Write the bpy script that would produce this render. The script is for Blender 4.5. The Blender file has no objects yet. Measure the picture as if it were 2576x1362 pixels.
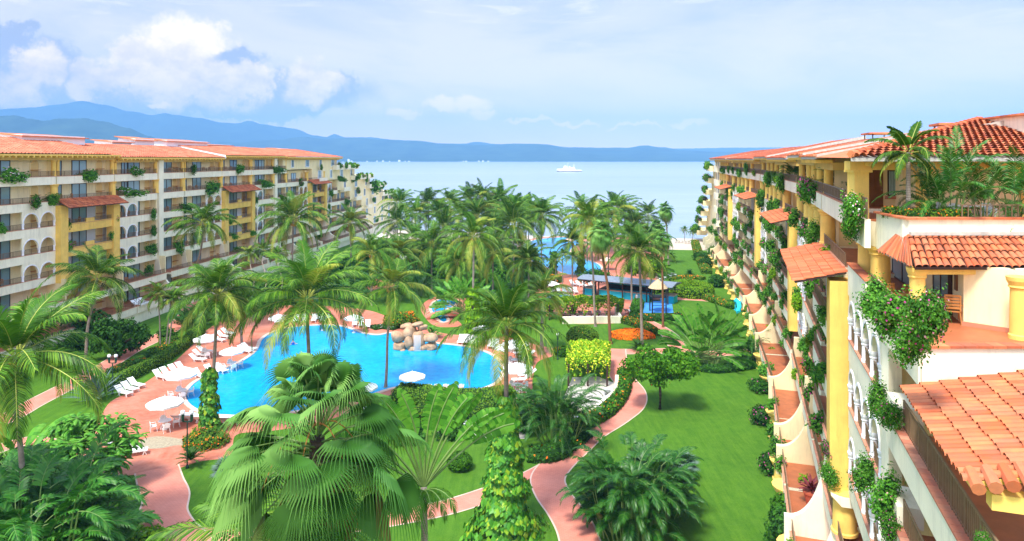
import bpy, math, random
from math import sin, cos, pi, radians, sqrt, atan2
from mathutils import Vector, Matrix, Quaternion
from mathutils.geometry import tessellate_polygon
R = random.Random
sc = bpy.context.scene
col = sc.collection
H, F, CX, CY = 22.5, 1717.0, 1288.0, 400.8      # eye height and the photograph's own perspective, used to survey ground points

def at(x, y, z=0.0):
    D = F * (H - z) / (y - CY)
    return Vector(((x - CX) / F * D, D, z))

def atd(x, y, D):
    return Vector(((x - CX) / F * D, D, H - (y - CY) * D / F))

# ------------------------------------------------------------------ tagging
def tag(o, label=None, cat=None, group=None, kind=None):
    if label: o['label'] = label
    if cat: o['category'] = cat
    if group: o['group'] = group
    if kind: o['kind'] = kind
    return o

def empty(name, loc, label, cat, group=None, rz=0.0):
    o = bpy.data.objects.new(name, None)
    o.empty_display_size = 0.3
    o.location = loc
    o.rotation_euler = (0, 0, rz)
    col.objects.link(o)
    return tag(o, label, cat, group)

def put(name, me, parent=None, loc=(0, 0, 0), rot=(0, 0, 0), scale=(1, 1, 1)):
    o = bpy.data.objects.new(name, me)
    o.location = loc
    o.rotation_euler = rot
    o.scale = scale
    o.parent = parent
    col.objects.link(o)
    return o

ORD = ['first', 'second', 'third', 'fourth', 'fifth', 'sixth', 'seventh', 'eighth', 'ninth', 'tenth', 'eleventh', 'twelfth',
       'thirteenth', 'fourteenth', 'fifteenth', 'sixteenth', 'seventeenth', 'eighteenth', 'nineteenth', 'twentieth']
FLOOR = ['garden terrace level', 'lowest balcony row', 'second balcony row', 'third balcony row', 'fourth balcony row', 'fifth balcony row', 'top floor']

# ------------------------------------------------------------------ mesh builder
class MB:
    def __init__(self, f=None):
        self.v = []; self.f = []; self.m = []; self.xf = f
    def vert(self, p):
        self.v.append(tuple(self.xf(*p)) if self.xf else tuple(p))
        return len(self.v) - 1
    def face(self, pts, mi=0):
        self.f.append([self.vert(p) for p in pts]); self.m.append(mi)
    def box(self, a0, a1, b0, b1, c0, c1, mi=0):
        i = [self.vert(p) for p in ((a0,b0,c0),(a1,b0,c0),(a1,b1,c0),(a0,b1,c0),(a0,b0,c1),(a1,b0,c1),(a1,b1,c1),(a0,b1,c1))]
        for q in ((0,3,2,1),(4,5,6,7),(0,1,5,4),(1,2,6,5),(2,3,7,6),(3,0,4,7)):
            self.f.append([i[k] for k in q]); self.m.append(mi)
    def prism(self, poly, c0, c1, mi=0, mtop=None):
        """poly in (a,b), extruded along c"""
        n = len(poly)
        lo = [self.vert((p[0], p[1], c0)) for p in poly]
        hi = [self.vert((p[0], p[1], c1)) for p in poly]
        for k in range(n):
            self.f.append([lo[k], lo[(k+1) % n], hi[(k+1) % n], hi[k]]); self.m.append(mi)
        self.f.append(hi); self.m.append(mi if mtop is None else mtop)
        self.f.append(lo[::-1]); self.m.append(mi)
    def profile(self, poly, a0, a1, mi=0, mtop=None):
        """poly in (b,c), extruded along a, faces triangulated so concave outlines hold"""
        n = len(poly)
        lo = [self.vert((a0, p[0], p[1])) for p in poly]
        hi = [self.vert((a1, p[0], p[1])) for p in poly]
        for k in range(n):
            self.f.append([lo[k], lo[(k+1) % n], hi[(k+1) % n], hi[k]]); self.m.append(mi if mtop is None else mtop)
        for t in tessellate_polygon([[Vector((p[0], p[1], 0)) for p in poly]]):
            self.f.append([hi[t[0]], hi[t[1]], hi[t[2]]]); self.m.append(mi)
            self.f.append([lo[t[2]], lo[t[1]], lo[t[0]]]); self.m.append(mi)
    def cyl(self, x, y, z0, z1, r0, r1=None, n=10, mi=0, cap=True):
        r1 = r0 if r1 is None else r1
        lo = [self.vert((x + r0*cos(2*pi*k/n), y + r0*sin(2*pi*k/n), z0)) for k in range(n)]
        hi = [self.vert((x + r1*cos(2*pi*k/n), y + r1*sin(2*pi*k/n), z1)) for k in range(n)]
        for k in range(n):
            self.f.append([lo[k], lo[(k+1) % n], hi[(k+1) % n], hi[k]]); self.m.append(mi)
        if cap:
            self.f.append(hi); self.m.append(mi); self.f.append(lo[::-1]); self.m.append(mi)
    def lathe(self, x, y, prof, n=12, mi=0):
        for (r0, z0), (r1, z1) in zip(prof[:-1], prof[1:]):
            self.cyl(x, y, z0, z1, r0, r1, n, mi, cap=False)
        self.f.append([self.vert((x + prof[-1][0]*cos(2*pi*k/n), y + prof[-1][0]*sin(2*pi*k/n), prof[-1][1])) for k in range(n)]); self.m.append(mi)
    def tube(self, pts, rad, n=8, mi=0, cap=True):
        pts = [Vector(p) for p in pts]
        rings = []
        for i, p in enumerate(pts):
            d = (pts[min(i+1, len(pts)-1)] - pts[max(i-1, 0)])
            d = d.normalized() if d.length > 1e-9 else Vector((0, 0, 1))
            a = d.cross(Vector((0, 0, 1)))
            a = a.normalized() if a.length > 1e-3 else Vector((1, 0, 0))
            b = d.cross(a)
            r = rad[i] if isinstance(rad, (list, tuple)) else rad
            rings.append([self.vert(p + a*(r*cos(2*pi*k/n)) + b*(r*sin(2*pi*k/n))) for k in range(n)])
        for A, B in zip(rings[:-1], rings[1:]):
            for k in range(n):
                self.f.append([A[k], A[(k+1) % n], B[(k+1) % n], B[k]]); self.m.append(mi)
        if cap:
            self.f.append(rings[0][::-1]); self.m.append(mi); self.f.append(rings[-1]); self.m.append(mi)
    def mesh(self, name, mats, smooth=False, fix=False):
        me = bpy.data.meshes.new(name)
        me.from_pydata(self.v, [], self.f)
        for m in (mats if isinstance(mats, (list, tuple)) else [mats]):
            me.materials.append(m)
        if len(me.materials) > 1:
            me.polygons.foreach_set('material_index', self.m)
        if fix:
            import bmesh
            bm = bmesh.new(); bm.from_mesh(me)
            bmesh.ops.recalc_face_normals(bm, faces=bm.faces)
            bm.to_mesh(me); bm.free()
        if smooth:
            me.polygons.foreach_set('use_smooth', [True]*len(me.polygons))
        me.update()
        return me
    def build(self, name, mats, parent=None, smooth=False, fix=False, loc=(0, 0, 0)):
        return put(name, self.mesh(name, mats, smooth, fix), parent, loc)

# ------------------------------------------------------------------ materials
def nodes(name):
    m = bpy.data.materials.new(name); m.use_nodes = True
    nt = m.node_tree; nt.nodes.clear()
    out = nt.nodes.new('ShaderNodeOutputMaterial')
    return m, nt, out

def N(nt, t, **kw):
    n = nt.nodes.new(t)
    for k, v in kw.items():
        if k.startswith('_'):
            setattr(n, k[1:], v)
        else:
            key = int(k[1:]) if k[0] == 'i' and k[1:].isdigit() else k.replace('__', ' ')
            n.inputs[key].default_value = v
    return n

def L(nt, a, b): nt.links.new(a, b)
def rgb(c, a=1.0): return (c[0], c[1], c[2], a)

def ramp(nt, fac, stops):
    r = nt.nodes.new('ShaderNodeValToRGB')
    e = r.color_ramp.elements
    while len(e) < len(stops): e.new(0.5)
    for k, (p, c) in enumerate(stops):
        e[k].position = p; e[k].color = rgb(c)
    if fac is not None: L(nt, fac, r.inputs[0])
    return r.outputs[0]

def noise(nt, scale, detail=4, rough=0.55, vec=None, dist=0.0):
    n = N(nt, 'ShaderNodeTexNoise', Scale=scale, Detail=detail, Roughness=rough, Distortion=dist)
    if vec is None:
        tc = nt.nodes.new('ShaderNodeTexCoord'); vec = tc.outputs['Object']
    L(nt, vec, n.inputs['Vector'])
    return n.outputs['Fac']

def mixc(nt, fac, a, b, mode='MIX'):
    m = nt.nodes.new('ShaderNodeMix'); m.data_type = 'RGBA'; m.blend_type = mode
    for s, v in ((m.inputs[0], fac), (m.inputs[6], a), (m.inputs[7], b)):
        if hasattr(v, 'links'): L(nt, v, s)
        else: s.default_value = v if isinstance(v, (int, float)) else rgb(v)
    return m.outputs[2]

def bump(nt, h, strength=0.3, dist=0.02):
    b = N(nt, 'ShaderNodeBump', Strength=strength, Distance=dist)
    L(nt, h, b.inputs['Height'])
    return b.outputs['Normal']

def plain(name, c, rough=0.7, var=0.18, scale=3.0, bmp=0.15, spec=0.3, metal=0.0, dark=None, streak=0.0):
    """painted or natural surface with weathering noise"""
    m, nt, out = nodes(name)
    p = N(nt, 'ShaderNodeBsdfPrincipled', Roughness=rough, Metallic=metal)
    p.inputs['Specular IOR Level'].default_value = spec
    n1 = noise(nt, scale, 5, 0.6)
    lo = tuple(x*(1-var) for x in c); hi = tuple(min(1, x*(1+var*0.6)) for x in c)
    cc = ramp(nt, n1, [(0.3, lo), (0.72, hi)])
    if dark:
        n2 = noise(nt, scale*0.35, 6, 0.7)
        f = ramp(nt, n2, [(0.55, (0, 0, 0)), (0.75, (1, 1, 1))])
        cc = mixc(nt, f, cc, dark)
    if streak:
        tc = nt.nodes.new('ShaderNodeTexCoord')
        mp = N(nt, 'ShaderNodeMapping'); mp.inputs['Scale'].default_value = (2.6, 2.6, 0.35)
        L(nt, tc.outputs['Object'], mp.inputs['Vector'])
        f = ramp(nt, noise(nt, 1.0, 7, 0.75, mp.outputs[0]), [(0.50, (0, 0, 0)), (0.72, (streak, streak, streak))])
        cc = mixc(nt, f, cc, tuple(x*0.5 for x in c))
    L(nt, cc, p.inputs['Base Color'])
    if bmp:
        L(nt, bump(nt, noise(nt, scale*12, 3), bmp, 0.02), p.inputs['Normal'])
    L(nt, p.outputs[0], out.inputs[0])
    return m

def leaf(name, cols, rough=0.45, trans=0.3, spec=0.25, objvar=0.25):
    spec *= 0.55; rough = min(0.9, rough+0.1); trans *= 0.8
    """leaf surface: colour varies from leaf to leaf and a little from plant to plant, light passes through"""
    m, nt, out = nodes(name)
    g = nt.nodes.new('ShaderNodeNewGeometry')
    k = len(cols)
    c = ramp(nt, g.outputs['Random Per Island'], [(i/(k-1), cols[i]) for i in range(k)])
    oi = nt.nodes.new('ShaderNodeObjectInfo')
    mr = N(nt, 'ShaderNodeMapRange'); mr.inputs[3].default_value = 1-objvar; mr.inputs[4].default_value = 1+objvar
    L(nt, oi.outputs['Random'], mr.inputs[0])
    hs = N(nt, 'ShaderNodeHueSaturation')
    L(nt, c, hs.inputs['Color']); L(nt, mr.outputs[0], hs.inputs['Value'])
    c = hs.outputs[0]
    p = N(nt, 'ShaderNodeBsdfPrincipled', Roughness=rough)
    p.inputs['Specular IOR Level'].default_value = spec
    L(nt, c, p.inputs['Base Color'])
    t = nt.nodes.new('ShaderNodeBsdfTranslucent')
    c2 = mixc(nt, 1.0, c, (1.0, 1.0, 0.55), 'MULTIPLY')
    L(nt, c2, t.inputs['Color'])
    mx = N(nt, 'ShaderNodeMixShader'); mx.inputs[0].default_value = trans
    L(nt, p.outputs[0], mx.inputs[1]); L(nt, t.outputs[0], mx.inputs[2])
    L(nt, mx.outputs[0], out.inputs[0])
    return m

def island(name, cols, rough=0.7, spec=0.25, nscale=6.0, dirt=None, bmp=0.2):
    """each separate piece (tile, brick) gets its own shade"""
    m, nt, out = nodes(name)
    g = nt.nodes.new('ShaderNodeNewGeometry')
    k = len(cols)
    c = ramp(nt, g.outputs['Random Per Island'], [(i/(k-1), cols[i]) for i in range(k)])
    n1 = noise(nt, nscale, 5, 0.65)
    c = mixc(nt, ramp(nt, n1, [(0.35, (0, 0, 0)), (0.8, (1, 1, 1))]), c, dirt or tuple(x*0.55 for x in cols[0]))
    p = N(nt, 'ShaderNodeBsdfPrincipled', Roughness=rough)
    p.inputs['Specular IOR Level'].default_value = spec
    L(nt, c, p.inputs['Base Color'])
    L(nt, bump(nt, noise(nt, nscale*5, 3), bmp, 0.02), p.inputs['Normal'])
    L(nt, p.outputs[0], out.inputs[0])
    return m

M = {}
M['cream'] = plain('cream_render', (0.92, 0.79, 0.46), 0.85, 0.10, 0.5, 0.1, streak=0.45)
M['palecream'] = plain('pale_cream_render', (0.93, 0.87, 0.66), 0.85, 0.10, 0.6, 0.1, streak=0.45)
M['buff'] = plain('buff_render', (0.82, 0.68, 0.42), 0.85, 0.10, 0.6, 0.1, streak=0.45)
M['yellow'] = plain('ochre_yellow_render', (0.90, 0.60, 0.14), 0.85, 0.16, 0.8, 0.15, streak=0.45)
M['ochre'] = plain('ochre_render', (0.72, 0.50, 0.15), 0.85, 0.16, 0.7, 0.15)
M['niche'] = plain('niche_ochre', (0.78, 0.58, 0.24), 0.85, 0.12, 0.8, 0.1)
M['white'] = plain('white_trim', (0.86, 0.85, 0.88), 0.6, 0.05, 1.0, 0.05)
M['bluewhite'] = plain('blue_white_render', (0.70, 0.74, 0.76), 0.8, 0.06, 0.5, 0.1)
M['mortar'] = plain('grey_mortar', (0.50, 0.48, 0.42), 0.95, 0.25, 5.0, 0.4)
M['terracotta'] = plain('terracotta_floor', (0.42, 0.13, 0.05), 0.5, 0.25, 1.4, 0.1)
M['darkwood'] = plain('dark_frame', (0.05, 0.025, 0.02), 0.5, 0.2, 2.0, 0.1)
M['wood'] = plain('teak_wood', (0.48, 0.20, 0.05), 0.5, 0.25, 4.0, 0.1)
M['door'] = plain('brown_door_wood', (0.20, 0.08, 0.025), 0.5, 0.25, 3.0, 0.15)
M['iron'] = plain('bronze_railing', (0.20, 0.13, 0.07), 0.45, 0.2, 4.0, 0.05, 0.4)
M['plastic'] = plain('white_resin', (0.85, 0.85, 0.82), 0.45, 0.04, 3.0, 0.0)
M['canvas'] = plain('white_canvas', (0.88, 0.88, 0.86), 0.9, 0.05, 2.0, 0.05)
M['pinkcanvas'] = plain('faded_pink_canvas', (0.75, 0.50, 0.40), 0.9, 0.08, 2.0, 0.05)
M['lampgreen'] = plain('lamp_green_paint', (0.01, 0.05, 0.03), 0.4, 0.1, 4.0, 0.0, 0.4)
M['blue'] = plain('blue_fabric', (0.02, 0.12, 0.5), 0.8, 0.1, 3.0, 0.0)
M['turq'] = plain('turquoise_render', (0.02, 0.50, 0.66), 0.7, 0.12, 1.0, 0.1)
M['slate'] = plain('grey_slate_roof', (0.20, 0.24, 0.30), 0.7, 0.35, 2.5, 0.3)
M['rock'] = plain('tan_boulder', (0.50, 0.32, 0.19), 0.85, 0.45, 1.6, 0.6, 0.2, dark=(0.30, 0.27, 0.21))
M['soil'] = plain('dark_soil', (0.09, 0.05, 0.03), 0.95, 0.4, 2.0, 0.5)
M['pot'] = plain('terracotta_pot', (0.55, 0.12, 0.06), 0.6, 0.15, 3.0, 0.1)
M['skin'] = plain('skin', (0.55, 0.30, 0.19), 0.6, 0.05, 6.0, 0.0)
M['hair'] = plain('dark_hair', (0.03, 0.02, 0.015), 0.6, 0.1, 6.0, 0.0)
M['red'] = plain('red_cloth', (0.7, 0.05, 0.03), 0.8, 0.1, 6.0, 0.0)
M['shipwhite'] = plain('ship_white', (0.85, 0.84, 0.80), 0.6, 0.05, 0.2, 0.0)
M['black'] = plain('black_paint', (0.02, 0.02, 0.025), 0.5, 0.1, 2.0, 0.0)
M['farhouse'] = plain('far_white_walls', (0.8, 0.8, 0.78), 0.8, 0.1, 0.01, 0.0)
M['bark'] = None

def bark(name, a, b, ring=5.0):
    m, nt, out = nodes(name)
    p = N(nt, 'ShaderNodeBsdfPrincipled', Roughness=0.9)
    p.inputs['Specular IOR Level'].default_value = 0.15
    tc = nt.nodes.new('ShaderNodeTexCoord')
    w = N(nt, 'ShaderNodeTexWave', Scale=ring, Distortion=1.5, Detail=2.0); w.bands_direction = 'Z'
    L(nt, tc.outputs['Object'], w.inputs['Vector'])
    n1 = noise(nt, 2.5, 5, 0.6)
    c = ramp(nt, n1, [(0.3, a), (0.7, b)])
    c = mixc(nt, 0.35, c, mixc(nt, w.outputs['Fac'], tuple(x*0.5 for x in a), b))
    L(nt, c, p.inputs['Base Color'])
    L(nt, bump(nt, w.outputs['Fac'], 0.5, 0.04), p.inputs['Normal'])
    L(nt, p.outputs[0], out.inputs[0])
    return m
M['trunk'] = bark('palm_bark', (0.20, 0.15, 0.11), (0.42, 0.36, 0.30))
M['redtrunk'] = bark('brown_palm_bark', (0.17, 0.07, 0.03), (0.32, 0.16, 0.08))
M['branch'] = bark('dark_bark', (0.05, 0.035, 0.025), (0.14, 0.10, 0.07), 1.0)
M['stem'] = plain('green_stem', (0.15, 0.24, 0.06), 0.5, 0.2, 3.0, 0.05)
M['stemred'] = plain('orange_stem', (0.50, 0.22, 0.05), 0.6, 0.2, 3.0, 0.05)
M['rib'] = plain('yellow_midrib', (0.42, 0.46, 0.08), 0.5, 0.25, 2.0, 0.0)

M['coco'] = leaf('coconut_leaf', [(0.020, 0.061, 0.004), (0.035, 0.098, 0.007), (0.060, 0.167, 0.011), (0.099, 0.236, 0.017), (0.169, 0.295, 0.019)], 0.38, 0.28, 0.35)
M['cocoyel'] = leaf('coconut_leaf_ageing', [(0.126, 0.229, 0.031), (0.261, 0.345, 0.040), (0.355, 0.313, 0.051)], 0.45, 0.3)
M['cocolime'] = leaf('coconut_leaf_young', [(0.037, 0.128, 0.008), (0.073, 0.190, 0.013)], 0.38, 0.35)
M['fan'] = leaf('fan_palm_leaf', [(0.037, 0.132, 0.019), (0.057, 0.186, 0.026), (0.090, 0.248, 0.038)], 0.45, 0.28, 0.3, 0.1)
M['fanlit'] = leaf('fan_palm_leaf_lit', [(0.117, 0.287, 0.050), (0.172, 0.365, 0.071), (0.250, 0.452, 0.101)], 0.45, 0.28, 0.3, 0.1)  # lighter copy of the fan leaf green, painting the lit half of each pleat
M['fandead'] = leaf('fan_palm_leaf_dry', [(0.10, 0.20, 0.04), (0.22, 0.20, 0.05), (0.28, 0.17, 0.07)], 0.7, 0.2)
M['areca'] = leaf('areca_leaf', [(0.014, 0.083, 0.007), (0.027, 0.133, 0.010), (0.068, 0.201, 0.023)], 0.3, 0.2, 0.5)
M['banana'] = leaf('broad_blade_leaf', [(0.042, 0.196, 0.015), (0.102, 0.339, 0.026), (0.172, 0.419, 0.041)], 0.35, 0.3, 0.4)
M['bush'] = leaf('bush_leaf', [(0.023, 0.092, 0.004), (0.046, 0.159, 0.006), (0.083, 0.234, 0.010)], 0.5, 0.25)
M['lime'] = leaf('lime_leaf', [(0.090, 0.255, 0.007), (0.165, 0.345, 0.011), (0.285, 0.450, 0.015)], 0.5, 0.35)
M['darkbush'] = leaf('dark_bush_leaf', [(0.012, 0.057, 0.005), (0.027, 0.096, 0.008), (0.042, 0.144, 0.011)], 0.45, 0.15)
M['hedge'] = leaf('clipped_hedge_leaf', [(0.048, 0.137, 0.009), (0.098, 0.215, 0.015), (0.156, 0.263, 0.019)], 0.6, 0.2)
M['treeleaf'] = leaf('tree_leaf', [(0.033, 0.140, 0.005), (0.065, 0.225, 0.006), (0.130, 0.300, 0.011)], 0.5, 0.3)
M['vine'] = leaf('vine_leaf', [(0.023, 0.127, 0.012), (0.046, 0.204, 0.017), (0.077, 0.272, 0.023), (0.122, 0.323, 0.023), (0.306, 0.425, 0.023)], 0.32, 0.25, 0.45)
M['silver'] = leaf('silvery_fan', [(0.09, 0.16, 0.12), (0.15, 0.23, 0.17)], 0.5, 0.15)
M['agave'] = leaf('grey_blue_leaf', [(0.098, 0.168, 0.154), (0.168, 0.252, 0.238)], 0.5, 0.15)
M['planter'] = leaf('planter_leaf', [(0.035, 0.14, 0.015), (0.07, 0.24, 0.02), (0.14, 0.36, 0.03)], 0.5, 0.25)
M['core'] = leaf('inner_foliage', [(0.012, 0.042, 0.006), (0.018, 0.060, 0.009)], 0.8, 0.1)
M['pink'] = leaf('pink_flower', [(0.60, 0.04, 0.30), (0.75, 0.12, 0.45)], 0.6, 0.3)
M['rose'] = leaf('rose_flower', [(0.75, 0.25, 0.35), (0.85, 0.50, 0.50)], 0.6, 0.3)
M['whiteflower'] = leaf('white_flower', [(0.8, 0.75, 0.72), (0.85, 0.82, 0.80)], 0.6, 0.3)
M['orange'] = leaf('orange_flower', [(0.85, 0.16, 0.01), (0.98, 0.30, 0.02)], 0.6, 0.3)
M['yflower'] = leaf('yellow_flower', [(0.80, 0.72, 0.02), (0.9, 0.85, 0.10)], 0.6, 0.3)
M['redleaf'] = leaf('dark_red_leaf', [(0.16, 0.03, 0.04), (0.26, 0.06, 0.06)], 0.5, 0.2)
M['coconut'] = plain('coconut_husk', (0.55, 0.28, 0.05), 0.6, 0.3, 5.0, 0.0)

M['tile'] = island('clay_tile', [(0.50, 0.10, 0.035), (0.62, 0.15, 0.05), (0.72, 0.22, 0.08), (0.60, 0.20, 0.09)], 0.75, 0.2, 2.2, (0.30, 0.12, 0.07))
M['tilepink'] = island('pale_clay_tile', [(0.46, 0.10, 0.035), (0.60, 0.155, 0.06), (0.68, 0.22, 0.10)], 0.75, 0.2, 1.2, (0.40, 0.12, 0.06))
M['tilefar'] = island('sunbleached_clay_tile', [(0.44, 0.10, 0.05), (0.58, 0.17, 0.09), (0.64, 0.23, 0.13), (0.54, 0.15, 0.08)], 0.8, 0.15, 0.22, (0.34, 0.09, 0.05))
M['tileold'] = island('weathered_clay_tile', [(0.34, 0.07, 0.035), (0.64, 0.17, 0.06), (0.74, 0.25, 0.10), (0.66, 0.20, 0.08), (0.50, 0.13, 0.06)], 0.8, 0.15, 1.6, (0.24, 0.09, 0.06))
M['tilesun'] = island('bleached_awning_tile', [(0.74, 0.26, 0.14), (0.84, 0.34, 0.20), (0.88, 0.42, 0.27)], 0.8, 0.15, 0.6, (0.66, 0.24, 0.13))
M['brick'] = island('brick_ledge', [(0.48, 0.14, 0.08), (0.60, 0.22, 0.12), (0.66, 0.30, 0.18)], 0.8, 0.2, 3.0, (0.40, 0.20, 0.13))

def glass_mat():
    m, nt, out = nodes('window_glass')
    p = N(nt, 'ShaderNodeBsdfPrincipled', Roughness=0.06)
    p.inputs['Specular IOR Level'].default_value = 0.8
    tc = nt.nodes.new('ShaderNodeTexCoord')
    w = N(nt, 'ShaderNodeTexWave', Scale=2.2, Distortion=2.0, Detail=1.0); w.bands_direction = 'X'
    L(nt, tc.outputs['Object'], w.inputs['Vector'])
    oi = nt.nodes.new('ShaderNodeObjectInfo')
    a = ramp(nt, w.outputs['Fac'], [(0.2, (0.14, 0.28, 0.32)), (0.8, (0.34, 0.50, 0.53))])
    b = ramp(nt, oi.outputs['Random'], [(0.25, (0.08, 0.16, 0.18)), (0.75, (0.34, 0.50, 0.54))])
    L(nt, mixc(nt, 0.5, a, b), p.inputs['Base Color'])
    L(nt, p.outputs[0], out.inputs[0])
    return m
M['glass'] = glass_mat()
M['curtain'] = plain('grey_curtain', (0.34, 0.40, 0.44), 0.8, 0.3, 3.0, 0.1)

def ground_mats():
    # lawn
    m, nt, out = nodes('lawn_grass')
    p = N(nt, 'ShaderNodeBsdfPrincipled', Roughness=0.85); p.inputs['Specular IOR Level'].default_value = 0.15
    n1 = noise(nt, 0.16, 4, 0.6); n2 = noise(nt, 9.0, 4, 0.7); n3 = noise(nt, 1.3, 3, 0.6)
    c = ramp(nt, n1, [(0.3, (0.038, 0.125, 0.006)), (0.7, (0.068, 0.21, 0.012))])
    c = mixc(nt, 0.5, c, ramp(nt, n2, [(0.3, (0.02, 0.085, 0.004)), (0.7, (0.10, 0.26, 0.018))]))
    c = mixc(nt, 0.25, c, ramp(nt, n3, [(0.35, (0.028, 0.10, 0.006)), (0.7, (0.12, 0.24, 0.02))]))
    tc = nt.nodes.new('ShaderNodeTexCoord')
    mp = N(nt, 'ShaderNodeMapping'); mp.inputs['Scale'].default_value = (2.4, 0.25, 1); mp.inputs['Rotation'].default_value = (0, 0, 0.25)
    L(nt, tc.outputs['Object'], mp.inputs['Vector'])
    c = mixc(nt, 0.22, c, ramp(nt, noise(nt, 1.0, 5, 0.7, mp.outputs[0]), [(0.35, (0.02, 0.07, 0.003)), (0.65, (0.16, 0.28, 0.02))]))
    L(nt, c, p.inputs['Base Color']); L(nt, bump(nt, noise(nt, 30, 3), 0.7, 0.06), p.inputs['Normal'])
    L(nt, p.outputs[0], out.inputs[0]); M['grass'] = m
    # brick path
    m, nt, out = nodes('pink_brick_path')
    p = N(nt, 'ShaderNodeBsdfPrincipled', Roughness=0.8); p.inputs['Specular IOR Level'].default_value = 0.2
    tc = nt.nodes.new('ShaderNodeTexCoord')
    br = N(nt, 'ShaderNodeTexBrick', Scale=1.0, Color1=rgb((0.72, 0.26, 0.18)), Color2=rgb((0.60, 0.20, 0.14)), Mortar=rgb((0.38, 0.13, 0.09)))
    br.inputs['Mortar Size'].default_value = 0.012; br.inputs['Brick Width'].default_value = 0.26; br.inputs['Row Height'].default_value = 0.13
    L(nt, tc.outputs['Object'], br.inputs['Vector'])
    n1 = noise(nt, 0.5, 5, 0.65)
    c = mixc(nt, 0.55, br.outputs['Color'], ramp(nt, n1, [(0.3, (0.56, 0.18, 0.12)), (0.7, (0.76, 0.31, 0.23))]))
    L(nt, c, p.inputs['Base Color']); L(nt, p.outputs[0], out.inputs[0]); M['path'] = m
    # stamped deck
    m, nt, out = nodes('stamped_deck')
    p = N(nt, 'ShaderNodeBsdfPrincipled', Roughness=0.6); p.inputs['Specular IOR Level'].default_value = 0.3
    n1 = noise(nt, 0.35, 6, 0.65, dist=1.0); n2 = noise(nt, 2.5, 5, 0.7)
    c = ramp(nt, n1, [(0.28, (0.32, 0.07, 0.03)), (0.5, (0.50, 0.15, 0.085)), (0.75, (0.64, 0.26, 0.18))])
    c = mixc(nt, 0.3, c, ramp(nt, n2, [(0.3, (0.45, 0.12, 0.06)), (0.7, (0.72, 0.32, 0.23))]))
    L(nt, c, p.inputs['Base Color']); L(nt, bump(nt, n2, 0.3, 0.03), p.inputs['Normal'])
    L(nt, p.outputs[0], out.inputs[0]); M['deck'] = m
    # pool water
    m, nt, out = nodes('pool_water')
    p = N(nt, 'ShaderNodeBsdfPrincipled', Roughness=0.15); p.inputs['Specular IOR Level'].default_value = 0.12
    n1 = noise(nt, 0.12, 3, 0.5); n2 = noise(nt, 1.6, 4, 0.6, dist=0.8)
    c = ramp(nt, n1, [(0.35, (0.0, 0.26, 0.60)), (0.68, (0.0, 0.37, 0.68))])
    c = mixc(nt, 0.35, c, ramp(nt, n2, [(0.35, (0.0, 0.18, 0.52)), (0.72, (0.01, 0.50, 0.78))]))
    L(nt, c, p.inputs['Base Color']); L(nt, bump(nt, noise(nt, 3.0, 3, 0.6, dist=0.6), 0.35, 0.05), p.inputs['Normal'])
    L(nt, p.outputs[0], out.inputs[0]); M['pool'] = m
    # sea
    m, nt, out = nodes('sea_water')
    p = N(nt, 'ShaderNodeBsdfPrincipled', Roughness=0.28, IOR=1.33); p.inputs['Specular IOR Level'].default_value = 0.5
    tc = nt.nodes.new('ShaderNodeTexCoord')
    mp = N(nt, 'ShaderNodeMapping'); mp.inputs['Scale'].default_value = (0.02, 0.11, 1)
    L(nt, tc.outputs['Object'], mp.inputs['Vector'])
    n1 = noise(nt, 1.0, 8, 0.7, mp.outputs[0], 0.5)
    mp2 = N(nt, 'ShaderNodeMapping'); mp2.inputs['Scale'].default_value = (0.0012, 0.006, 1)
    L(nt, tc.outputs['Object'], mp2.inputs['Vector'])
    n2 = noise(nt, 1.0, 6, 0.6, mp2.outputs[0], 1.0)
    c = mixc(nt, 0.5, ramp(nt, n1, [(0.35, (0.15, 0.23, 0.31)), (0.7, (0.31, 0.38, 0.45))]), ramp(nt, n2, [(0.35, (0.20, 0.28, 0.36)), (0.65, (0.34, 0.40, 0.46))]))
    L(nt, c, p.inputs['Base Color']); L(nt, bump(nt, n1, 0.35, 1.2), p.inputs['Normal'])
    L(nt, p.outputs[0], out.inputs[0]); M['sea'] = m
ground_mats()
M['sand'] = plain('beach_sand', (0.55, 0.47, 0.38), 0.95, 0.15, 0.2, 0.3)
M['coping'] = plain('pale_pool_coping', (0.66, 0.48, 0.38), 0.7, 0.15, 1.2, 0.1)
M['greystone'] = plain('pebble_inlay', (0.38, 0.32, 0.22), 0.9, 0.3, 6.0, 0.5)
M['floorgrey'] = plain('grey_paving', (0.50, 0.46, 0.40), 0.85, 0.2, 1.0, 0.2)
def hillmat(name, a, b, s):
    m, nt, out = nodes(name)
    p = N(nt, 'ShaderNodeBsdfDiffuse')
    L(nt, ramp(nt, noise(nt, s, 7, 0.7), [(0.35, a), (0.7, b)]), p.inputs['Color'])
    L(nt, p.outputs[0], out.inputs[0]); return m
M['hill'] = hillmat('forested_hill', (0.015, 0.035, 0.028), (0.05, 0.09, 0.055), 0.006)

# ------------------------------------------------------------------ camera
cam = bpy.data.cameras.new('camera'); camo = bpy.data.objects.new('camera', cam); col.objects.link(camo)
camo.location = (0, 0, H); camo.rotation_euler = (radians(90), 0, 0)
cam.sensor_width = 36; cam.sensor_fit = 'HORIZONTAL'; cam.lens = F/2576*36
cam.shift_y = -(681 - CY)/2576; cam.clip_start = 0.5; cam.clip_end = 60000
sc.camera = camo

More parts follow.
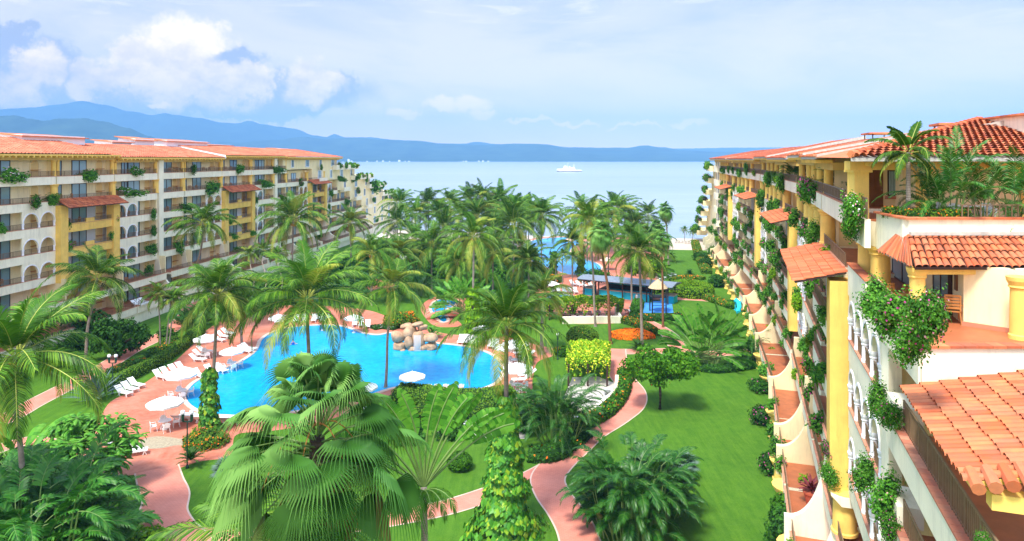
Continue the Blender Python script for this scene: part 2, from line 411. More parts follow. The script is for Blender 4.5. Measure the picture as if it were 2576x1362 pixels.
# ------------------------------------------------------------------ light
SUN_EL, SUN_AZ = radians(60), radians(213)      # azimuth clockwise from +Y
sun = bpy.data.lights.new('sun', 'SUN'); so = bpy.data.objects.new('sun', sun); col.objects.link(so)
sun.energy = 3.9; sun.angle = radians(12); sun.color = (1.0, 0.95, 0.86)
sd = Vector((sin(SUN_AZ)*cos(SUN_EL), cos(SUN_AZ)*cos(SUN_EL), sin(SUN_EL)))
so.rotation_euler = sd.to_track_quat('Z', 'Y').to_euler(); so.location = (0, 0, 80)
sc.view_settings.view_transform = 'Standard'; sc.view_settings.look = 'None'
sc.view_settings.exposure = 0.88; sc.view_settings.gamma = 1.0

def world():
    w = bpy.data.worlds.new('World'); sc.world = w; w.use_nodes = True
    nt = w.node_tree; nt.nodes.clear()
    out = nt.nodes.new('ShaderNodeOutputWorld')
    sky = nt.nodes.new('ShaderNodeTexSky'); sky.sky_type = 'NISHITA'; sky.sun_disc = False
    sky.sun_elevation = SUN_EL; sky.sun_rotation = SUN_AZ; sky.air_density = 1.0; sky.dust_density = 0.6; sky.ozone_density = 3.0
    bg = N(nt, 'ShaderNodeBackground', Strength=0.105)
    tc = nt.nodes.new('ShaderNodeTexCoord')
    sep = nt.nodes.new('ShaderNodeSeparateXYZ'); L(nt, tc.outputs['Generated'], sep.inputs[0])
    def mt(op, a, b=None, c=None, clamp=False):
        n = nt.nodes.new('ShaderNodeMath'); n.operation = op; n.use_clamp = clamp
        for i, v in enumerate((a, b, c)):
            if v is None: continue
            if hasattr(v, 'links'): L(nt, v, n.inputs[i])
            else: n.inputs[i].default_value = v
        return n.outputs[0]
    X, Y, Z = sep.outputs
    az = mt('ARCTAN2', X, Y)
    el = mt('ARCTAN2', Z, mt('SQRT', mt('ADD', mt('MULTIPLY', X, X), mt('MULTIPLY', Y, Y))))
    cmb = nt.nodes.new('ShaderNodeCombineXYZ'); L(nt, az, cmb.inputs[0]); L(nt, el, cmb.inputs[1])
    def nz(scale, detail, rough, sx=1, sy=1, off=0.0, dist=0.0):
        mp = N(nt, 'ShaderNodeMapping'); mp.inputs['Scale'].default_value = (sx, sy, 1); mp.inputs['Location'].default_value = (off, off*0.7, off)
        L(nt, cmb.outputs[0], mp.inputs['Vector'])
        return noise(nt, scale, detail, rough, mp.outputs[0], dist)
    def ss(x, a, b):
        n = nt.nodes.new('ShaderNodeMapRange'); n.interpolation_type = 'SMOOTHSTEP'
        L(nt, x, n.inputs[0]); n.inputs[1].default_value = a; n.inputs[2].default_value = b
        return n.outputs[0]
    def blobs(lst, noise_amp, n1, n2):
        u = mt('ADD', az, mt('MULTIPLY', mt('SUBTRACT', n1, 0.5), noise_amp))
        v = mt('ADD', el, mt('MULTIPLY', mt('SUBTRACT', n2, 0.5), noise_amp*0.8))
        best = None
        for (px, py, rx, ry) in lst:
            ca = math.atan((px-CX)/F); ce = math.atan((CY-py)/F*cos(ca))
            a = mt('DIVIDE', mt('SUBTRACT', u, ca), rx/F*cos(ca)**2); b = mt('DIVIDE', mt('SUBTRACT', v, ce), ry/F*cos(ca))
            e = mt('SUBTRACT', 1.0, mt('SQRT', mt('ADD', mt('MULTIPLY', a, a), mt('MULTIPLY', b, b))))
            best = e if best is None else mt('MAXIMUM', best, e)
        return best
    c = sky.outputs[0]
    K = 6.6                                   # cloud radiance in the sky texture's own units
    def lay(c, fac, colr, amt=1.0):
        return mixc(nt, mt('MULTIPLY', fac, amt), c, tuple(x*K for x in colr))
    # clear sky tint near the top right, pale veil over most of it
    c = mixc(nt, ss(el, -0.02, 0.5), tuple(x*K for x in (0.56, 0.60, 0.72)), tuple(x*K for x in (0.34, 0.50, 0.86)))
    sk = mixc(nt, 0.2, c, sky.outputs[0]); c = sk
    veil = nz(3.0, 6, 0.6, 1.0, 3.2, 3.0, 0.8)
    vf = mt('MULTIPLY', ss(veil, 0.22, 0.62), mt('SUBTRACT', 1.0, mt('MULTIPLY', ss(el, 0.13, 0.5), 0.45)))
    c = lay(c, vf, (0.73, 0.77, 0.84), 0.80)
    cir = nz(5.0, 7, 0.65, 1.0, 7.0, 11.0, 1.2)
    c = lay(c, mt('MULTIPLY', ss(cir, 0.54, 0.72), ss(el, 0.12, 0.22)), (0.93, 0.95, 0.98), 0.6)
    # low grey-blue layer towards the left horizon
    low = blobs([(250, 260, 560, 120), (-150, 200, 300, 170), (780, 250, 240, 70)], 0.25, nz(7, 6, 0.6, 1, 1, 21), nz(7, 6, 0.6, 1, 1, 27))
    c = lay(c, ss(low, 0.0, 0.7), (0.36, 0.45, 0.58), 0.85)
    nA, nB, nC = nz(13, 9, 0.66, 1, 1, 31), nz(13, 9, 0.66, 1, 1, 37), nz(20, 8, 0.65, 1, 1.3, 41)
    # shaded bodies behind
    b1 = blobs([(560, 185, 140, 85), (840, 225, 70, 55), (740, 235, 110, 50), (120, 190, 190, 100), (30, 120, 80, 70), (330, 235, 210, 55), (600, 255, 230, 30)], 0.17, nA, nB)
    c = lay(c, ss(b1, -0.05, 0.30), (0.33, 0.42, 0.56), 0.95)
    # lit billows
    b2 = blobs([(450, 130, 140, 108), (415, 205, 190, 75), (570, 210, 135, 66), (270, 190, 92, 60), (340, 145, 75, 70), (110, 175, 115, 75), (35, 215, 120, 72), (790, 212, 105, 55),
                (505, 95, 95, 55), (640, 200, 70, 45)], 0.15, nA, nB)
    shade = mt('ADD', mt('MULTIPLY', ss(el, 0.09, 0.185), 0.55), mt('MULTIPLY', ss(nC, 0.32, 0.66), 0.5), clamp=True)
    lit = mixc(nt, shade, tuple(x*K for x in (0.52, 0.56, 0.64)), tuple(x*K for x in (1.18, 1.12, 1.06)))
    c = mixc(nt, mt('MULTIPLY', ss(b2, 0.0, 0.5), 0.95), c, lit)
    b3 = blobs([(1110, 262, 55, 22), (1180, 262, 60, 28), (1215, 290, 45, 22), (1020, 285, 50, 18), (1340, 305, 90, 12), (1450, 312, 70, 8), (1590, 318, 90, 7), (400, 262, 40, 12), (1740, 310, 60, 14)], 0.06, nz(30, 7, 0.6, 1, 1, 51), nz(30, 7, 0.6, 1, 1, 57))
    c = lay(c, ss(b3, 0.02, 0.55), (0.97, 0.93, 0.90), 0.8)
    # air near the horizon glows: the lower the view, the brighter and warmer the sky behind the haze
    low_ = mt('POWER', 2.718, mt('MULTIPLY', mt('MAXIMUM', el, 0.0), -10.0))
    glow = mixc(nt, low_, (1.0, 1.0, 1.0), (3.0, 1.95, 1.5))
    c = mixc(nt, 1.0, c, glow, 'MULTIPLY')
    # brightness added to the unseen sky overhead, beside and behind, to fill the left wing
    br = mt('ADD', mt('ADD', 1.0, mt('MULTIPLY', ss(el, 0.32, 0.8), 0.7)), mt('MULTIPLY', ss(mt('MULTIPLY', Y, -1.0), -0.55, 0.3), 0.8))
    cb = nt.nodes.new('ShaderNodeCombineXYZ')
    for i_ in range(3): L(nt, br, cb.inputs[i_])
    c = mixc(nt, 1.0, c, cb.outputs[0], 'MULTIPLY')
    c = lay(c, ss(el, -0.001, -0.03), (0.35, 0.42, 0.45), 1.0)
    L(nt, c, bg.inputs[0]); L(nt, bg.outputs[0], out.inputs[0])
world()
# ================================================================== vegetation builders
UP = Vector((0, 0, 1))
def rv(r):
    while True:
        v = Vector((r.uniform(-1, 1), r.uniform(-1, 1), r.uniform(-1, 1)))
        if 0.05 < v.length < 1: return v.normalized()

def frond(mb, base, az, el, Ln, droop, r, leafL, nl, w, mr=0, ml=1, hang=0.5, lift=0.25, nseg=12, rr=0.035, start=0.14, side=0.0):
    pts = [Vector(base)]; dirs = []
    for i in range(nseg):
        t = (i+0.5)/nseg
        e = el - droop*t**1.35
        a = az + side*t*t
        d = Vector((cos(a)*cos(e), sin(a)*cos(e), sin(e)))
        dirs.append(d); pts.append(pts[-1] + d*(Ln/nseg))
    mb.tube(pts, [rr*(1-0.85*i/nseg) for i in range(nseg+1)], 3, mr, cap=False)
    base_i = len(mb.v)
    f = mb.xf
    for i in range(nl):
        t = start + (1-start)*(i+r.random()*0.6)/nl
        x = t*nseg; k = min(int(x), nseg-1)
        p = pts[k].lerp(pts[k+1], x-k); T = dirs[k]
        S = T.cross(UP)
        S = S.normalized() if S.length > 0.05 else Vector((-sin(az), cos(az), 0))
        Nn = S.cross(T)
        u = (t-start)/(1-start)
        ln = leafL*(0.35+0.65*sin(pi*min(1, 0.18+u*0.62)))*(1-0.45*u**3)*r.uniform(0.88, 1.1)
        fa = radians(28+38*u)
        for s in (-1, 1):
            if r.random() < 0.04: continue
            d = (S*s*cos(fa) + T*sin(fa) + Nn*(lift*(1-u)+r.uniform(-0.08, 0.08))).normalized()
            d2 = (d - UP*(hang*r.uniform(0.8, 1.25))).normalized()
            d3 = (d2 - UP*(hang*0.9)).normalized()
            p1 = p + d*ln*0.35; p2 = p1 + d2*ln*0.35; p3 = p2 + d3*ln*0.3
            W = T*(w*0.5)
            q = [mb.vert(v) for v in (p-W*0.6, p+W*0.6, p1+W, p1-W, p2+W*0.75, p2-W*0.75, p3)]
            mb.f += [[q[0], q[1], q[2], q[3]], [q[3], q[2], q[4], q[5]], [q[5], q[4], q[6]]]
            mb.m += [ml]*3
    return pts[-1]

def coco_crown(seed, nf=24, Ln=4.2, leafL=1.1, nl=70, w=0.058, old=3, young=2, wind=0.0):
    r = R(seed); mb = MB()
    for i in range(nf):
        u = i/(nf-1)
        el = radians(82 - 100*u**0.9 + r.uniform(-8, 8))
        az = i*2.39996 + r.uniform(-0.3, 0.3)
        ln = Ln*(0.72+0.34*min(1, u*2.2))*r.uniform(0.88, 1.1)
        dr = radians(38 + 60*u**0.6 + r.uniform(-10, 14))
        ml = 1
        if i >= nf-old: ml = 2
        elif i < young: ml = 3
        elif r.random() < 0.08: ml = 2
        frond(mb, (0.12*cos(az), 0.12*sin(az), 0.25-0.4*u), az, el, ln, dr, r, leafL*(0.8 if i < young else 1), nl, w, 0, ml,
              hang=0.25+0.75*u**0.7, lift=0.35-0.3*u, side=r.uniform(-0.5, 0.5)+wind)
    return mb.mesh('coconut_crown', [M['rib'], M['coco'], M['cocoyel'], M['cocolime']])

def nut_cluster(seed):
    r = R(seed); mb = MB()
    for k in range(9):
        a = r.uniform(0, 6.28); c = Vector((0.28*cos(a), 0.28*sin(a), -0.25-r.random()*0.35))
        pr = [(0.02, -0.13), (0.09, -0.1), (0.125, 0), (0.1, 0.09), (0.03, 0.14)]
        mb.lathe(c.x, c.y, [(q[0], q[1]+c.z) for q in pr], 7, 0)
    return mb.mesh('coconut_bunch', [M['coconut']], True)

def trunk_mb(pts, r0, r1, flare=1.5, n=9, seg=14):
    """smooth curved trunk through pts"""
    P = spline(pts, seg)
    k = len(P)-1
    rad = [r1 + (r0-r1)*(1-i/k) + r0*(flare-1)*max(0, 1-i/k*9)**2 for i in range(k+1)]
    mb = MB(); mb.tube(P, rad, n, 0)
    return mb

def spline(pts, per=8, closed=False):
    P = [Vector(p) for p in pts]; n = len(P); out = []
    if n < 3 and not closed:
        return [P[0].lerp(P[1], i/(per*2)) for i in range(per*2+1)]
    rng = n if closed else n-1
    for i in range(rng):
        if closed: a, b, c, d = P[(i-1) % n], P[i], P[(i+1) % n], P[(i+2) % n]
        else: a, b, c, d = P[max(i-1, 0)], P[i], P[i+1], P[min(i+2, n-1)]
        for k in range(per):
            t = k/per
            out.append(0.5*((2*b) + (c-a)*t + (2*a-5*b+4*c-d)*t*t + (3*b-a-3*c+d)*t**3))
    if not closed: out.append(P[-1])
    return out

def fan_leaf(mb, base, az, el, Lp, rad, r, nseg=34, spread=2.5, ml=1, mr=0, droop=0.6, cup=0.25, tipd=1.0, fold=0.06, bend=0.5, roll=0.0):
    d0 = Vector((cos(az)*cos(el), sin(az)*cos(el), sin(el)))
    e1 = el-bend; d1 = Vector((cos(az)*cos(e1), sin(az)*cos(e1), sin(e1)))
    base = Vector(base); mid = base + d0*Lp*0.55; hub = mid + d1*Lp*0.45
    mb.tube([base, mid, hub], [0.035, 0.028, 0.02], 4, mr, cap=False)
    e2 = e1-bend*0.8; D = Vector((cos(az)*cos(e2), sin(az)*cos(e2), sin(e2)))
    S = Vector((-sin(az), cos(az), 0)); Nn = S.cross(D)
    if Nn.z < 0: Nn = -Nn
    if roll: S, Nn = S*cos(roll)+Nn*sin(roll), Nn*cos(roll)-S*sin(roll)
    h = mb.vert(hub)
    tip_r = r.uniform(0.9, 1.1)
    for i in range(nseg):
        a = -spread + 2*spread*(i+0.5)/nseg; da = spread/nseg*1.0
        R1 = rad*0.60; R2 = rad*(1.12+0.10*cos(a))*r.uniform(0.9, 1.06)
        def q(aa, rr, lift):
            dd = D*cos(aa)+S*sin(aa)
            p = hub + dd*rr + Nn*(cup*rr*(abs(aa)/spread)**1.5 + lift)
            p.z -= droop*0.17*rr*rr/rad*(0.4+0.6*cos(aa*0.5)**2)
            return p
        Rm = R1*0.35
        v = [mb.vert(x) for x in (q(a-da, Rm, 0), q(a, Rm, fold*0.8), q(a+da, Rm, 0), q(a-da, R1, 0), q(a, R1, fold), q(a+da, R1, 0))]
        mb.f += [[h, v[0], v[1]], [h, v[1], v[2]], [v[0], v[3], v[4], v[1]], [v[1], v[4], v[5], v[2]]]; mb.m += [ml, 3 if ml == 1 else ml, ml, 3 if ml == 1 else ml]  # alternate pleat halves take the lighter green, so the folds' shading is in the colour
        m1 = q(a, R1+(R2-R1)*0.45, 0.0); m1.z -= tipd*0.09*rad
        t1 = q(a, R1+(R2-R1)*0.95, 0.0); t1.z -= tipd*(0.28+0.18*r.random())*rad*tip_r
        wv = (D*-sin(a)+S*cos(a))*(R1*da*0.34)
        x = [mb.vert(m1-wv), mb.vert(m1+Nn*fold*0.45), mb.vert(m1+wv), mb.vert(t1)]
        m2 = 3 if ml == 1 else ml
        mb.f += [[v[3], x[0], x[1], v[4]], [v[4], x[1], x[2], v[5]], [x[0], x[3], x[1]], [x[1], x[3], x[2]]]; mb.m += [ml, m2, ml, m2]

def fan_crown(seed, n=30, Lp=1.3, rad=1.15, nseg=30, dead=6, ups=85, down=-55):
    r = R(seed); mb = MB()
    for i in range(n):
        u = i/(n-1)
        el = radians(ups + (down-ups)*u + r.uniform(-7, 7)); az = i*2.39996+r.uniform(-0.25, 0.25)
        fan_leaf(mb, (0.1*cos(az), 0.1*sin(az), 0.3-0.8*u), az, el, Lp*r.uniform(0.85, 1.15), rad*(0.75+0.3*min(1, u*3))*r.uniform(0.9, 1.1), r, nseg,
                 ml=2 if i >= n-dead else 1, droop=0.5+0.8*u, tipd=0.6+0.8*u, bend=0.25+0.45*u, cup=0.3-0.2*u)
    return mb.mesh('fan_crown', [M['stem'], M['fan'], M['fandead'], M['fanlit']])

def blade(mb, base, az, el, Lp, Lb, W, r, mr=0, ml=1, droop=1.0, n=14, tear=0.25, fold=0.25, twist=0.0, rr=0.05):
    """long petiole carrying one broad blade split into strips along its veins"""
    P = [Vector(base)]; dd = []
    for i in range(8):
        e = el - droop*0.25*(i/8)**2
        d = Vector((cos(az)*cos(e), sin(az)*cos(e), sin(e))); dd.append(d); P.append(P[-1]+d*Lp/8)
    e0 = el-droop*0.25
    Q = [P[-1]]; dq = []
    for i in range(n):
        e = e0 - droop*0.9*((i+1)/n)**1.5
        d = Vector((cos(az)*cos(e), sin(az)*cos(e), sin(e))); dq.append(d); Q.append(Q[-1]+d*Lb/n)
    mb.tube(P+Q[2::3], [rr*(1-0.6*i/(len(P)+len(Q[2::3]))) for i in range(len(P)+len(Q[2::3]))], 4, mr, cap=False)
    for s in (-1, 1):
        prev = None
        for i in range(n):
            T = dq[i]; S = Vector((-sin(az), cos(az), 0)); Nn = S.cross(T)
            S = (S*cos(twist) + Nn*sin(twist)).normalized(); Nn = S.cross(T)
            t0 = i/n; t1 = (i+1)/n
            w0 = W*0.5*min(1, sin(pi*(0.06+0.90*t0))*1.25)**0.8; w1 = W*0.5*min(1, sin(pi*(0.06+0.90*t1))*1.25)**0.8
            sag = r.uniform(0, tear)
            dirv = (S*s + T*0.35 - Nn*(-fold) - UP*sag).normalized()
            a = Q[i]; b = Q[i+1]
            v = [mb.vert(x) for x in (a, b, b+dirv*w1*0.55, a+dirv*w0*0.55)]
            d2 = (dirv - UP*(0.25+sag)).normalized()
            g = T*(Lb/n*0.10*(1 if sag > tear*0.5 else 0))
            x = [mb.vert(b+dirv*w1*0.55+d2*w1*0.45-g), mb.vert(a+dirv*w0*0.55+d2*w0*0.45+g)]
            mb.f += [v, [v[3], v[2], x[0], x[1]]]; mb.m += [ml, ml]

def leafquad(mb, p, nrm, up, s, mi, asp=1.6):
    t = nrm.cross(up)
    t = t.normalized() if t.length > 0.02 else Vector((1, 0, 0))
    b = nrm.cross(t)
    a = b*(s*0.5*asp); c = t*(s*0.5)
    k = [mb.vert(x) for x in (p-a, p+c-nrm*s*0.12, p+a, p-c-nrm*s*0.12)]
    mb.f += [[k[0], k[1], k[2]], [k[0], k[2], k[3]]]; mb.m += [mi, mi]

def ball(mb, c, rad, mi, n=8, m=6, jitter=None):
    rings = []
    for j in range(1, m):
        ph = pi*j/m
        rings.append([mb.vert((c[0]+rad[0]*sin(ph)*cos(2*pi*k/n), c[1]+rad[1]*sin(ph)*sin(2*pi*k/n), c[2]+rad[2]*cos(ph))) for k in range(n)])
    t = mb.vert((c[0], c[1], c[2]+rad[2])); b = mb.vert((c[0], c[1], c[2]-rad[2]))
    for k in range(n):
        mb.f.append([t, rings[0][k], rings[0][(k+1) % n]]); mb.m.append(mi)
        mb.f.append([b, rings[-1][(k+1) % n], rings[-1][k]]); mb.m.append(mi)
        for A, B in zip(rings[:-1], rings[1:]):
            mb.f.append([A[k], B[k], B[(k+1) % n], A[(k+1) % n]]); mb.m.append(mi)

def cloud(seed, blobs, n, size, mats, flowers=0.0, fsize=None, core=0.72, hang=0.0, rough=0.18, shell=0.35, asp=1.5, mb=None, flat=False):
    """leaf clumps through the volume of a few ellipsoids; mats = [leaf, core, flower...]"""
    r = R(seed); mb = mb or MB()
    tot = sum((b[3]*b[4]+b[4]*b[5]+b[3]*b[5]) for b in blobs)
    for b in blobs:
        c = Vector(b[:3]); rad = Vector(b[3:6])
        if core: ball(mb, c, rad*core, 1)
        k = int(n*(b[3]*b[4]+b[4]*b[5]+b[3]*b[5])/tot)
        ph = [r.uniform(0, 6.28) for _ in range(6)]
        for i in range(k):
            d = rv(r)
            w = 1 + rough*(sin(d.x*5+ph[0])*sin(d.y*5+ph[1]) + sin(d.z*6+ph[2])*sin((d.x+d.y)*7+ph[3]) + 0.5*sin(d.x*13+ph[4])*sin(d.z*13+ph[5]))
            rr = (1 - shell*r.random()**1.5)*w
            p = c + Vector((d.x*rad.x, d.y*rad.y, d.z*rad.z))*rr
            inside = False
            for o in blobs:
                if o is b: continue
                q = Vector(((p.x-o[0])/o[3], (p.y-o[1])/o[4], (p.z-o[2])/o[5]))
                if q.length < 0.6: inside = True; break
            if inside: continue
            nrm = (d*1.0 + rv(r)*0.9 + UP*0.35).normalized()
            up = (UP + rv(r)*(0.9-hang*0.7)).normalized()
            fl = flowers and r.random() < flowers and rr > 0.8*w
            if fl: leafquad(mb, p+d*size*0.3, (d+rv(r)*0.5).normalized(), up, fsize or size, 2+r.randrange(len(mats)-2), 1.0)
            else: leafquad(mb, p, nrm, up, size*r.uniform(0.7, 1.25), 0, asp)
    return mb

def hedge_mesh(path, w, h, size, dens, mats, seed=1, flowers=0.0, zb=0.0, round_=0.25, wob=0.05):
    """clipped hedge along a centre line: solid inner body under a skin of small leaves"""
    r = R(seed); mb = MB()
    P = [Vector(p) for p in path]
    prof = []
    ws = w/2
    prof = [(-ws, 0), (-ws*1.04, h*0.5), (-ws*0.95, h*(1-round_)), (-ws*0.6, h), (ws*0.6, h), (ws*0.95, h*(1-round_)), (ws*1.04, h*0.5), (ws, 0)]
    fr = []
    for i, p in enumerate(P):
        T = (P[min(i+1, len(P)-1)]-P[max(i-1, 0)]); T.z = 0; T.normalize()
        fr.append((p, Vector((T.y, -T.x, 0))))
    K = 0.9
    rings = [[mb.vert((p + S*(x*K)).to_tuple()[:2] + (zb+p.z+z*0.96,)) for x, z in prof] for p, S in fr]
    for A, B in zip(rings[:-1], rings[1:]):
        for k in range(len(prof)-1):
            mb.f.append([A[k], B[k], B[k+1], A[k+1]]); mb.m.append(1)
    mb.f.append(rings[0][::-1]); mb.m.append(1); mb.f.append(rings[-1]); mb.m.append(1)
    segs = list(zip(prof[:-1], prof[1:])); per = [math.hypot(b[0]-a[0], b[1]-a[1]) for a, b in segs]
    for i in range(len(fr)-1):
        ln = (fr[i+1][0]-fr[i][0]).length
        for k, (a, b) in enumerate(segs):
            m = int(ln*per[k]*dens+r.random())
            for _ in range(m):
                u, v = r.random(), r.random()
                p = fr[i][0].lerp(fr[i+1][0], u); S = fr[i][1].lerp(fr[i+1][1], u)
                x = a[0]+(b[0]-a[0])*v; z = a[1]+(b[1]-a[1])*v
                nl = S*(b[1]-a[1]) - UP*(b[0]-a[0]); nl = -nl if (nl.dot(S)*x < 0 or (abs(nl.dot(S)) < 1e-3 and nl.z < 0)) else nl
                nl = nl.normalized() if nl.length > 0 else UP
                q = p + S*x + UP*(zb+z) + nl*r.uniform(-wob, wob)
                mi = 0
                if flowers and r.random() < flowers and z > h*0.4: mi = 2
                leafquad(mb, q, (nl+rv(r)*0.8).normalized(), (UP+rv(r)).normalized(), size*r.uniform(0.7, 1.3), mi, 1.4)
    # leafy ends
    for e, sg in ((0, -1), (-1, 1)):
        p, S = fr[e]; T = Vector((-S.y, S.x, 0))*sg
        for _ in range(int(w*h*dens)):
            x = r.uniform(-ws, ws); z = r.uniform(0, h)
            leafquad(mb, p+S*x+UP*(zb+z)+T*r.uniform(0, wob), (T+rv(r)*0.8).normalized(), (UP+rv(r)).normalized(), size, 0, 1.4)
    return mb.mesh('hedge', mats)

def areca_mesh(seed, nf=46, Ln=2.6, spread=0.6, leafL=0.42, nl=34, w=0.045, hgt=1.2, lean=0.5, mats=None, el_min=20):
    r = R(seed); mb = MB()
    for i in range(nf):
        az = i*2.39996+r.uniform(-0.4, 0.4); u = r.random()
        rad = spread*sqrt(u)
        st = hgt*r.uniform(0.25, 1.0)
        b = Vector((rad*cos(az), rad*sin(az), 0)); t = b + Vector((cos(az)*lean*u, sin(az)*lean*u, st))
        if i % 3 == 0: mb.tube([b, (b+t)/2+Vector((0, 0, 0.05)), t], [0.05, 0.045, 0.035], 4, 0, cap=False)
        frond(mb, t, az, radians(r.uniform(el_min, 88)), Ln*r.uniform(0.8, 1.15), radians(r.uniform(55, 100)), r, leafL, nl, w, 0, 1, hang=0.35, lift=0.45, nseg=9, rr=0.022, start=0.18, side=r.uniform(-0.3, 0.3))
    return mb.mesh('areca', mats or [M['stem'], M['areca']])

def rosette(seed, nf, Ln, leafL, nl, w, elr=(15, 80), droop=(30, 60), mats=None, z=0.0, hang=0.1):
    r = R(seed); mb = MB()
    for i in range(nf):
        az = i*2.39996; u = i/nf
        frond(mb, (0, 0, z), az, radians(elr[1]+(elr[0]-elr[1])*u+r.uniform(-5, 5)), Ln*r.uniform(0.85, 1.1), radians(r.uniform(*droop)), r, leafL, nl, w, 0, 1, hang=hang, lift=0.25, nseg=8, rr=0.02, start=0.1)
    return mb.mesh('rosette', mats or [M['stem'], M['darkbush']])

# ------------------------------------------------------------------ palm placing
COCO = [coco_crown(11, 30), coco_crown(12, 27, wind=0.3), coco_crown(13, 32, Ln=4.0), coco_crown(14, 26, Ln=4.4, old=5), coco_crown(15, 29, young=4, old=5), coco_crown(16, 24, Ln=3.9, wind=-0.35), coco_crown(17, 31, Ln=4.3)]
COCO_FAR = [coco_crown(21+i, 26, nl=36, w=0.095) for i in range(4)]
NUTS = nut_cluster(5)
FANC = [fan_crown(31, 34, 1.1, 1.0, 22), fan_crown(32, 30, 1.2, 1.05, 22)]

def palm(label, crown_px, base_px=None, D=None, rad_px=90, kind='coco', var=0, rot=None, r0=0.17, group='palms in the hotel garden', nuts=True, tr='trunk', bend=0.0, zmax=None, name=None, cat='palm tree'):
    """crown_px: where the crown's heart stands; base_px: where the trunk meets the ground (gives the distance)"""
    if base_px:
        b = at(*base_px)
        D = b.y if D is None else D
    top = atd(crown_px[0], crown_px[1], D)
    if not base_px: b = Vector((top.x, D, 0))
    s = rad_px*D/F/4.0
    rg = R(int(crown_px[0]*7+crown_px[1]))
    root = empty(name or ('fan_palm' if kind == 'fan' else 'coconut_palm'), b, label, cat, group)
    t = top-b
    mid = t*0.5 + Vector((t.x*-0.12+bend, rg.uniform(-0.3, 0.3), 0))
    mb = trunk_mb([(0, 0, -0.1), t*0.22+Vector((bend*0.6, 0, 0)), mid, t*0.8, t], r0, r0*0.62)
    mb.build('trunk', [M[tr]], root, True)
    lst = FANC if kind == 'fan' else (COCO_FAR if kind == 'far' else COCO)
    cr = put('crown', lst[(var+int(crown_px[1])) % len(lst)], root, t, (rg.uniform(-0.16, 0.16), rg.uniform(-0.16, 0.16), rot if rot is not None else rg.uniform(0, 6.28)), (s, s, s*rg.uniform(0.9, 1.12)))
    if nuts and kind == 'coco': put('coconut_bunch', NUTS, cr, (0, 0, 0.1), (0, 0, rg.random()*6))
    return root
# ================================================================== terrain, paths, pools
def poly_px(pts, z=0.0, per=6, closed=True, smooth=True):
    W = [at(x, y, 0) for x, y in pts]
    W = spline(W, per, closed) if smooth else W
    return [Vector((p.x, p.y, z)) for p in W]

def sheet(name, pts, mat, kind='structure', label=None, cat=None):
    mb = MB()
    for p in pts: mb.vert(p)
    for t in tessellate_polygon([pts]):
        a, b, c = [pts[i] for i in t]
        cr = (b-a).cross(c-a).z
        mb.f.append(list(t) if cr > 0 else [t[0], t[2], t[1]]); mb.m.append(0)
    return tag(mb.build(name, [mat]), label, cat, None, kind)

def strip_pts(line, w0, w1=None):
    w1 = w0 if w1 is None else w1
    A, B = [], []
    for i, p in enumerate(line):
        T = line[min(i+1, len(line)-1)]-line[max(i-1, 0)]; T.z = 0; T.normalize()
        S = Vector((T.y, -T.x, 0)); w = (w0+(w1-w0)*i/(len(line)-1))/2
        A.append(p-S*w); B.append(p+S*w)
    return A, B

def strip(name, line, w, z, mat, kind='structure', h=0.0):
    A, B = strip_pts(line, w); mb = MB()
    for i in range(len(A)-1):
        if h:
            mb.face([(A[i].x, A[i].y, z+h), (B[i].x, B[i].y, z+h), (B[i+1].x, B[i+1].y, z+h), (A[i+1].x, A[i+1].y, z+h)][::-1])
            mb.face([(A[i].x, A[i].y, z), (A[i].x, A[i].y, z+h), (A[i+1].x, A[i+1].y, z+h), (A[i+1].x, A[i+1].y, z)])
            mb.face([(B[i].x, B[i].y, z), (B[i+1].x, B[i+1].y, z), (B[i+1].x, B[i+1].y, z+h), (B[i].x, B[i].y, z+h)])
        else:
            mb.face([(A[i].x, A[i].y, z), (A[i+1].x, A[i+1].y, z), (B[i+1].x, B[i+1].y, z), (B[i].x, B[i].y, z)][::-1])
    return tag(mb.build(name, [mat]), kind=kind)

V = Vector
shore = [V((-2500, 460, 0)), V((-300, 262, 0)), V((-90, 236, 0)), V((-30, 206, 0)), V((10, 188, 0)), V((50, 182, 0)), V((300, 150, 0)), V((2500, 20, 0))]
sheet('ground', [V((-2500, -300, 0)), V((2500, -300, 0))] + shore[::-1], M['grass'])
mb = MB()
prof = [(-14, 0.006), (0, 0.012), (10, -0.15), (24, -0.9), (60, -4)]
for (o0, z0), (o1, z1) in zip(prof[:-1], prof[1:]):
    for a, b in zip(shore[:-1], shore[1:]):
        mb.face([(a.x, a.y+o0, z0), (b.x, b.y+o0, z0), (b.x, b.y+o1, z1), (a.x, a.y+o1, z1)])
tag(mb.build('beach_sand', [M['sand']]), kind='structure')
mb = MB(); ys = [100, 190, 260, 400, 700, 1200, 2200, 4000, 8000, 13500]
for a, b in zip(ys[:-1], ys[1:]):
    for i in range(-6, 6):
        mb.face([(i*2200, a, -0.42), ((i+1)*2200, a, -0.42), ((i+1)*2200, b, -0.42), (i*2200, b, -0.42)])
tag(mb.build('sea_water', [M['sea']]), kind='structure')

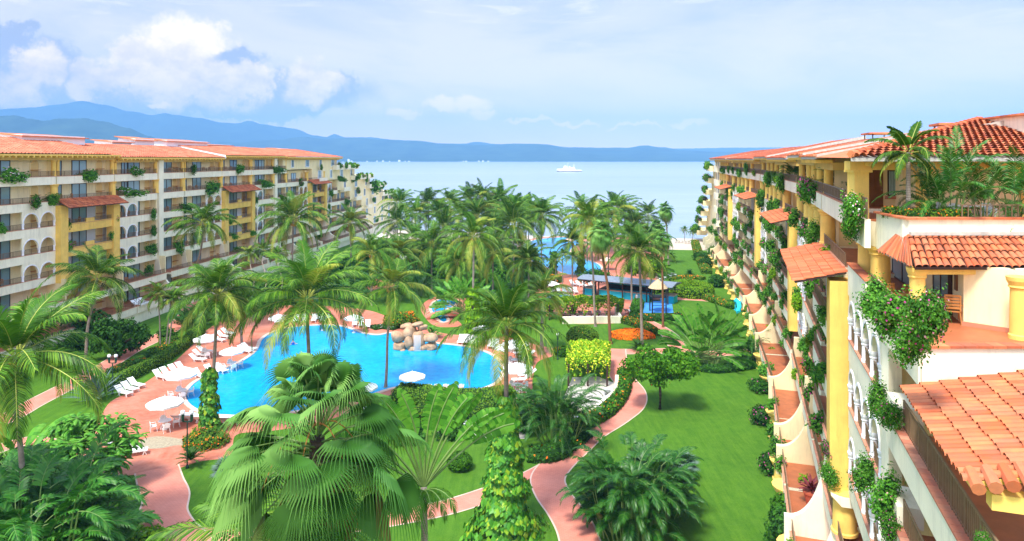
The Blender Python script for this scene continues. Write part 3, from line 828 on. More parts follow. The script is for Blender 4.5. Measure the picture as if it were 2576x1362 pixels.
# ---- deck
deck = [(235, 1190), (232, 1120), (270, 1020), (330, 985), (385, 950), (445, 905), (490, 862), (515, 835), (570, 800), (640, 775), (740, 768), (850, 772), (930, 782), (985, 800), (1050, 815),
        (1110, 838), (1200, 846), (1290, 850), (1350, 868), (1392, 878), (1392, 895), (1352, 912), (1340, 955), (1335, 985), (1285, 990), (1262, 985), (1215, 1000), (1140, 1006), (1060, 992), (990, 992), (900, 1030),
        (800, 1065), (680, 1085), (600, 1092), (585, 1120), (580, 1150), (500, 1162), (430, 1185), (350, 1195)]
sheet('pool_deck', poly_px(deck, 0.010), M['deck'])
updeck = [(1345, 655), (1300, 640), (1320, 606), (1400, 595), (1560, 596), (1655, 602), (1672, 640), (1655, 690), (1650, 730), (1625, 752), (1600, 770), (1592, 795), (1570, 812), (1440, 815),
          (1400, 800), (1355, 790), (1340, 760), (1350, 720)]
sheet('stream_deck', poly_px([(1060, 770), (1100, 745), (1160, 745), (1180, 770), (1150, 800), (1160, 820), (1100, 822), (1070, 800)], 0.010), M['deck'])
sheet('far_deck', poly_px([(900, 690), (960, 670), (1010, 680), (990, 720), (930, 730)], 0.010), M['deck'])
sheet('upper_deck', poly_px(updeck, 0.010), M['deck'])
# ---- paths
def path(name, pts, w, z=0.006, per=8):
    ln = spline([at(x, y) for x, y in pts], per)
    strip(name+'_edge', ln, w+0.22, z-0.002, M['coping'])
    return strip(name, ln, w, z, M['path'])
path('garden_path', [(1700, 883), (1640, 884), (1560, 885), (1480, 884), (1380, 882)], 2.0, 0.0145)
path('garden_path', [(1548, 878), (1550, 905), (1562, 945), (1592, 985), (1588, 1020), (1545, 1055), (1488, 1090), (1445, 1128), (1400, 1170), (1378, 1205), (1392, 1245), (1425, 1290), (1452, 1340), (1465, 1400), (1470, 1500)], 2.3, 0.0185)
path('garden_path', [(1400, 1168), (1330, 1205), (1240, 1240), (1130, 1275), (1020, 1298), (900, 1318), (700, 1345), (560, 1352), (450, 1345)], 1.75, 0.0145)
path('garden_path', [(395, 1180), (405, 1215), (418, 1250), (410, 1295), (430, 1335), (470, 1375), (500, 1440), (520, 1560)], 2.7, 0.0185)
path('garden_path', [(-60, 1085), (20, 1052), (80, 1018), (170, 972), (260, 925), (330, 882), (400, 848), (445, 818), (470, 790), (490, 765), (560, 735)], 2.1, 0.0145)
path('garden_path', [(-60, 1150), (20, 1122), (80, 1110), (160, 1130), (260, 1150)], 1.7, 0.0185)
path('garden_path', [(1590, 795), (1625, 810), (1665, 830), (1690, 850), (1712, 880), (1760, 892), (1850, 887), (1935, 888)], 2.0, 0.0225)
path('garden_path', [(1640, 752), (1700, 752), (1780, 756), (1850, 768)], 1.7, 0.0145)
# pebble inlay with drawn wave on the deck
sheet('pebble_inlay', poly_px([(345, 1118), (365, 1104), (395, 1098), (425, 1100), (450, 1104), (480, 1106), (484, 1120), (440, 1122), (410, 1128), (380, 1130), (355, 1128)], 0.0165), M['greystone'])
# ---- pools
def pool(name, pts, z=0.028, cop=0.42, per=6):
    P = poly_px(pts, z, per)
    o = sheet(name, P, M['pool'])
    loop = [V((p.x, p.y, 0)) for p in P]; loop = loop + [loop[0], loop[1]]
    c = 0.5
    A, B = [], []
    strip('pool_coping', loop, cop, 0.0, M['coping'], h=0.085)
    return P
main = [(463, 1002), (472, 978), (492, 960), (528, 942), (570, 925), (605, 910), (635, 890), (648, 872), (656, 855), (682, 838), (730, 825), (790, 819), (850, 820), (885, 828), (912, 838), (950, 843), (985, 838), (1020, 846), (1085, 862),
        (1140, 868), (1190, 876), (1232, 890), (1258, 910), (1266, 932), (1258, 956), (1235, 972), (1200, 982), (1150, 984), (1100, 978), (1050, 972), (990, 978), (920, 1000), (840, 1020), (760, 1035), (660, 1046), (570, 1048), (510, 1040), (475, 1022)]
pool('pool_water', main)
pool('pool_water', [(1312, 622), (1340, 606), (1385, 599), (1450, 598), (1462, 612), (1438, 628), (1440, 642), (1470, 652), (1506, 665), (1514, 680), (1490, 692), (1432, 692), (1400, 682), (1360, 668), (1325, 650)])
pool('pool_water', [(1372, 748), (1390, 740), (1420, 741), (1447, 748), (1430, 756), (1385, 757)])
pool('pool_water', [(1082, 775), (1095, 758), (1125, 752), (1150, 757), (1142, 772), (1118, 784), (1128, 806), (1112, 812), (1092, 796)])
# blue play court with raised kerb
P = poly_px([(1622, 762), (1690, 762), (1694, 788), (1618, 788)], 0.03, smooth=False); sheet('play_court', P, plain('blue_rubber', (0.06, 0.27, 0.72), 0.8, 0.15, 0.6, 0.1))
P = poly_px([(1826, 758), (1856, 760), (1864, 790), (1840, 776)], 0.03, smooth=False); sheet('play_court', P, M['turq'])
# grey paved terrace beyond the pergola
sheet('paved_terrace', poly_px([(1440, 950), (1505, 948), (1548, 965), (1545, 1000), (1490, 1048), (1425, 1050), (1418, 1000)], 0.012, smooth=False), M['floorgrey'])
sheet('paved_terrace', poly_px([(1100, 1060), (1230, 1060), (1330, 1070), (1320, 1105), (1100, 1100)], 0.012, smooth=False), M['floorgrey'])

# ---- hills across the bay
def ridge(pts, D, depth, seed, rough):
    r = R(seed); mb = MB(); cols = []
    xs = []; n = 260
    x0, x1 = pts[0][0], pts[-1][0]
    ph = [(r.uniform(0, 6.28), r.uniform(0.9, 1.1)) for _ in range(12)]
    for i in range(n+1):
        x = x0+(x1-x0)*i/n
        for (a, ya), (b, yb) in zip(pts[:-1], pts[1:]):
            if a <= x <= b:
                t = (x-a)/(b-a); t = t*t*(3-2*t); y = ya+(yb-ya)*t; break
        zt = H+(CY-y)*D/F; X = (x-CX)/F*D
        row = []
        m = 14
        for j in range(m+1):
            v = j/m                                   # 0 foot (towards the bay), 1 crest
            Y = D - depth*(1-v)
            spur = sum(sin(X/s*f+p+v*1.5)*amp for (p, f), s, amp in zip(ph, (700, 420, 260, 160, 95, 60), (0.5, 0.45, 0.35, 0.25, 0.14, 0.08)))
            prof = v**1.35*(1+rough*spur*sin(pi*v))
            zz = max(-1.0, zt*prof) if j else -3
            if j == m: zz = zt + r.uniform(-1, 1)*2.0
            row.append(mb.vert((X*(Y/D)**0.35, Y, zz)))
        row.append(mb.vert((X, D+depth*0.8, -3)))
        cols.append(row)
    for A, B in zip(cols[:-1], cols[1:]):
        for j in range(len(A)-1):
            mb.f.append([A[j], B[j], B[j+1], A[j+1]]); mb.m.append(0)
    return tag(mb.build('hills', [M['hill']], smooth=True), kind='structure')
far = [(-700, 300), (-300, 285), (0, 275), (80, 271), (150, 263), (205, 254), (260, 264), (330, 281), (385, 290), (415, 285), (440, 290), (500, 297), (560, 309), (595, 311), (625, 304), (660, 313), (700, 319), (740, 324), (790, 341), (820, 345), (840, 338), (870, 346), (930, 346),
       (1000, 353), (1060, 358), (1130, 362), (1170, 362), (1195, 357), (1250, 363), (1300, 372), (1400, 385), (1500, 398)]
mid = [(-500, 380), (200, 372), (600, 358), (700, 352), (760, 344), (820, 350), (900, 346), (960, 352), (1040, 354), (1120, 362), (1210, 366), (1290, 362), (1370, 364), (1430, 371), (1500, 372), (1580, 372), (1620, 366), (1665, 371), (1720, 378), (1800, 382), (1900, 383), (2100, 380), (2400, 385)]
far2 = [(1500, 390), (1650, 376), (1720, 374), (1850, 372), (2050, 371), (2400, 376)]
near = [(-500, 330), (-200, 305), (0, 292), (40, 291), (75, 299), (110, 304), (150, 299), (210, 298), (260, 306), (320, 322), (370, 342), (420, 362), (470, 385), (520, 400.5)]
ridge(far, 9500, 2600, 1, 0.30); ridge(far2, 10500, 1500, 5, 0.2); ridge(mid, 7600, 1500, 2, 0.35); ridge(near, 5200, 1500, 3, 0.4)
# pale buildings of the town along the far shore
r = R(9)
for k in range(24):
    x = r.choice([r.gauss(700, 20), r.gauss(1010, 25), r.gauss(940, 25), r.uniform(650, 1250), r.gauss(1180, 30)])
    D = r.uniform(5950, 6030); X = (x-CX)/F*D; hh = r.choice([4, 5, 6, 8, 12]) if r.random() < 0.8 else 20; ww = r.uniform(8, 26)
    mb = MB(); mb.box(X, X+ww, D, D+20, -2, hh); mb.box(X+ww*0.2, X+ww*0.7, D+4, D+16, hh, hh+4)
    o = mb.build('distant_building', [M['farhouse']])
    tag(o, 'tiny pale building of the far shore town below the blue hills', 'building', 'pale buildings on the far shore')

# ---- the air
mb = MB(); mb.box(-13000, 13000, -400, 13400, -6, 850)
haze = mb.build('haze', []); tag(haze, kind='stuff')
m, nt, out = nodes('sea_air')
pv = nt.nodes.new('ShaderNodeVolumePrincipled')
pv.inputs['Color'].default_value = (0.24, 0.55, 1.0, 1)
pv.inputs['Density'].default_value = 0.000135
pv.inputs['Anisotropy'].default_value = -0.4
L(nt, pv.outputs[0], out.inputs['Volume'])
haze.data.materials.append(m)

# ---- ship
root = empty('ship', (at(1433, 432).x, 1240, -0.42), 'white ship with two masts lying in the bay', 'ship')
mb = MB(); hl = []
for x, w in ((-22.5, 0.3), (-18, 2.4), (-12, 3.8), (0, 4.2), (14, 4.0), (22, 3.2)): hl.append((x, w))
def hull(mb, z0, z1, k0, k1, mi):
    for (xa, wa), (xb, wb) in zip(hl[:-1], hl[1:]):
        for s in (-1, 1):
            mb.face([(xa*(1 if z1 < 3 else 1.03), s*wa*k0, z0), (xb, s*wb*k0, z0), (xb, s*wb*k1, z1), (xa*1.03, s*wa*k1, z1)], mi)
    mb.face([(hl[-1][0], -hl[-1][1]*k0, z0), (hl[-1][0], hl[-1][1]*k0, z0), (hl[-1][0], hl[-1][1]*k1, z1), (hl[-1][0], -hl[-1][1]*k1, z1)], mi)
hull(mb, -1, 1.0, 0.9, 0.95, 1); hull(mb, 1.0, 3.6, 0.95, 1.05, 0)
mb.face([(x*1.03, w*1.05, 3.6) for x, w in hl]+[(x*1.03, -w*1.05, 3.6) for x, w in hl[::-1]], 0)
mb.build('hull', [M['shipwhite'], M['black']], root)
mb = MB(); mb.box(-23, -12, -2.6, 2.6, 3.6, 5.4); mb.box(-12, 10, -3.2, 3.2, 3.6, 6.6); mb.box(-11, -4, -2.8, 2.8, 6.6, 9.2); mb.box(-10, -6, -2.4, 2.4, 9.2, 11.0); mb.box(1, 4, -2.8, -1.2, 6.6, 8.2); mb.box(5, 7, -2.8, -1.2, 6.6, 8.2)
mb.build('deckhouse', [M['shipwhite']], root)
mb = MB(); mb.tube([(-4, 0, 8), (-2.5, 0, 18)], [0.35, 0.12], 5); mb.tube([(-6, 0, 15), (0, 0, 15.4)], 0.12, 4); mb.build('mast', [M['shipwhite']], root)
mb = MB(); mb.tube([(8, 0, 6), (8, 0, 14)], [0.8, 0.3], 6); mb.build('mast', [M['shipwhite']], root)
mb = MB(); mb.cyl(0.0, 0, 6.6, 10.0, 1.3, 1.1, 10); mb.build('funnel', [M['shipwhite']], root)
# ================================================================== hotel buildings
Z0, PITCH = 2.2, 3.0
def LV(k): return Z0 + PITCH*k

class Frame:
    """facade line: s along it, t outwards, z up; everything relative to the building's root"""
    def __init__(self, a, b, left, root_loc):
        self.o = V((a[0], a[1], 0)); d = V((b[0]-a[0], b[1]-a[1], 0)); self.len = d.length; self.d = d.normalized()
        self.n = V((self.d.y, -self.d.x, 0)) if left else V((-self.d.y, self.d.x, 0))
        self.left = left; self.r = V(root_loc)
    def __call__(self, s, t, z):
        p = self.o + self.d*s + self.n*t - self.r
        return V((p.x, p.y, z - self.r.z))
    def w(self, s, t, z):
        return self(s, t, z) + self.r
    def rot(self):
        # local +x along facade, local +y pointing inwards for parts modelled with their face at -y ... handled by mirrored scale
        return atan2(self.d.y, self.d.x)
    def scale(self):
        return (1, -1, 1) if self.left else (1, 1, 1)

# shared facade parts, modelled with x along the facade and +y outwards
def door_meshes(w, h):
    a = MB(); t = 0.06
    a.box(-w/2, -w/2+t, -0.05, 0.06, 0, h); a.box(w/2-t, w/2, -0.05, 0.06, 0, h); a.box(-w/2, w/2, -0.05, 0.06, h-t, h+0.02); a.box(-0.04, 0.04, -0.04, 0.055, 0, h-t)
    b = MB(); b.box(-w/2+t, -0.04, -0.03, 0.01, 0.02, h-t); b.box(0.04, w/2-t, -0.03, 0.01, 0.02, h-t)
    return a.mesh('sliding_door', [M['darkwood']]), b.mesh('pane', [M['glass']])
DOOR = door_meshes(2.6, 2.15); DOOR_S = door_meshes(1.3, 2.1)
def window_meshes(w, h):
    a = MB(); t = 0.16
    a.box(-w/2-t, -w/2, -0.02, 0.07, -t, h+t); a.box(w/2, w/2+t, -0.02, 0.07, -t, h+t); a.box(-w/2, w/2, -0.02, 0.07, h, h+t); a.box(-w/2, w/2, -0.02, 0.09, -t, 0)
    c = MB(); c.box(-w/2, w/2, 0.0, 0.02, 0, h); 
    d = MB(); d.box(-0.03, 0.03, 0.021, 0.05, 0, h); d.box(-w/2, w/2, 0.0215, 0.045, h*0.32, h*0.36); d.box(-w/2, -w/2+0.05, 0.021, 0.05, 0, h); d.box(w/2-0.05, w/2, 0.021, 0.05, 0, h)
    return a.mesh('window', [M['white']]), c.mesh('pane', [M['glass']]), d.mesh('mullion', [M['darkwood']])
WIN_L = window_meshes(2.0, 1.9); WIN_S = window_meshes(1.2, 1.9)

def arch_outline(cx, rad, zs, n=9):
    return [(cx - rad*cos(pi*k/n), zs + rad*sin(pi*k/n)) for k in range(n+1)]
def niche_mesh(w=1.2, h=2.0, depth=0.35):
    """arched recess shown as a raised surround with a sunk ochre panel, shelf across it"""
    a = MB(); pts = [(-w/2, 0.0)] + arch_outline(0, w/2, h-w/2) + [(w/2, 0.0)]
    c = MB()
    lo = [c.vert((x, 0.012, z)) for x, z in pts]
    c.f.append(lo); c.m.append(0)
    o = 0.09
    pts2 = [(-w/2-o, 0.0)] + arch_outline(0, w/2+o, h-w/2) + [(w/2+o, 0.0)]
    for (p, q), (p2, q2) in zip(zip(pts[:-1], pts[1:]), zip(pts2[:-1], pts2[1:])):
        a.face([(p[0], 0.06, p[1]), (q[0], 0.06, q[1]), (q2[0], 0.06, q2[1]), (p2[0], 0.06, p2[1])])
        a.face([(p[0], 0.012, p[1]), (q[0], 0.012, q[1]), (q[0], 0.06, q[1]), (p[0], 0.06, p[1])])
        a.face([(p2[0], 0.0, p2[1]), (p2[0], 0.06, p2[1]), (q2[0], 0.06, q2[1]), (q2[0], 0.0, q2[1])])
    b = MB(); b.box(-w*0.55, w*0.55, 0.0, 0.35, 0.72, 0.78)
    return c.mesh('niche', [M['niche']]), a.mesh('niche_surround', [M['cream']]), b.mesh('shelf', [M['wood']])
NICHE = niche_mesh()

def put_t(fr, trio, names, root, s, t, z, rot_extra=0.0):
    first = None
    for me, nm in zip(trio, names):
        if first is None:
            first = put(nm, me, root, fr(s, t, z), (0, 0, fr.rot()+rot_extra), fr.scale())
        else:
            put(nm, me, first)
    return first

class Hotel:
    def __init__(self, name, loc, label, left):
        self.root = empty(name, loc, label, 'hotel', 'hotel wings facing the garden'); self.left = left; self.loc = V(loc)
        self.walls = {}; self.count = {}
        self.plants = []
    def frame(self, a, b): return Frame(a, b, self.left, self.loc)
    def wall(self, key, fr):
        if key not in self.walls: self.walls[key] = MB()
        self.walls[key].xf = fr
        return self.walls[key]
    def part(self, name, mb, mats, smooth=False):
        o = mb.build(name, mats, self.root, smooth, fix=True); self.count[name] = self.count.get(name, 0)+1; return o
    def finish(self):
        for key, mb in self.walls.items():
            nm, mat = key
            self.part(nm, mb, [M[mat]])

def railing(hb, fr, s0, s1, t, z, h=0.62, step=0.16, tw=0.014):
    mb = MB(fr)
    mb.box(s0, s1, t-0.025, t+0.025, z+h-0.04, z+h); mb.box(s0, s1, t-0.015, t+0.015, z+0.06, z+0.09)
    n = max(2, int((s1-s0)/step))
    for i in range(n+1):
        s = s0+(s1-s0)*i/n; w = tw if i % 8 else tw*1.8
        mb.box(s-w, s+w, t-w, t+w, z, z+h-0.04)
    return hb.part('railing', mb, [M['iron']])

def column(hb, fr, s, t, z0, z1, r, mat='yellow', cap=0.22, n=12):
    mb = MB()
    c = fr(s, t, 0); zz = -hb.loc.z
    mb.lathe(c.x, c.y, [(r*1.12, z0+zz), (r*1.12, z0+zz+0.12), (r, z0+zz+0.16), (r*0.94, z1+zz-cap-0.1), (r*1.15, z1+zz-cap-0.05), (r*1.05, z1+zz-cap), (r*1.3, z1+zz-cap*0.45), (r*1.35, z1+zz)], n)
    return hb.part('column', mb, [M[mat]], True)

def tile_roof(hb, P, name='roof', tw=0.28, tl=0.42, mat='tile', seed=1, th=0.12, real=True, parent=None, under='yellow', jit=0.02, orad=None):
    """P(u,v): u along the eave 0..W, v from eave (0) up the slope to L; barrel tiles as separate half pipes over a deck"""
    f, W, Ln = P
    r = R(seed); mb = MB(f)
    nu = max(1, int(W/tw)); nv = max(1, int(Ln/tl)); du = W/nu; dv = Ln/nv
    # deck
    mb.box(0, W, 0.03, Ln, -th, -0.005, 1)
    for i in range(nu):
        for j in range(nv):
            u = (i+0.5)*du + r.uniform(-jit, jit); v0 = j*dv - (0.10 if j == 0 else 0.05) + r.uniform(-jit, jit); v1 = (j+1)*dv+0.06
            ra, rb = du*0.50, du*0.40; k = 5; h0 = 0.035+r.uniform(0, 0.012); h1 = 0.0
            A = [mb.vert((u-ra*cos(pi*q/k), v0, h0+ra*0.75*sin(pi*q/k))) for q in range(k+1)]
            B = [mb.vert((u-rb*cos(pi*q/k), v1, h1+rb*0.75*sin(pi*q/k))) for q in range(k+1)]
            for q in range(k):
                mb.f.append([A[q], B[q], B[q+1], A[q+1]]); mb.m.append(0)
    me = mb.mesh(name, [M[mat], M[under]])
    hb.count[name] = hb.count.get(name, 0)+1
    return put(name, me, hb.root if parent is None else parent)

def slope(fr, s0, t_e, z_e, t_r, z_r, rev=False):
    """eave along the facade at t_e,z_e rising inwards to t_r,z_r; returns f(u,v,h) and slope length"""
    dt, dz = t_r-t_e, z_r-z_e; Ls = math.hypot(dt, dz)
    def f(u, v, h):
        k = v/Ls
        return fr(s0+u, t_e+dt*k - dz/Ls*h*(1 if dt < 0 else -1)*-1*0 , z_e+dz*k+h)
    return f, Ls

def bay_floor(hb, fr, s0, s1, k, style, t=0.0, open_side=True, back=-1.15, rail=True, opts=()):
    """one balcony: slab, parapet band, railing, back wall openings"""
    z = LV(k); mat = 'yellow' if style == 'yellow' else 'palecream'
    mb = MB(fr)
    mb.box(s0, s1, back, t-0.14, z-0.28, z-0.012, 0); mb.box(s0, s1, back, t-0.141, z-0.011, z, 1)
    mb.box(s0, s1, t-0.14, t+0.06, z-0.78, z+0.18, 0)
    mb.box(s0-0.0, s1+0.0, t-0.17, t+0.10, z+0.18, z+0.235, 2)
    if style == 'yellow':
        mb.box(s0, s1, t-0.14, t+0.062, z+0.236, z+0.30, 0)
        c = s0+(s1-s0)*0.5; mb.box(c-0.75, c+0.75, t-0.15, t+0.07, z+0.30, z+0.75, 0)
    hb.part('balcony', mb, [M[mat], M['terracotta'], M['brick']])
    if rail:
        if style == 'yellow':
            railing(hb, fr, s0+0.1, s0+(s1-s0)*0.5-0.75, t-0.03, z+0.30, 0.5); railing(hb, fr, s0+(s1-s0)*0.5+0.75, s1-0.1, t-0.03, z+0.30, 0.5)
        else:
            railing(hb, fr, s0+0.05, s1-0.05, t-0.03, z+0.235)

def back_openings(hb, fr, s0, s1, k, plan, back=-1.15, shift=0.0):
    z = LV(k)
    for kind, f in plan:
        hw = {'door': 1.4, 'sdoor': 0.75, 'niche': 0.75}[kind]
        s = min(s0+(s1-s0)*f+shift, s1-hw)
        if kind == 'door': put_t(fr, DOOR, ('sliding_door', 'pane'), hb.root, s, back+0.03, z)
        elif kind == 'sdoor': put_t(fr, DOOR_S, ('sliding_door', 'pane'), hb.root, s, back+0.03, z)
        elif kind == 'niche': put_t(fr, NICHE, ('niche', 'niche_surround', 'shelf'), hb.root, s, back+0.01, z+0.25)

def arches(hb, fr, s0, s1, k, n, t=0.0, rad=None, mat='white'):
    """white arcade standing on the balcony band, solid above"""
    z = LV(k)+0.235; ztop = LV(k+1)-0.78; w = (s1-s0)/n; rad = rad or w*0.5-0.16; zs = ztop-0.28-rad
    mb = MB(fr)
    ta, tb = t-0.16, t+0.04
    for i in range(n):
        c = s0+w*(i+0.5); pts = arch_outline(c, rad, zs)
        pl = [(s0+w*i, zs)]+pts+[(s0+w*(i+1), zs)]
        for (x0, q0), (x1, q1) in zip(pl[:-1], pl[1:]):
            for tt in (ta, tb):
                mb.face([(x0, tt, q0), (x1, tt, q1), (x1, tt, ztop), (x0, tt, ztop)])
            mb.face([(x0, ta, q0), (x1, ta, q1), (x1, tb, q1), (x0, tb, q0)])
    mb.box(s0, s0+0.001, ta, tb, zs, ztop); mb.box(s1-0.001, s1, ta, tb, zs, ztop)
    # raised ring round every arch
    for i in range(n):
        c = s0+w*(i+0.5); A = arch_outline(c, rad, zs); B = arch_outline(c, rad+0.13, zs)
        for (p, q), (p2, q2) in zip(zip(A[:-1], A[1:]), zip(B[:-1], B[1:])):
            mb.face([(p[0], tb+0.045, p[1]), (q[0], tb+0.045, q[1]), (q2[0], tb+0.045, q2[1]), (p2[0], tb+0.045, p2[1])], 1)
            mb.face([(p2[0], tb, p2[1]), (p2[0], tb+0.045, p2[1]), (q2[0], tb+0.045, q2[1]), (q2[0], tb, q2[1])], 1)
            mb.face([(p[0], tb, p[1]), (p[0], tb+0.045, p[1]), (q[0], tb+0.045, q[1]), (q[0], tb, q[1])], 1)
    hb.part('arcade', mb, [M['palecream'], M[mat]])
    for i in range(n+1):
        s = s0+w*i
        s = max(s0+0.15, min(s1-0.15, s))
        column(hb, fr, s, t-0.06, z-0.03, zs+0.02, 0.15, mat, 0.2, 8)

def fin(hb, fr, s, k_top=2, t1=3.5, w=0.36, z_end=None, mat='palecream', t0=0.0):
    """swooping side wall between the lower terraces"""
    zt = LV(k_top)-0.3; zb = LV(0)+1.05 if z_end is None else z_end
    pts = [(t0, zt)]
    n = 14
    for i in range(n+1):
        a = pi/2*i/n
        pts.append((t0+0.35+(t1-0.35-t0)*(1-cos(a)), zt-(zt-zb)*sin(a)))
    pts += [(t1+0.25, zb), (t1+0.25, zb-1.9), (t0-0.3, zb-1.9), (t0-0.3, zt)]
    mb = MB(fr); mb.profile(pts, s-w/2, s+w/2, 0, 0)
    return hb.part('terrace_side_wall', mb, [M[mat], M['white']])

def awning(hb, fr, s0, s1, k, seed=1, tout=1.7, drop=0.75, over=0.5, tw=0.28, mat='tileold', z=None):
    z = LV(k)-0.12 if z is None else z
    a, b = s0-over*0.2, s1+over*0.2
    def f(u, v, h): return fr(a+u, tout - v*(tout-0.1)/Ls, z-drop + v*drop/Ls + h)
    Ls = math.hypot(tout-0.1, drop)
    return tile_roof(hb, (f, b-a, Ls), 'tile_awning', tw, 0.42, mat, seed, 0.08, under='darkwood')

# ------------------------------------------------------------------ left wing
def YX(Y, base=(-56.3, 75.1), k=0.0975): return (base[0]+k*(Y-base[1]), Y)
A_, B_ = YX(44.0), YX(240.0)
LW = Hotel('hotel_wing', (A_[0], A_[1], 0), 'long cream seven-storey hotel wing with red tile roof on the left of the garden', True)
FLW = LW.frame(A_, B_)
KK = sqrt(1+0.0975**2)
def S(Y): return (Y-44.0)*KK
bays = [  # Y0, Y1, lower style, floors, arches position
    (48.0, 59.5, 'open', None), (59.5, 71.4, 'open', None), (71.6, 83.0, 'arch_far', 'A'), (83.2, 93.4, 'yellow', 'B'), (93.6, 103.0, 'arch_near', 'C'), (104.4, 110.0, 'open', 'D'), (110.2, 121.6, 'arch_far', 'E'),
    (121.8, 132.6, 'yellow', 'F'), (132.8, 142.4, 'arch_near', 'G'), (143.8, 148.6, 'open', 'H'), (148.8, 160.2, 'arch_far', 'I'), (160.4, 170.6, 'yellow', 'J'), (170.8, 180.0, 'arch_near', 'K'), (180.2, 190.0, 'open', 'L'), (190.2, 200.0, 'open', 'M')]
END = {6: (147.0, 180.0), 5: (163.0, 194.0), 4: (180.2, 208.0), 3: (190.2, 222.0), 2: (200.2, 233.0), 1: (200.2, 240.0), 0: (200.2, 240.0)}
PLAN = {'open': (('sdoor', 0.03), ('door', 0.38), ('niche', 0.78)), 'small': (('door', 0.15), ('niche', 0.62)), 'yellow': (('sdoor', 0.0), ('door', 0.36), ('niche', 0.72)), 'arch_far': (('sdoor', -0.02), ('door', 0.30), ('niche', 0.72)), 'arch_near': (('sdoor', 0.20), ('door', 0.42), ('niche', 0.76))}
BAL = []    # places for planters and furniture: (wing, frame, s, t, z, level, bay letter, style)
for (y0, y1, st, letter) in bays:
    s0, s1 = S(y0), S(y1)
    for k in range(7):
        if y0 >= END[k][0]-0.5: continue
        low = k in (2, 3, 4)
        style = 'yellow' if (st == 'yellow' and low) else 'open'
        t = {1: 1.5, 0: 3.3}.get(k, 0.45 if style == 'yellow' else 0.0)
        bay_floor(LW, FLW, s0, s1, k, style, t, rail=not (k < 2))
        if k < 2: railing(LW, FLW, s0+0.3, s1-0.3, t-0.03, LV(k)+0.235)
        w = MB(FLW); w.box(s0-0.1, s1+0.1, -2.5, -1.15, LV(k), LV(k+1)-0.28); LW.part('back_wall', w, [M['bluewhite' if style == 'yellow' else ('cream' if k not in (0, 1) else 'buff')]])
        pl = PLAN['small'] if s1-s0 < 7 else PLAN[st]
        back_openings(LW, FLW, s0, s1, k, pl, shift=1.15*y0/63.6)
        if low and st == 'arch_far': arches(LW, FLW, s1-5.0, s1, k, 2)
        if low and st == 'arch_near': arches(LW, FLW, s0, s0+4.9, k, 2)
        BAL.append((LW, FLW, s0, s1, t, k, letter, style))
    ztop = LV(7)-0.5
    # party walls at the far side of every bay, columns on the two upper floors
    for k in range(7):
        if y0 >= END[k][0]-0.5: continue
        tt = -0.55 if k > 4 else {1: 1.3, 0: 1.3}.get(k, -0.17)
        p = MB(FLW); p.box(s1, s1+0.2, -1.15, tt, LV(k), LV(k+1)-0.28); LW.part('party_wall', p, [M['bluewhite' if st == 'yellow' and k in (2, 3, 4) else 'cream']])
    kt = 6 if y0 < 147 else 5
    if y0 < 146: column(LW, FLW, s1+0.05, -0.28, LV(6)+0.2, LV(7)-0.7, 0.27)
    if y0 < 162: column(LW, FLW, s1+0.05, -0.22, LV(5)+0.2, LV(6)-0.75, 0.42)
    if s1-s0 > 9 and y0 < 146: column(LW, FLW, s0+(s1-s0)*0.02+0.3, -0.28, LV(6)+0.2, LV(7)-0.7, 0.22)
    if st == 'yellow':
        for a, b in ((s0-0.25, s0+1.0), (s1-1.0, s1+0.25)):
            y = MB(FLW); y.box(a, b, -0.3, 0.75, LV(2)-0.8, LV(5)-0.35); LW.part('yellow_pillar', y, [M['yellow']])
        awning(LW, FLW, s0-0.2, s1+0.2, 5, int(s0), z=LV(5)+0.35, drop=1.0, tout=2.0)
    if y0 > 90 and letter:
        fin(LW, FLW, s1+0.1, 2, 3.3)
for y in (103.7, 143.1):
    pil = MB(FLW); pil.box(S(y)-0.55, S(y)+0.55, -1.15, 0.28, LV(1)-0.3, LV(7)-0.6); LW.part('pale_pilaster', pil, [M['palecream']])
# base, floor slabs behind, core
c = MB(FLW)
c.box(0, S(180), -14, -2.5, 0, LV(7)-0.3)
for k in range(6):
    a = max(180.0, END[k+1][1]) if k+1 in END else 180
    c.box(S(180), S(END[k][1])-0.1, -14, -2.5 if END[k][0] > 180.1 else -0.3, LV(k) if k else 0, LV(k+1)-0.004*k)
LW.part('building_core', c, [M['cream']])
bw = LW.wall(('base_wall', 'palecream'), FLW); bw.box(0, S(240), -2.2, 3.1, 0, LV(0)-0.78)
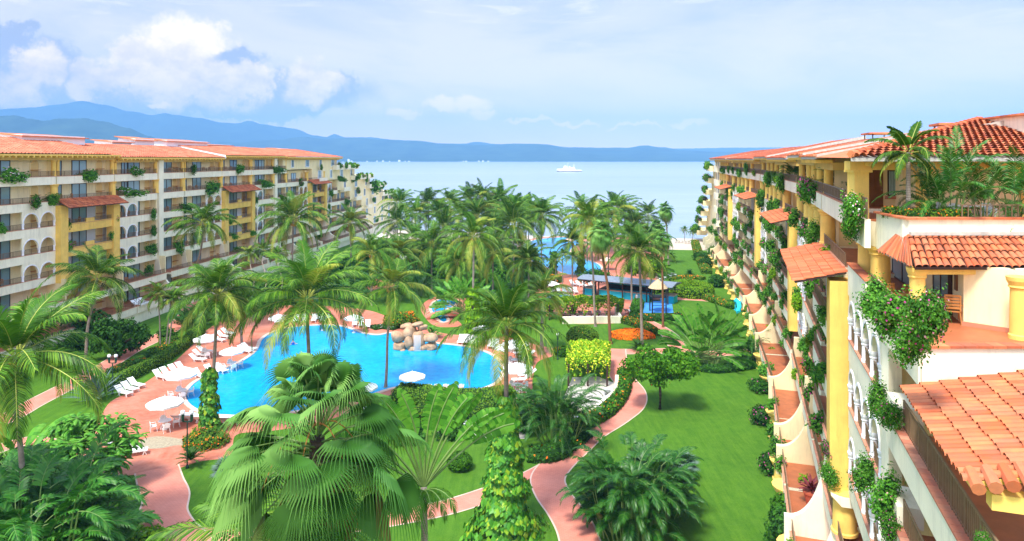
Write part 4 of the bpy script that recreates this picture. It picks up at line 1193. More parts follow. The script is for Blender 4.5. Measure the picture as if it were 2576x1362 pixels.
# sea-end storeys: plain walls with white framed windows, stepped roof terraces
for k in range(7):
    y0, y1 = END[k]
    e = MB(FLW); e.box(S(y0), S(y1), -2.5, -0.02 if k < 6 else -0.1, LV(k), LV(k+1)-(0.3 if k == 6 else 0.0)+0.002*k); LW.part('end_wall', e, [M['cream']])
    n = max(2, int((y1-y0)/7))
    for i in range(n):
        ss_ = S(y0)+(S(y1)-S(y0))*(i+0.6)/n
        put_t(FLW, WIN_L if (i+k) % 2 else WIN_S, ('window', 'pane', 'mullion'), LW.root, ss_, 0.0 if k < 6 else -0.08, LV(k)+0.55)
    # terrace on top of the storey below, with low parapet
    if k < 6:
        pass
    y2 = END[k-1][1] if k else y1
    if k:
        tb = MB(FLW); a0, a1 = S(y1)-3.5, S(y2 if k > 1 else y1+3)+0.4
        tb.box(a0, a1, 0.0, 1.15, LV(k)-0.5, LV(k)-0.1, 0); tb.box(a0, a1, 1.0, 1.2, LV(k)-0.1, LV(k)+0.75, 0); tb.box(a1-0.2, a1, -12, 1.0, LV(k)-0.1, LV(k)+0.75, 0); tb.box(a0, a0+0.2, 0.0, 1.0, LV(k)-0.1, LV(k)+0.75, 0)
        tb.box(a0+0.3, a1-0.3, -0.6, 0.99, LV(k)-0.1, LV(k)-0.05, 1)
        LW.part('roof_terrace', tb, [M['palecream'], M['terracotta']])
    if 1 < k < 6:
        tb = MB(FLW); a = S(y0)+2.0; z = LV(k)
        tb.box(a, a+5, 0.0, 1.1, z-0.35, z, 0); tb.box(a, a+5, 1.0, 1.15, z, z+0.75, 0); LW.part('balcony', tb, [M['palecream']])
# roofs: eave and ridge lines of the three heights
def plain_roof(hb, fr, s0, s1, te, ze, tr, zr, seed, hip=False, mat='tilefar', h0=0, h1=0):
    mb = MB(fr); r = R(seed); W = s1-s0; nu = max(2, int(W/0.5)); nv = 14
    for i in range(nu):
        for j in range(nv):
            def P(a, b):
                sa = s0+W*a; v = b
                if h0: sa = max(sa, s0+h0*v)
                if h1: sa = min(sa, s1-h1*v)
                return (sa, te+(tr-te)*v, ze+(zr-ze)*v + (0.05 if i % 1 == 0 else 0))
            j0, j1 = j/nv, (j+1)/nv; i0, i1 = i/nu, (i+1)/nu; im = (i0+i1)/2
            a, b, c_, d = P(i0, j0), P(im, j0), P(im, j1), P(i0, j1); e, g = P(i1, j0), P(i1, j1)
            up = 0.09+r.uniform(-0.01, 0.02); b = (b[0], b[1], b[2]+up+0.03); c_ = (c_[0], c_[1], c_[2]+up)
            mb.face([a, b, c_, d]); mb.face([b, e, g, c_])
    o = hb.part('roof', mb, [M[mat]])
    mb = MB(fr); mb.box(s0+h0*0, s1, tr+0.02, te-0.02, ze-0.22, ze-0.02, 0)
    nb = int(W/0.85)
    for i in range(nb):
        s = s0+W*(i+0.5)/nb; mb.box(s-0.1, s+0.1, 0.15, te-0.06, ze-0.42, ze-0.221, 0)
    mb.box(s0+0.2, s1-0.2, -0.5, 0.1, ze-0.72, ze-0.421, 1)
    hb.part('eave', mb, [M['yellow'], M['ochre']])
for (y0, y1, ze, zr, h0, h1) in ((46, 93.6, 23.1, 25.2, 0, 2.0), (93.7, 121.2, 22.75, 24.7, 0, 0), (121.3, 147.0, 23.15, 25.0, 0, 0), (147.1, 181.6, 23.0, 24.9, 0, 8.5)):
    plain_roof(LW, FLW, S(y0), S(y1), 1.0, ze, -8.5, zr, int(y0), h0=h0, h1=h1)
    mb = MB(FLW); mb.box(S(y0), S(y1)-h1, -13.5, -8.4, ze-0.1, zr-0.25); LW.part('roof_deck', mb, [M['mortar']])
mb = MB(FLW); mb.face([(S(121.2), 1.0, 22.9), (S(121.2), -8.5, 24.8), (S(121.2), -8.5, 25.0), (S(121.2), 1.0, 23.2)]); mb.box(S(121.1), S(121.4), -8.5, 1.0, 22.6, 22.9); LW.part('gable_edge', mb, [M['white']])
# rooftop service huts
for (y0, y1, w, zb, h, tr) in ((86, 97, 5, 24.7, 1.3, 1), (105.5, 110, 3, 24.6, 1.0, 1), (111, 116, 3, 24.6, 1.7, 1), (118, 131, 4, 24.8, 1.4, 1), (133, 142, 3, 24.9, 0.7, 0), (165, 170, 3, 24.6, 0.7, 0)):
    mb = MB(FLW); mb.box(S(y0), S(y1), -12, -12+w, zb-0.5, zb+h*0.75, 0); LW.part('rooftop_hut', mb, [M['white']])
    mb = MB(FLW); a = [(S(y0)-0.4, -12+w+0.4, zb+h*0.62), (S(y1)+0.4, -12+w+0.4, zb+h*0.62), (S(y1)+0.4, -12.4, zb+h), (S(y0)-0.4, -12.4, zb+h)]
    mb.face(a); mb.face([(p[0], p[1], p[2]-0.12) for p in a][::-1])
    for i in range(4): p, q = a[i], a[(i+1) % 4]; mb.face([p, q, (q[0], q[1], q[2]-0.12), (p[0], p[1], p[2]-0.12)])
    LW.part('hut_roof', mb, [M['tileold']])
LW.finish()
# ================================================================== right wing
NODE = [(15.65, 32.0), (25.5, 61.0), (35.3, 97.0), (41.6, 129.0), (48.5, 163.0)]
RW = Hotel('hotel_wing', (15.65, 32.0, 0), 'near hotel wing with yellow pillars and stacked planted balconies on the right', False)
T1 = 2.1
RB = []
def rbay(fr, s0, s1, st, ks=range(7), letter=None, low_back=-1.8, lowt=None, wallmat='cream', cols=True, fins=True):
    for k in ks:
        low = k in (2, 3, 4); style = 'yellow' if (st == 'yellow' and low) else 'open'
        t = {1: 0.5, 0: T1}.get(k, 0.5 if style == 'yellow' else 0.0)
        bay_floor(RW, fr, s0, s1, k, 'open', t, back=-2.4)
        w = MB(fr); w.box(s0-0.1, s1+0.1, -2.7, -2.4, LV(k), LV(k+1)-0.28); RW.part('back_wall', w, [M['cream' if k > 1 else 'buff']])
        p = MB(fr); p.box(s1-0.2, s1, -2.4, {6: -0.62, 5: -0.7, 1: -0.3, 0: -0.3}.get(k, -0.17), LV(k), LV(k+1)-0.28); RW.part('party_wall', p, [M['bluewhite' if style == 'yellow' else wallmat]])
        if k in (5, 4, 3, 2) and (k == 5 or st != 'yellow'):
            a, b = NICHE[0], NICHE[1]
            n = put('niche', a, RW.root, fr(s1-0.21, -1.45, LV(k)+0.1), (0, 0, fr.rot()+pi/2)); put('niche_surround', b, n)
        if low and st == 'arch': arches(RW, fr, s0+0.3, s1, k, max(2, round((s1-s0)/1.9)))
        RB.append((fr, s0, s1, t, k, letter, style))
    if cols:
        column(RW, fr, s1-0.1, -0.30, LV(6)+0.2, LV(7)-0.75, 0.27); column(RW, fr, s1-0.1, -0.25, LV(5)+0.2, LV(6)-0.75, 0.42)
    if st == 'yellow':
        for a, b in ((s0-1.2, s0+0.1),):
            y = MB(fr); y.box(a, b, -0.4, 0.78, LV(2)-0.9, LV(5)-0.3); RW.part('yellow_pillar', y, [M['yellow']])
        awning(RW, fr, s0-1.2, s1+0.4, 5, int(s0*7)+3, z=LV(5)+0.15, drop=0.55, tout=2.3, tw=0.26, mat='tilepink')
    rbay.n = getattr(rbay, 'n', 0)+1
    if fins and 0 in ks and (rbay.n % 3 != 1 or fr is not FR[0]) and (rbay.n % 2 or fr is FR[0]): fin(RW, fr, s1, 1.65, T1+0.1, 0.42, z_end=LV(0)+1.0, mat='cream')
    if 0 in ks:
        column(RW, fr, (s0+s1)/2, T1-0.35, 0.0, LV(0)-0.75, 0.8, 'yellow', 0.3, 14)
FR = [RW.frame(NODE[i], NODE[i+1]) for i in range(4)]
for i, fr in enumerate(FR):
    Ls = fr.len; nm = ['first', 'second', 'third', 'far'][i]
    n = 2 if Ls > 33 else 1
    rbay(fr, 0.3, 9.8, 'yellow', letter=nm)
    a0, a1 = 10.2, (Ls-8.6 if i < 3 else Ls-12)
    m = max(2, round((a1-a0)/4.6))
    for j in range(m):
        rbay(fr, a0+(a1-a0)*j/m, a0+(a1-a0)*(j+1)/m-0.05, 'open', letter=nm)
    if i < 3: rbay(fr, Ls-8.5, Ls-1.2, 'arch', letter=nm)
    c = MB(fr); c.box(-0.5, Ls-(12 if i == 3 else 0), -15, -2.7, 0, LV(7)-0.3); c.box(0, Ls, -2.4, T1-1.2, 0, LV(0)-0.8); RW.part('building_core', c, [M['cream']])
# sea end
f3 = FR[3]; L3 = f3.len; ENDT = []
for k in range(7):
    a = L3-12; b = L3 + {6: 0, 5: 6, 4: 10, 3: 15, 2: 20, 1: 25, 0: 29}[k]
    e = MB(f3); e.box(a, b, -14, -0.02, LV(k), LV(k+1)-(0.3 if k == 6 else 0)+0.002*k); RW.part('end_wall', e, [M['cream']])
    for j in range(2):
        put_t(f3, WIN_S, ('window', 'pane', 'mullion'), RW.root, a+3+j*4, 0.0, LV(k)+0.55)
    for xx in (-2.5, -6):
        n = put('window', WIN_S[0], RW.root, f3(a-0.01, xx, LV(k)+0.55), (0, 0, f3.rot()+pi/2)); put('pane', WIN_S[1], n)
    tb = MB(f3); tt = {6: 1.6, 5: 1.4, 4: 1.8, 3: 2.0, 2: 2.2, 1: 2.4, 0: 2.6}[k]; z = LV(k)
    a2 = b-4.5
    tb.box(a2, b+4.5, 0.0, tt, z-0.55, z-0.1, 0); tb.box(a2, b+4.5, tt-0.16, tt, z-0.1, z+0.7, 0); tb.box(a2, a2+0.2, 0, tt-0.16, z-0.1, z+0.7, 0); tb.box(b+4.3, b+4.5, -10, tt-0.16, z-0.1, z+0.7, 0)
    RW.part('roof_terrace', tb, [M['cream']]); ENDT.append((b, tt, z))
    tb = MB(f3); tb.box(a-1, a+4.5, 0.0, 0.95, z-0.6, z, 0); tb.box(a-1, a+4.5, 0.8, 0.95, z, z+0.75, 0); tb.box(a-1, a-0.85, 0.0, 0.8, z, z+0.75, 0); RW.part('balcony', tb, [M['palecream']])
    if k < 2:
        for s_ in (a+4, a+10, a+17): fin(RW, f3, s_, 2, T1+0.1)
# long side roofs, each a little apart in height
def side_roof(fr, s0, s1, te, ze, tr, zr, tw, tl, mat, seed):
    Ls = math.hypot(te-tr, zr-ze)
    def f(u, v, h): return fr(s0+u, te+(tr-te)*v/Ls, ze+(zr-ze)*v/Ls+h)
    tile_roof(RW, (f, s1-s0, Ls), 'roof', tw, tl, mat, seed, 0.14, under='mortar')
    mb = MB(fr); mb.box(s0+0.2, s1-0.2, -0.55, 0.05, ze-0.72, ze-0.30, 1)
    nb = int((s1-s0)/0.6)
    for i in range(nb):
        s = s0+(s1-s0)*(i+0.5)/nb; mb.box(s-0.08, s+0.08, 0.051, te-0.05, ze-0.34, ze-0.16, 0)
    RW.part('eave', mb, [M['yellow'], M['ochre']])
    for s in (s0-0.12, s1):
        mb = MB(fr); mb.profile([(te-0.1, ze-0.12), (tr, zr-0.12), (tr, zr+0.22), (te-0.1, ze+0.14)], s, s+0.14); RW.part('gable_edge', mb, [M['mortar']])
side_roof(FR[0], 4.4, 14.0, 0.95, 22.62, -9.5, 24.55, 0.30, 0.42, 'tile', 1)
side_roof(FR[0], 14.2, 30.0, 0.9, 22.78, -9.5, 24.7, 0.34, 0.45, 'tile', 2)
side_roof(FR[1], 0.2, 18.0, 1.0, 22.6, -9.5, 24.6, 0.36, 0.5, 'tilefar', 3)
side_roof(FR[1], 18.3, 37.0, 1.0, 22.75, -9.5, 24.9, 0.38, 0.5, 'tilefar', 4)
side_roof(FR[2], 0.2, 32.0, 1.0, 22.5, -9.5, 24.5, 0.5, 0.6, 'tilefar', 5)
side_roof(FR[3], 0.2, L3+1.0, 1.2, 22.55, -9.5, 24.4, 0.55, 0.7, 'tilefar', 6)
# rooftop shade roof on posts, service huts
for (fr, s0, s1, t0, z0, z1) in ((FR[1], 12, 16, -8.5, 24.2, 25.1), (FR[0], 22, 25, -9, 24.4, 25.0)):
    mb = MB(fr); mb.box(s0, s1, t0-2.6, t0, z1, z1+0.16, 0)
    for s in (s0+0.2, s1-0.3): mb.box(s, s+0.1, t0-0.4, t0-0.3, z0-0.4, z1, 1); mb.box(s, s+0.1, t0-2.3, t0-2.2, z0-0.4, z1, 1)
    RW.part('rooftop_shade', mb, [M['tileold'], M['darkwood']])

# ------------------------------------------------------------------ the near end
f0 = FR[0]
def sD(D): return (D-32.0)*f0.len/29.0
def wbox(name, pts, z0, z1, mats, mi=0, top=None):
    """prism over a ground plan polygon given in world x,y"""
    mb = MB(lambda x, y, z: V((x, y, z))-RW.loc); mb.prism(pts, z0, z1, 0, top)
    return RW.part(name, mb, mats)
def wall_seg(name, p, q, z0, z1, th, mat, side=1):
    d = V((q[0]-p[0], q[1]-p[1], 0)).normalized(); n = V((d.y, -d.x, 0))*th*side
    return wbox(name, [(p[0], p[1]), (q[0], q[1]), (q[0]+n.x, q[1]+n.y), (p[0]+n.x, p[1]+n.y)], z0, z1, [M[mat]])
# arcades on three floors and their balconies, plain floor above
for k in (4, 3, 2):
    bay_floor(RW, f0, sD(23.4), -1.3, k, 'open', 0.0, back=-3.2)
    arches(RW, f0, sD(23.6), -1.35, k, 4)
    w = MB(f0); w.box(sD(23.4), 0, -3.5, -3.2, LV(k), LV(k+1)-0.28); RW.part('back_wall', w, [M['cream']])
for k in (1, 0):
    bay_floor(RW, f0, sD(23.4), -0.5, k, 'open', {1: 0.5, 0: T1}[k], back=-3.2)
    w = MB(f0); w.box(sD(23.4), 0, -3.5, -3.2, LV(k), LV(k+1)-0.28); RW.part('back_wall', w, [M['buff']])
fin(RW, f0, -0.6, 2, T1+0.1, z_end=LV(0)+1.0); fin(RW, f0, 4.6, 2, T1+0.1, z_end=LV(0)+1.0)
column(RW, f0, -0.8, 0.15, LV(1)+0.2, LV(2)-0.85, 0.52, 'yellow', 0.3, 16)
mb = MB(f0); mb.profile([(-0.4, LV(2)-0.9), (0.78, LV(2)-0.9), (0.35, LV(2)-1.35), (-0.4, LV(2)-1.35)], -1.5, -0.1); RW.part('corbel', mb, [M['palecream']])
# pier and cross wall facing the camera
px_, py_ = 12.74, 23.3
wbox('pier', [(px_-0.05, py_-0.3), (px_+0.40, py_-0.3), (px_+0.40, py_+0.15), (px_-0.05, py_+0.15)], 0, 16.2, [M['palecream']])
wbox('cross_wall', [(px_+0.4, py_), (20.0, py_), (20.0, py_+0.3), (px_+0.4, py_+0.3)], 0, 16.2, [M['cream']])
# near balconies
NB = MB(f0)
for k in (4, 3, 2, 1):
    z = LV(k); s0, s1 = sD(12.7), sD(20.7)
    mb = MB(f0); mb.box(s0, s1, -6, -0.14, z-0.28, z, 1); mb.box(s0, s1+1.5, -0.14, 0.16, z-0.85, z+0.10, 0)
    n = 26
    for i in range(n): mb.box(s0+(s1-s0)*i/n+0.008, s0+(s1-s0)*(i+1)/n-0.008, -0.22, 0.2, z+0.10, z+0.16, 2)
    RW.part('balcony', mb, [M['palecream'], M['terracotta'], M['brick']])
    railing(RW, f0, s0+0.2, s1, -0.06, z+0.16, 0.85, 0.13, 0.016)
    w = MB(f0); w.box(s1, s1+1.5, -0.6, 0.12, z+0.12, z+0.75); RW.part('parapet_block', w, [M['palecream']])
# L5 terrace
ZT = 17.0
wbox('terrace_floor', [(11.2, 18.5), (24, 18.5), (24, 33), (16.1, 33)], ZT-0.5, ZT, [M['cream'], M['terracotta']], top=1)
wbox('parapet', [(11.02, 18.35), (24, 18.35), (24, 18.6), (11.1, 18.6)], 15.6, ZT+0.42, [M['palecream']])
mb = MB(lambda x, y, z: V((x, y, z))-RW.loc)
for i in range(34): mb.box(11.0+i*0.38, 11.0+i*0.38+0.365, 18.28, 18.66, ZT+0.42, ZT+0.49)
RW.part('coping', mb, [M['tileold']])
w = MB(f0); w.box(sD(18.5), sD(31.0), -0.25, 0.05, LV(5)-0.85, ZT+0.40); w.box(sD(26.5), sD(31.0), -0.25, 0.05, ZT+0.40, ZT+0.75); RW.part('parapet', w, [M['palecream']])
w = MB(f0); n = 12
for i in range(n): w.box(sD(26.5)+i*0.40, sD(26.5)+i*0.40+0.385, -0.3, 0.1, ZT+0.75, ZT+0.81)
RW.part('coping', w, [M['tileold']])
railing(RW, f0, sD(22.6), sD(26.2), -0.1, ZT+0.40, 0.7, 0.12)
poly = [(18.2, 33), (16.3, 26.3), (15.42, 23.8), (14.95, 22.6), (15.9, 21.6), (22, 21.5)]
for p, q in zip(poly[:-1], poly[1:]): wall_seg('terrace_wall', p, q, ZT, 19.0, 0.3, 'cream', -1)
def glazed(p, q, z0, z1, inset=0.03):
    d = V((q[0]-p[0], q[1]-p[1], 0)); Ld = d.length; a = atan2(d.y, d.x)
    mb = MB(); t = 0.06
    for x in (0, Ld/2-t/2, Ld-t): mb.box(x, x+t, -inset-0.05, 0.04, 0, z1-z0)
    mb.box(0, Ld, -inset-0.05, 0.039, z1-z0-t, z1-z0); mb.box(0, Ld, -inset-0.05, 0.039, 0, t)
    o = put('sliding_door', mb.mesh('sliding_door', [M['darkwood']]), RW.root, V((p[0], p[1], z0))-RW.loc, (0, 0, a))
    g = MB(); g.box(t, Ld-t, -inset-0.02, -inset+0.01, t, z1-z0-t); put('pane', g.mesh('pane', [M['glass']]), o); return o
glazed((16.18, 26.1), (15.44, 24.0), ZT+0.02, 18.95, 0.04)
glazed((17.9, 32.0), (16.9, 28.6), ZT+0.02, 18.95, 0.04)
mb = MB(); mb.box(-0.16, 0.16, -0.03, 0.03, 0, 0.55); put('wall_plaque', mb.mesh('wall_plaque', [M['door']]), RW.root, V((15.26, 23.45, 18.0))-RW.loc, (0, 0, 1.2))
wbox('skirting', [(14.93, 22.55), (15.88, 21.55), (15.84, 21.5), (14.86, 22.55)], ZT, ZT+0.14, [M['brick']]); wbox('skirting', [(15.88, 21.55), (22, 21.45), (22, 21.40), (15.84, 21.5)], ZT, ZT+0.14, [M['brick']])
def wcol(x, y, z0, z1, r, mat='yellow'):
    column(RW, lambda s, t, z: V((s, t, z))-RW.loc, x, y, z0, z1, r, mat, 0.26, 18)
wcol(13.42, 22.6, ZT, 18.92, 0.25); wcol(15.55, 20.9, ZT, 18.9, 0.27)
wcol(14.9, 27.6, ZT, 18.98, 0.38); wcol(16.0, 30.7, ZT, 18.98, 0.42)
# roof over the L5 terrace, below the penthouse terrace
def froof(x0, x1, ye, ze, yr, zr, tw, tl, mat, seed, name='roof', skew=0.0):
    Ls = math.hypot(yr-ye, zr-ze)
    def f(u, v, h): k = v/Ls; return V((x0+u+skew*k*(1-u/(x1-x0)), ye+(yr-ye)*k, ze+(zr-ze)*k+h))-RW.loc
    return tile_roof(RW, (f, x1-x0, Ls), name, tw, tl, mat, seed, 0.10, under='darkwood')
froof(13.05, 24, 22.1, 19.00, 24.25, 19.86, 0.235, 0.40, 'tile', 11, skew=0.95)
# its small hipped return on the left
def f(u, v, h): 
    a = V((13.02, 22.2, 19.0)); b = V((13.75, 25.6, 19.05)); c = V((14.03, 24.2, 19.86))
    k = v/0.95
    e = a.lerp(b, u/3.4); g = c + V((0, 0.5, 0))*(u/3.4)
    return e.lerp(g, k)+V((0, 0, h)) - RW.loc
tile_roof(RW, (f, 3.4, 0.95), 'roof', 0.26, 0.5, 'tile', 12, 0.06, under='mortar')
mb = MB(lambda x, y, z: V((x, y, z))-RW.loc); mb.box(13.96, 24, 23.86, 24.19, 19.83, 19.95); RW.part('mortar_flashing', mb, [M['mortar']])
mb = MB(lambda x, y, z: V((x, y, z))-RW.loc)
mb.box(13.2, 24, 22.35, 22.6, 18.72, 18.92); RW.part('roof_beam', mb, [M['yellow']])
# penthouse terrace
ZP = 20.0
tp = [(14.45, 28.6), (14.55, 26.9), (14.02, 24.2), (30, 24.2), (30, 33.2), (16.2, 33.2)]
wbox('terrace_floor', tp, ZP-1.0, ZP, [M['palecream'], M['terracotta']], top=1)
wbox('parapet', [(14.02, 24.2), (30, 24.2), (30, 24.0), (13.95, 24.0)], ZP-0.12, ZP+0.38, [M['palecream']])
wbox('parapet', [(14.55, 26.9), (14.02, 24.2), (13.95, 24.0), (13.85, 24.2), (14.38, 26.95)], ZP-1.02, ZP+0.38, [M['palecream']])
mb = MB(lambda x, y, z: V((x, y, z))-RW.loc)
for i in range(42): mb.box(13.8+i*0.38, 13.8+i*0.38+0.37, 23.9, 24.28, ZP+0.38, ZP+0.45)
for i in range(7):
    y = 24.25+i*0.38; x = 13.83+(y-24.2)*0.196; mb.box(x-0.05, x+0.28, y, y+0.37, ZP+0.38, ZP+0.45)
RW.part('coping', mb, [M['tileold']])
w = MB(f0); w.box(sD(26.9), sD(28.8), -0.2, 0.02, ZP-1.0, ZP+0.12); RW.part('parapet', w, [M['palecream']])
railing(RW, f0, sD(27.0), sD(28.4), -0.1, ZP+0.12, 0.85, 0.1, 0.015)
frw = lambda s, t, z: V((s, t, z))-RW.loc
mb = MB(frw)
for i in range(34):
    x = 15.9+i*0.22
    mb.box(x-0.015, x+0.015, 24.1, 24.13, ZP+0.45, ZP+0.86)
    if i % 2 == 0: mb.tube([(x, 24.115, ZP+0.86-0.02), (x+0.11, 24.115, ZP+0.80), (x+0.22, 24.115, ZP+0.84)], 0.012, 4)
mb.box(15.85, 23.3, 24.09, 24.14, ZP+0.86, ZP+0.90); RW.part('railing', mb, [M['iron']])
# penthouse wall with door, window and glazed doors
wbox('penthouse_wall', [(16.6, 33.0), (30, 33.0), (30, 33.3), (16.6, 33.3)], ZP, 22.6, [M['cream']])
mb = MB(); mb.box(0, 0.86, -0.06, 0.0, 0, 2.02); mb.box(0.08, 0.40, -0.08, -0.06, 0.15, 1.9); mb.box(0.46, 0.78, -0.08, -0.06, 0.15, 1.9)
dr = put('door', mb.mesh('door', [M['door']]), RW.root, V((17.05, 33.0, ZP))-RW.loc); mb = MB(); mb.box(0.76, 0.80, -0.13, -0.08, 0.95, 1.05); put('handle', mb.mesh('handle', [M['iron']]), dr)
mb = MB(); mb.box(0, 0.75, -0.03, 0.0, 0, 1.25); wn = put('window', mb.mesh('window', [M['darkwood']]), RW.root, V((18.15, 33.0, ZP+0.72))-RW.loc)
mb = MB(); mb.box(0.06, 0.69, -0.045, -0.03, 0.06, 1.19); put('pane', mb.mesh('pane', [M['glass']]), wn); mb = MB(); mb.box(-0.12, 0.87, -0.2, 0.0, -0.14, 0.0); put('sill', mb.mesh('sill', [M['brick']]), wn)
glazed((21.0, 32.95), (24.0, 32.95), ZP, 22.2); glazed((24.2, 32.95), (27.2, 32.95), ZP, 22.2)
# colonnade and beams
mb = MB(frw); mb.box(14.15, 14.75, 28.2, 28.8, ZP, 21.95); mb.box(14.05, 14.85, 28.1, 28.9, 21.95, 22.05); RW.part('corner_pier', mb, [M['yellow']])
wcol(17.15, 28.5, ZP, 22.05, 0.27); wcol(21.5, 28.5, ZP, 22.05, 0.27); wcol(26, 28.5, ZP, 22.05, 0.27)
mb = MB(frw); mb.box(14.0, 30, 28.25, 28.75, 22.05, 22.42)
for i in range(12): mb.box(14.6+i*1.25, 14.78+i*1.25, 27.75, 28.25, 22.2, 22.38)
RW.part('roof_beam', mb, [M['yellow']])
# hipped main roof of the near end: front slope in real tiles
x0 = 13.55
Ls = math.hypot(8.6, 1.95)
def f(u, v, h):
    k = v/Ls
    return V((x0+(11.1)*k+u*(1-0.0*k), 27.3+8.6*k, 22.58+1.95*k+h))-RW.loc
nrm = []
def hip_roof():
    r = R(77); mb = MB()
    tw, tl = 0.30, 0.42; nv = int(Ls/tl)
    for j in range(nv):
        k0 = j/nv; k1 = (j+1)/nv
        xl = x0+11.1*k0; xr = 22.95+ (k0)*1.75
        n = max(1, int((xr-xl)/tw))
        for i in range(n+1):
            x = xl+(i+0.5)*tw+r.uniform(-0.015, 0.015)
            if x > xr+0.1: continue
            ya, yb = 27.3+8.6*k0-0.09, 27.3+8.6*k1+0.06; za, zb = 22.58+1.95*k0, 22.58+1.95*k1
            ra, rb = tw*0.5, tw*0.4; h0 = 0.05+r.uniform(0, 0.015); q = 5
            A = [mb.vert(V((x-ra*cos(pi*c/q), ya, za+h0+ra*0.8*sin(pi*c/q)))-RW.loc) for c in range(q+1)]
            B = [mb.vert(V((x-rb*cos(pi*c/q), yb, zb+rb*0.8*sin(pi*c/q)))-RW.loc) for c in range(q+1)]
            for c in range(q): mb.f.append([A[c], B[c], B[c+1], A[c+1]]); mb.m.append(0)
    d = [(x0, 27.3, 22.55), (22.95, 27.3, 22.55), (24.7, 35.9, 24.5)]
    t = [mb.vert(V(p)-RW.loc) for p in d]; mb.f.append(t); mb.m.append(1)
    b = [mb.vert(V((p[0], p[1], p[2]-0.14))-RW.loc) for p in d]; mb.f.append(b[::-1]); mb.m.append(1)
    for i in range(3): mb.f.append([t[i], t[(i+1) % 3], b[(i+1) % 3], b[i]]); mb.m.append(1)
    put('roof', mb.mesh('roof', [M['tileold'], M['mortar']]), RW.root)
    # hip tiles
    mb = MB()
    for i in range(26):
        k = i/26; k2 = (i+1.15)/26
        p = V((x0+11.1*k, 27.3+8.6*k, 22.62+1.95*k+0.08))-RW.loc; q = V((x0+11.1*k2, 27.3+8.6*k2, 22.62+1.95*k2+0.04))-RW.loc
        mb.tube([p, q], [0.15, 0.12], 8, 0)
    put('hip_tiles', mb.mesh('hip_tiles', [M['tileold']]), RW.root)
    # left slope behind the hip
    mb = MB(frw)
    a, b_, c_ = (x0, 27.3, 22.55), (24.7, 35.9, 24.5), (f0.w(0, 0.95, 0).x-0.9, f0.w(4.4, 0, 0).y, 22.6)
    mb.face([a, b_, (f0.w(4.4, -9.5, 0).x, f0.w(4.4, -9.5, 0).y, 24.5), (f0.w(4.4, 0.95, 0).x, f0.w(4.4, 0.95, 0).y, 22.6)])
    RW.part('roof', mb, [M['tile']])
hip_roof()
wall_seg('roof_gable_wall', (22.95, 27.3), (24.75, 36.2), 22.2, 24.55, 0.3, 'palecream', 1)
wall_seg('roof_gable_wall', (24.75, 36.2), (34.0, 36.2), 22.2, 24.55, 0.3, 'palecream', 1)
mb = MB(frw)
for i in range(24):
    k = i/24; mb.box(22.9+1.8*k-0.1, 22.9+1.8*k+0.45, 27.3+8.9*k, 27.3+8.9*k+0.36, 24.55, 24.64)
RW.part('coping', mb, [M['tileold']])
# lower right roof (over the near balconies)
ze = 16.3
Lr = math.hypot(6.2, 1.55)
def f(u, v, h): return f0(sD(12.95)+u, 0.45-6.2*v/Lr, ze+1.55*v/Lr+h)
tile_roof(RW, (f, sD(18.35)-sD(12.95), Lr), 'roof', 0.235, 0.44, 'tile', 21, 0.10, under='yellow')
mb = MB()
for i in range(22):                                          # row of cross tiles finishing the near verge
    v = 0.1+i*0.285
    p = f0(sD(12.95)-0.28, 0.45-6.2*v/Lr, ze+1.55*v/Lr-0.02); q = f0(sD(12.95)+0.30, 0.45-6.2*v/Lr, ze+1.55*v/Lr+0.10)
    mb.tube([p, q], [0.13, 0.10], 8, 0)
put('verge_tiles', mb.mesh('verge_tiles', [M['tile']]), RW.root)
mb = MB(f0); mb.profile([(0.1, ze-0.42), (-5.8, ze-0.42), (-5.8, ze-0.12), (0.1, ze-0.12)], sD(12.95)-0.12, sD(12.95)+0.2); RW.part('roof_beam', mb, [M['yellow']])
mb = MB(f0); mb.box(sD(12.6), sD(13.1), -6, -0.75, 6, ze-0.43); RW.part('pier', mb, [M['palecream']])
mb = MB(f0); mb.box(sD(12.6), sD(23.3), -8, -6, 0, 16.9); RW.part('building_core', mb, [M['cream']])
RW.finish()
# ================================================================== palms
palm('coconut palm leaning out of the lower left edge with arching yellow-ribbed fronds', (38, 900), None, 36.5, 250, 'coco', 0, 0.4, 0.17, bend=0.3)
palm('coconut palm between the left wing and the garden path with a leaning grey trunk', (244, 700), (208, 945), None, 116, 'coco', 1)
palm('tall coconut palm rising from the leafy climber at the left end of the main pool', (548, 742), (527, 1092), None, 132, 'coco', 2, 1.0)
palm('coconut palm in front of the second yellow bay of the left wing', (510, 562), (500, 800), 88, 92, 'coco', 3)
palm('upright coconut palm before the far half of the left wing, tallest spear leaves', (737, 556), (735, 765), None, 88, 'coco', 4)
palm('small coconut palm before the sea end of the left wing', (880, 562), (884, 690), None, 58, 'coco', 1)
palm('large drooping coconut palm standing over the middle of the main pool', (772, 752), (780, 1060), None, 172, 'coco', 4, 2.1, 0.2)
palm('coconut palm whose thin straight trunk crosses the main pool left of the boulders', (984, 722), (970, 975), None, 112, 'coco', 2, 0.2, 0.15)
palm('big coconut palm over the right end of the main pool, trunk wrapped in climber below', (1274, 822), (1272, 1335), None, 172, 'coco', 1, 2.6, 0.19)
palm('coconut palm beside the left deck loungers, half hidden by its taller neighbour', (606, 765), (608, 878), None, 68, 'coco', 0)
palm('coconut palm with a stout brown trunk left of the clipped dome bush', (1368, 742), (1362, 892), None, 80, 'coco', 3, 0.6, 0.26)
palm('coconut palm in the middle of the garden with lime climber round its foot', (1192, 596), (1190, 852), None, 84, 'coco', 2)
palm('tall grey-trunked coconut palm rising behind the pergola terrace', (1484, 556), (1498, 822), None, 80, 'coco', 0, None, 0.17)
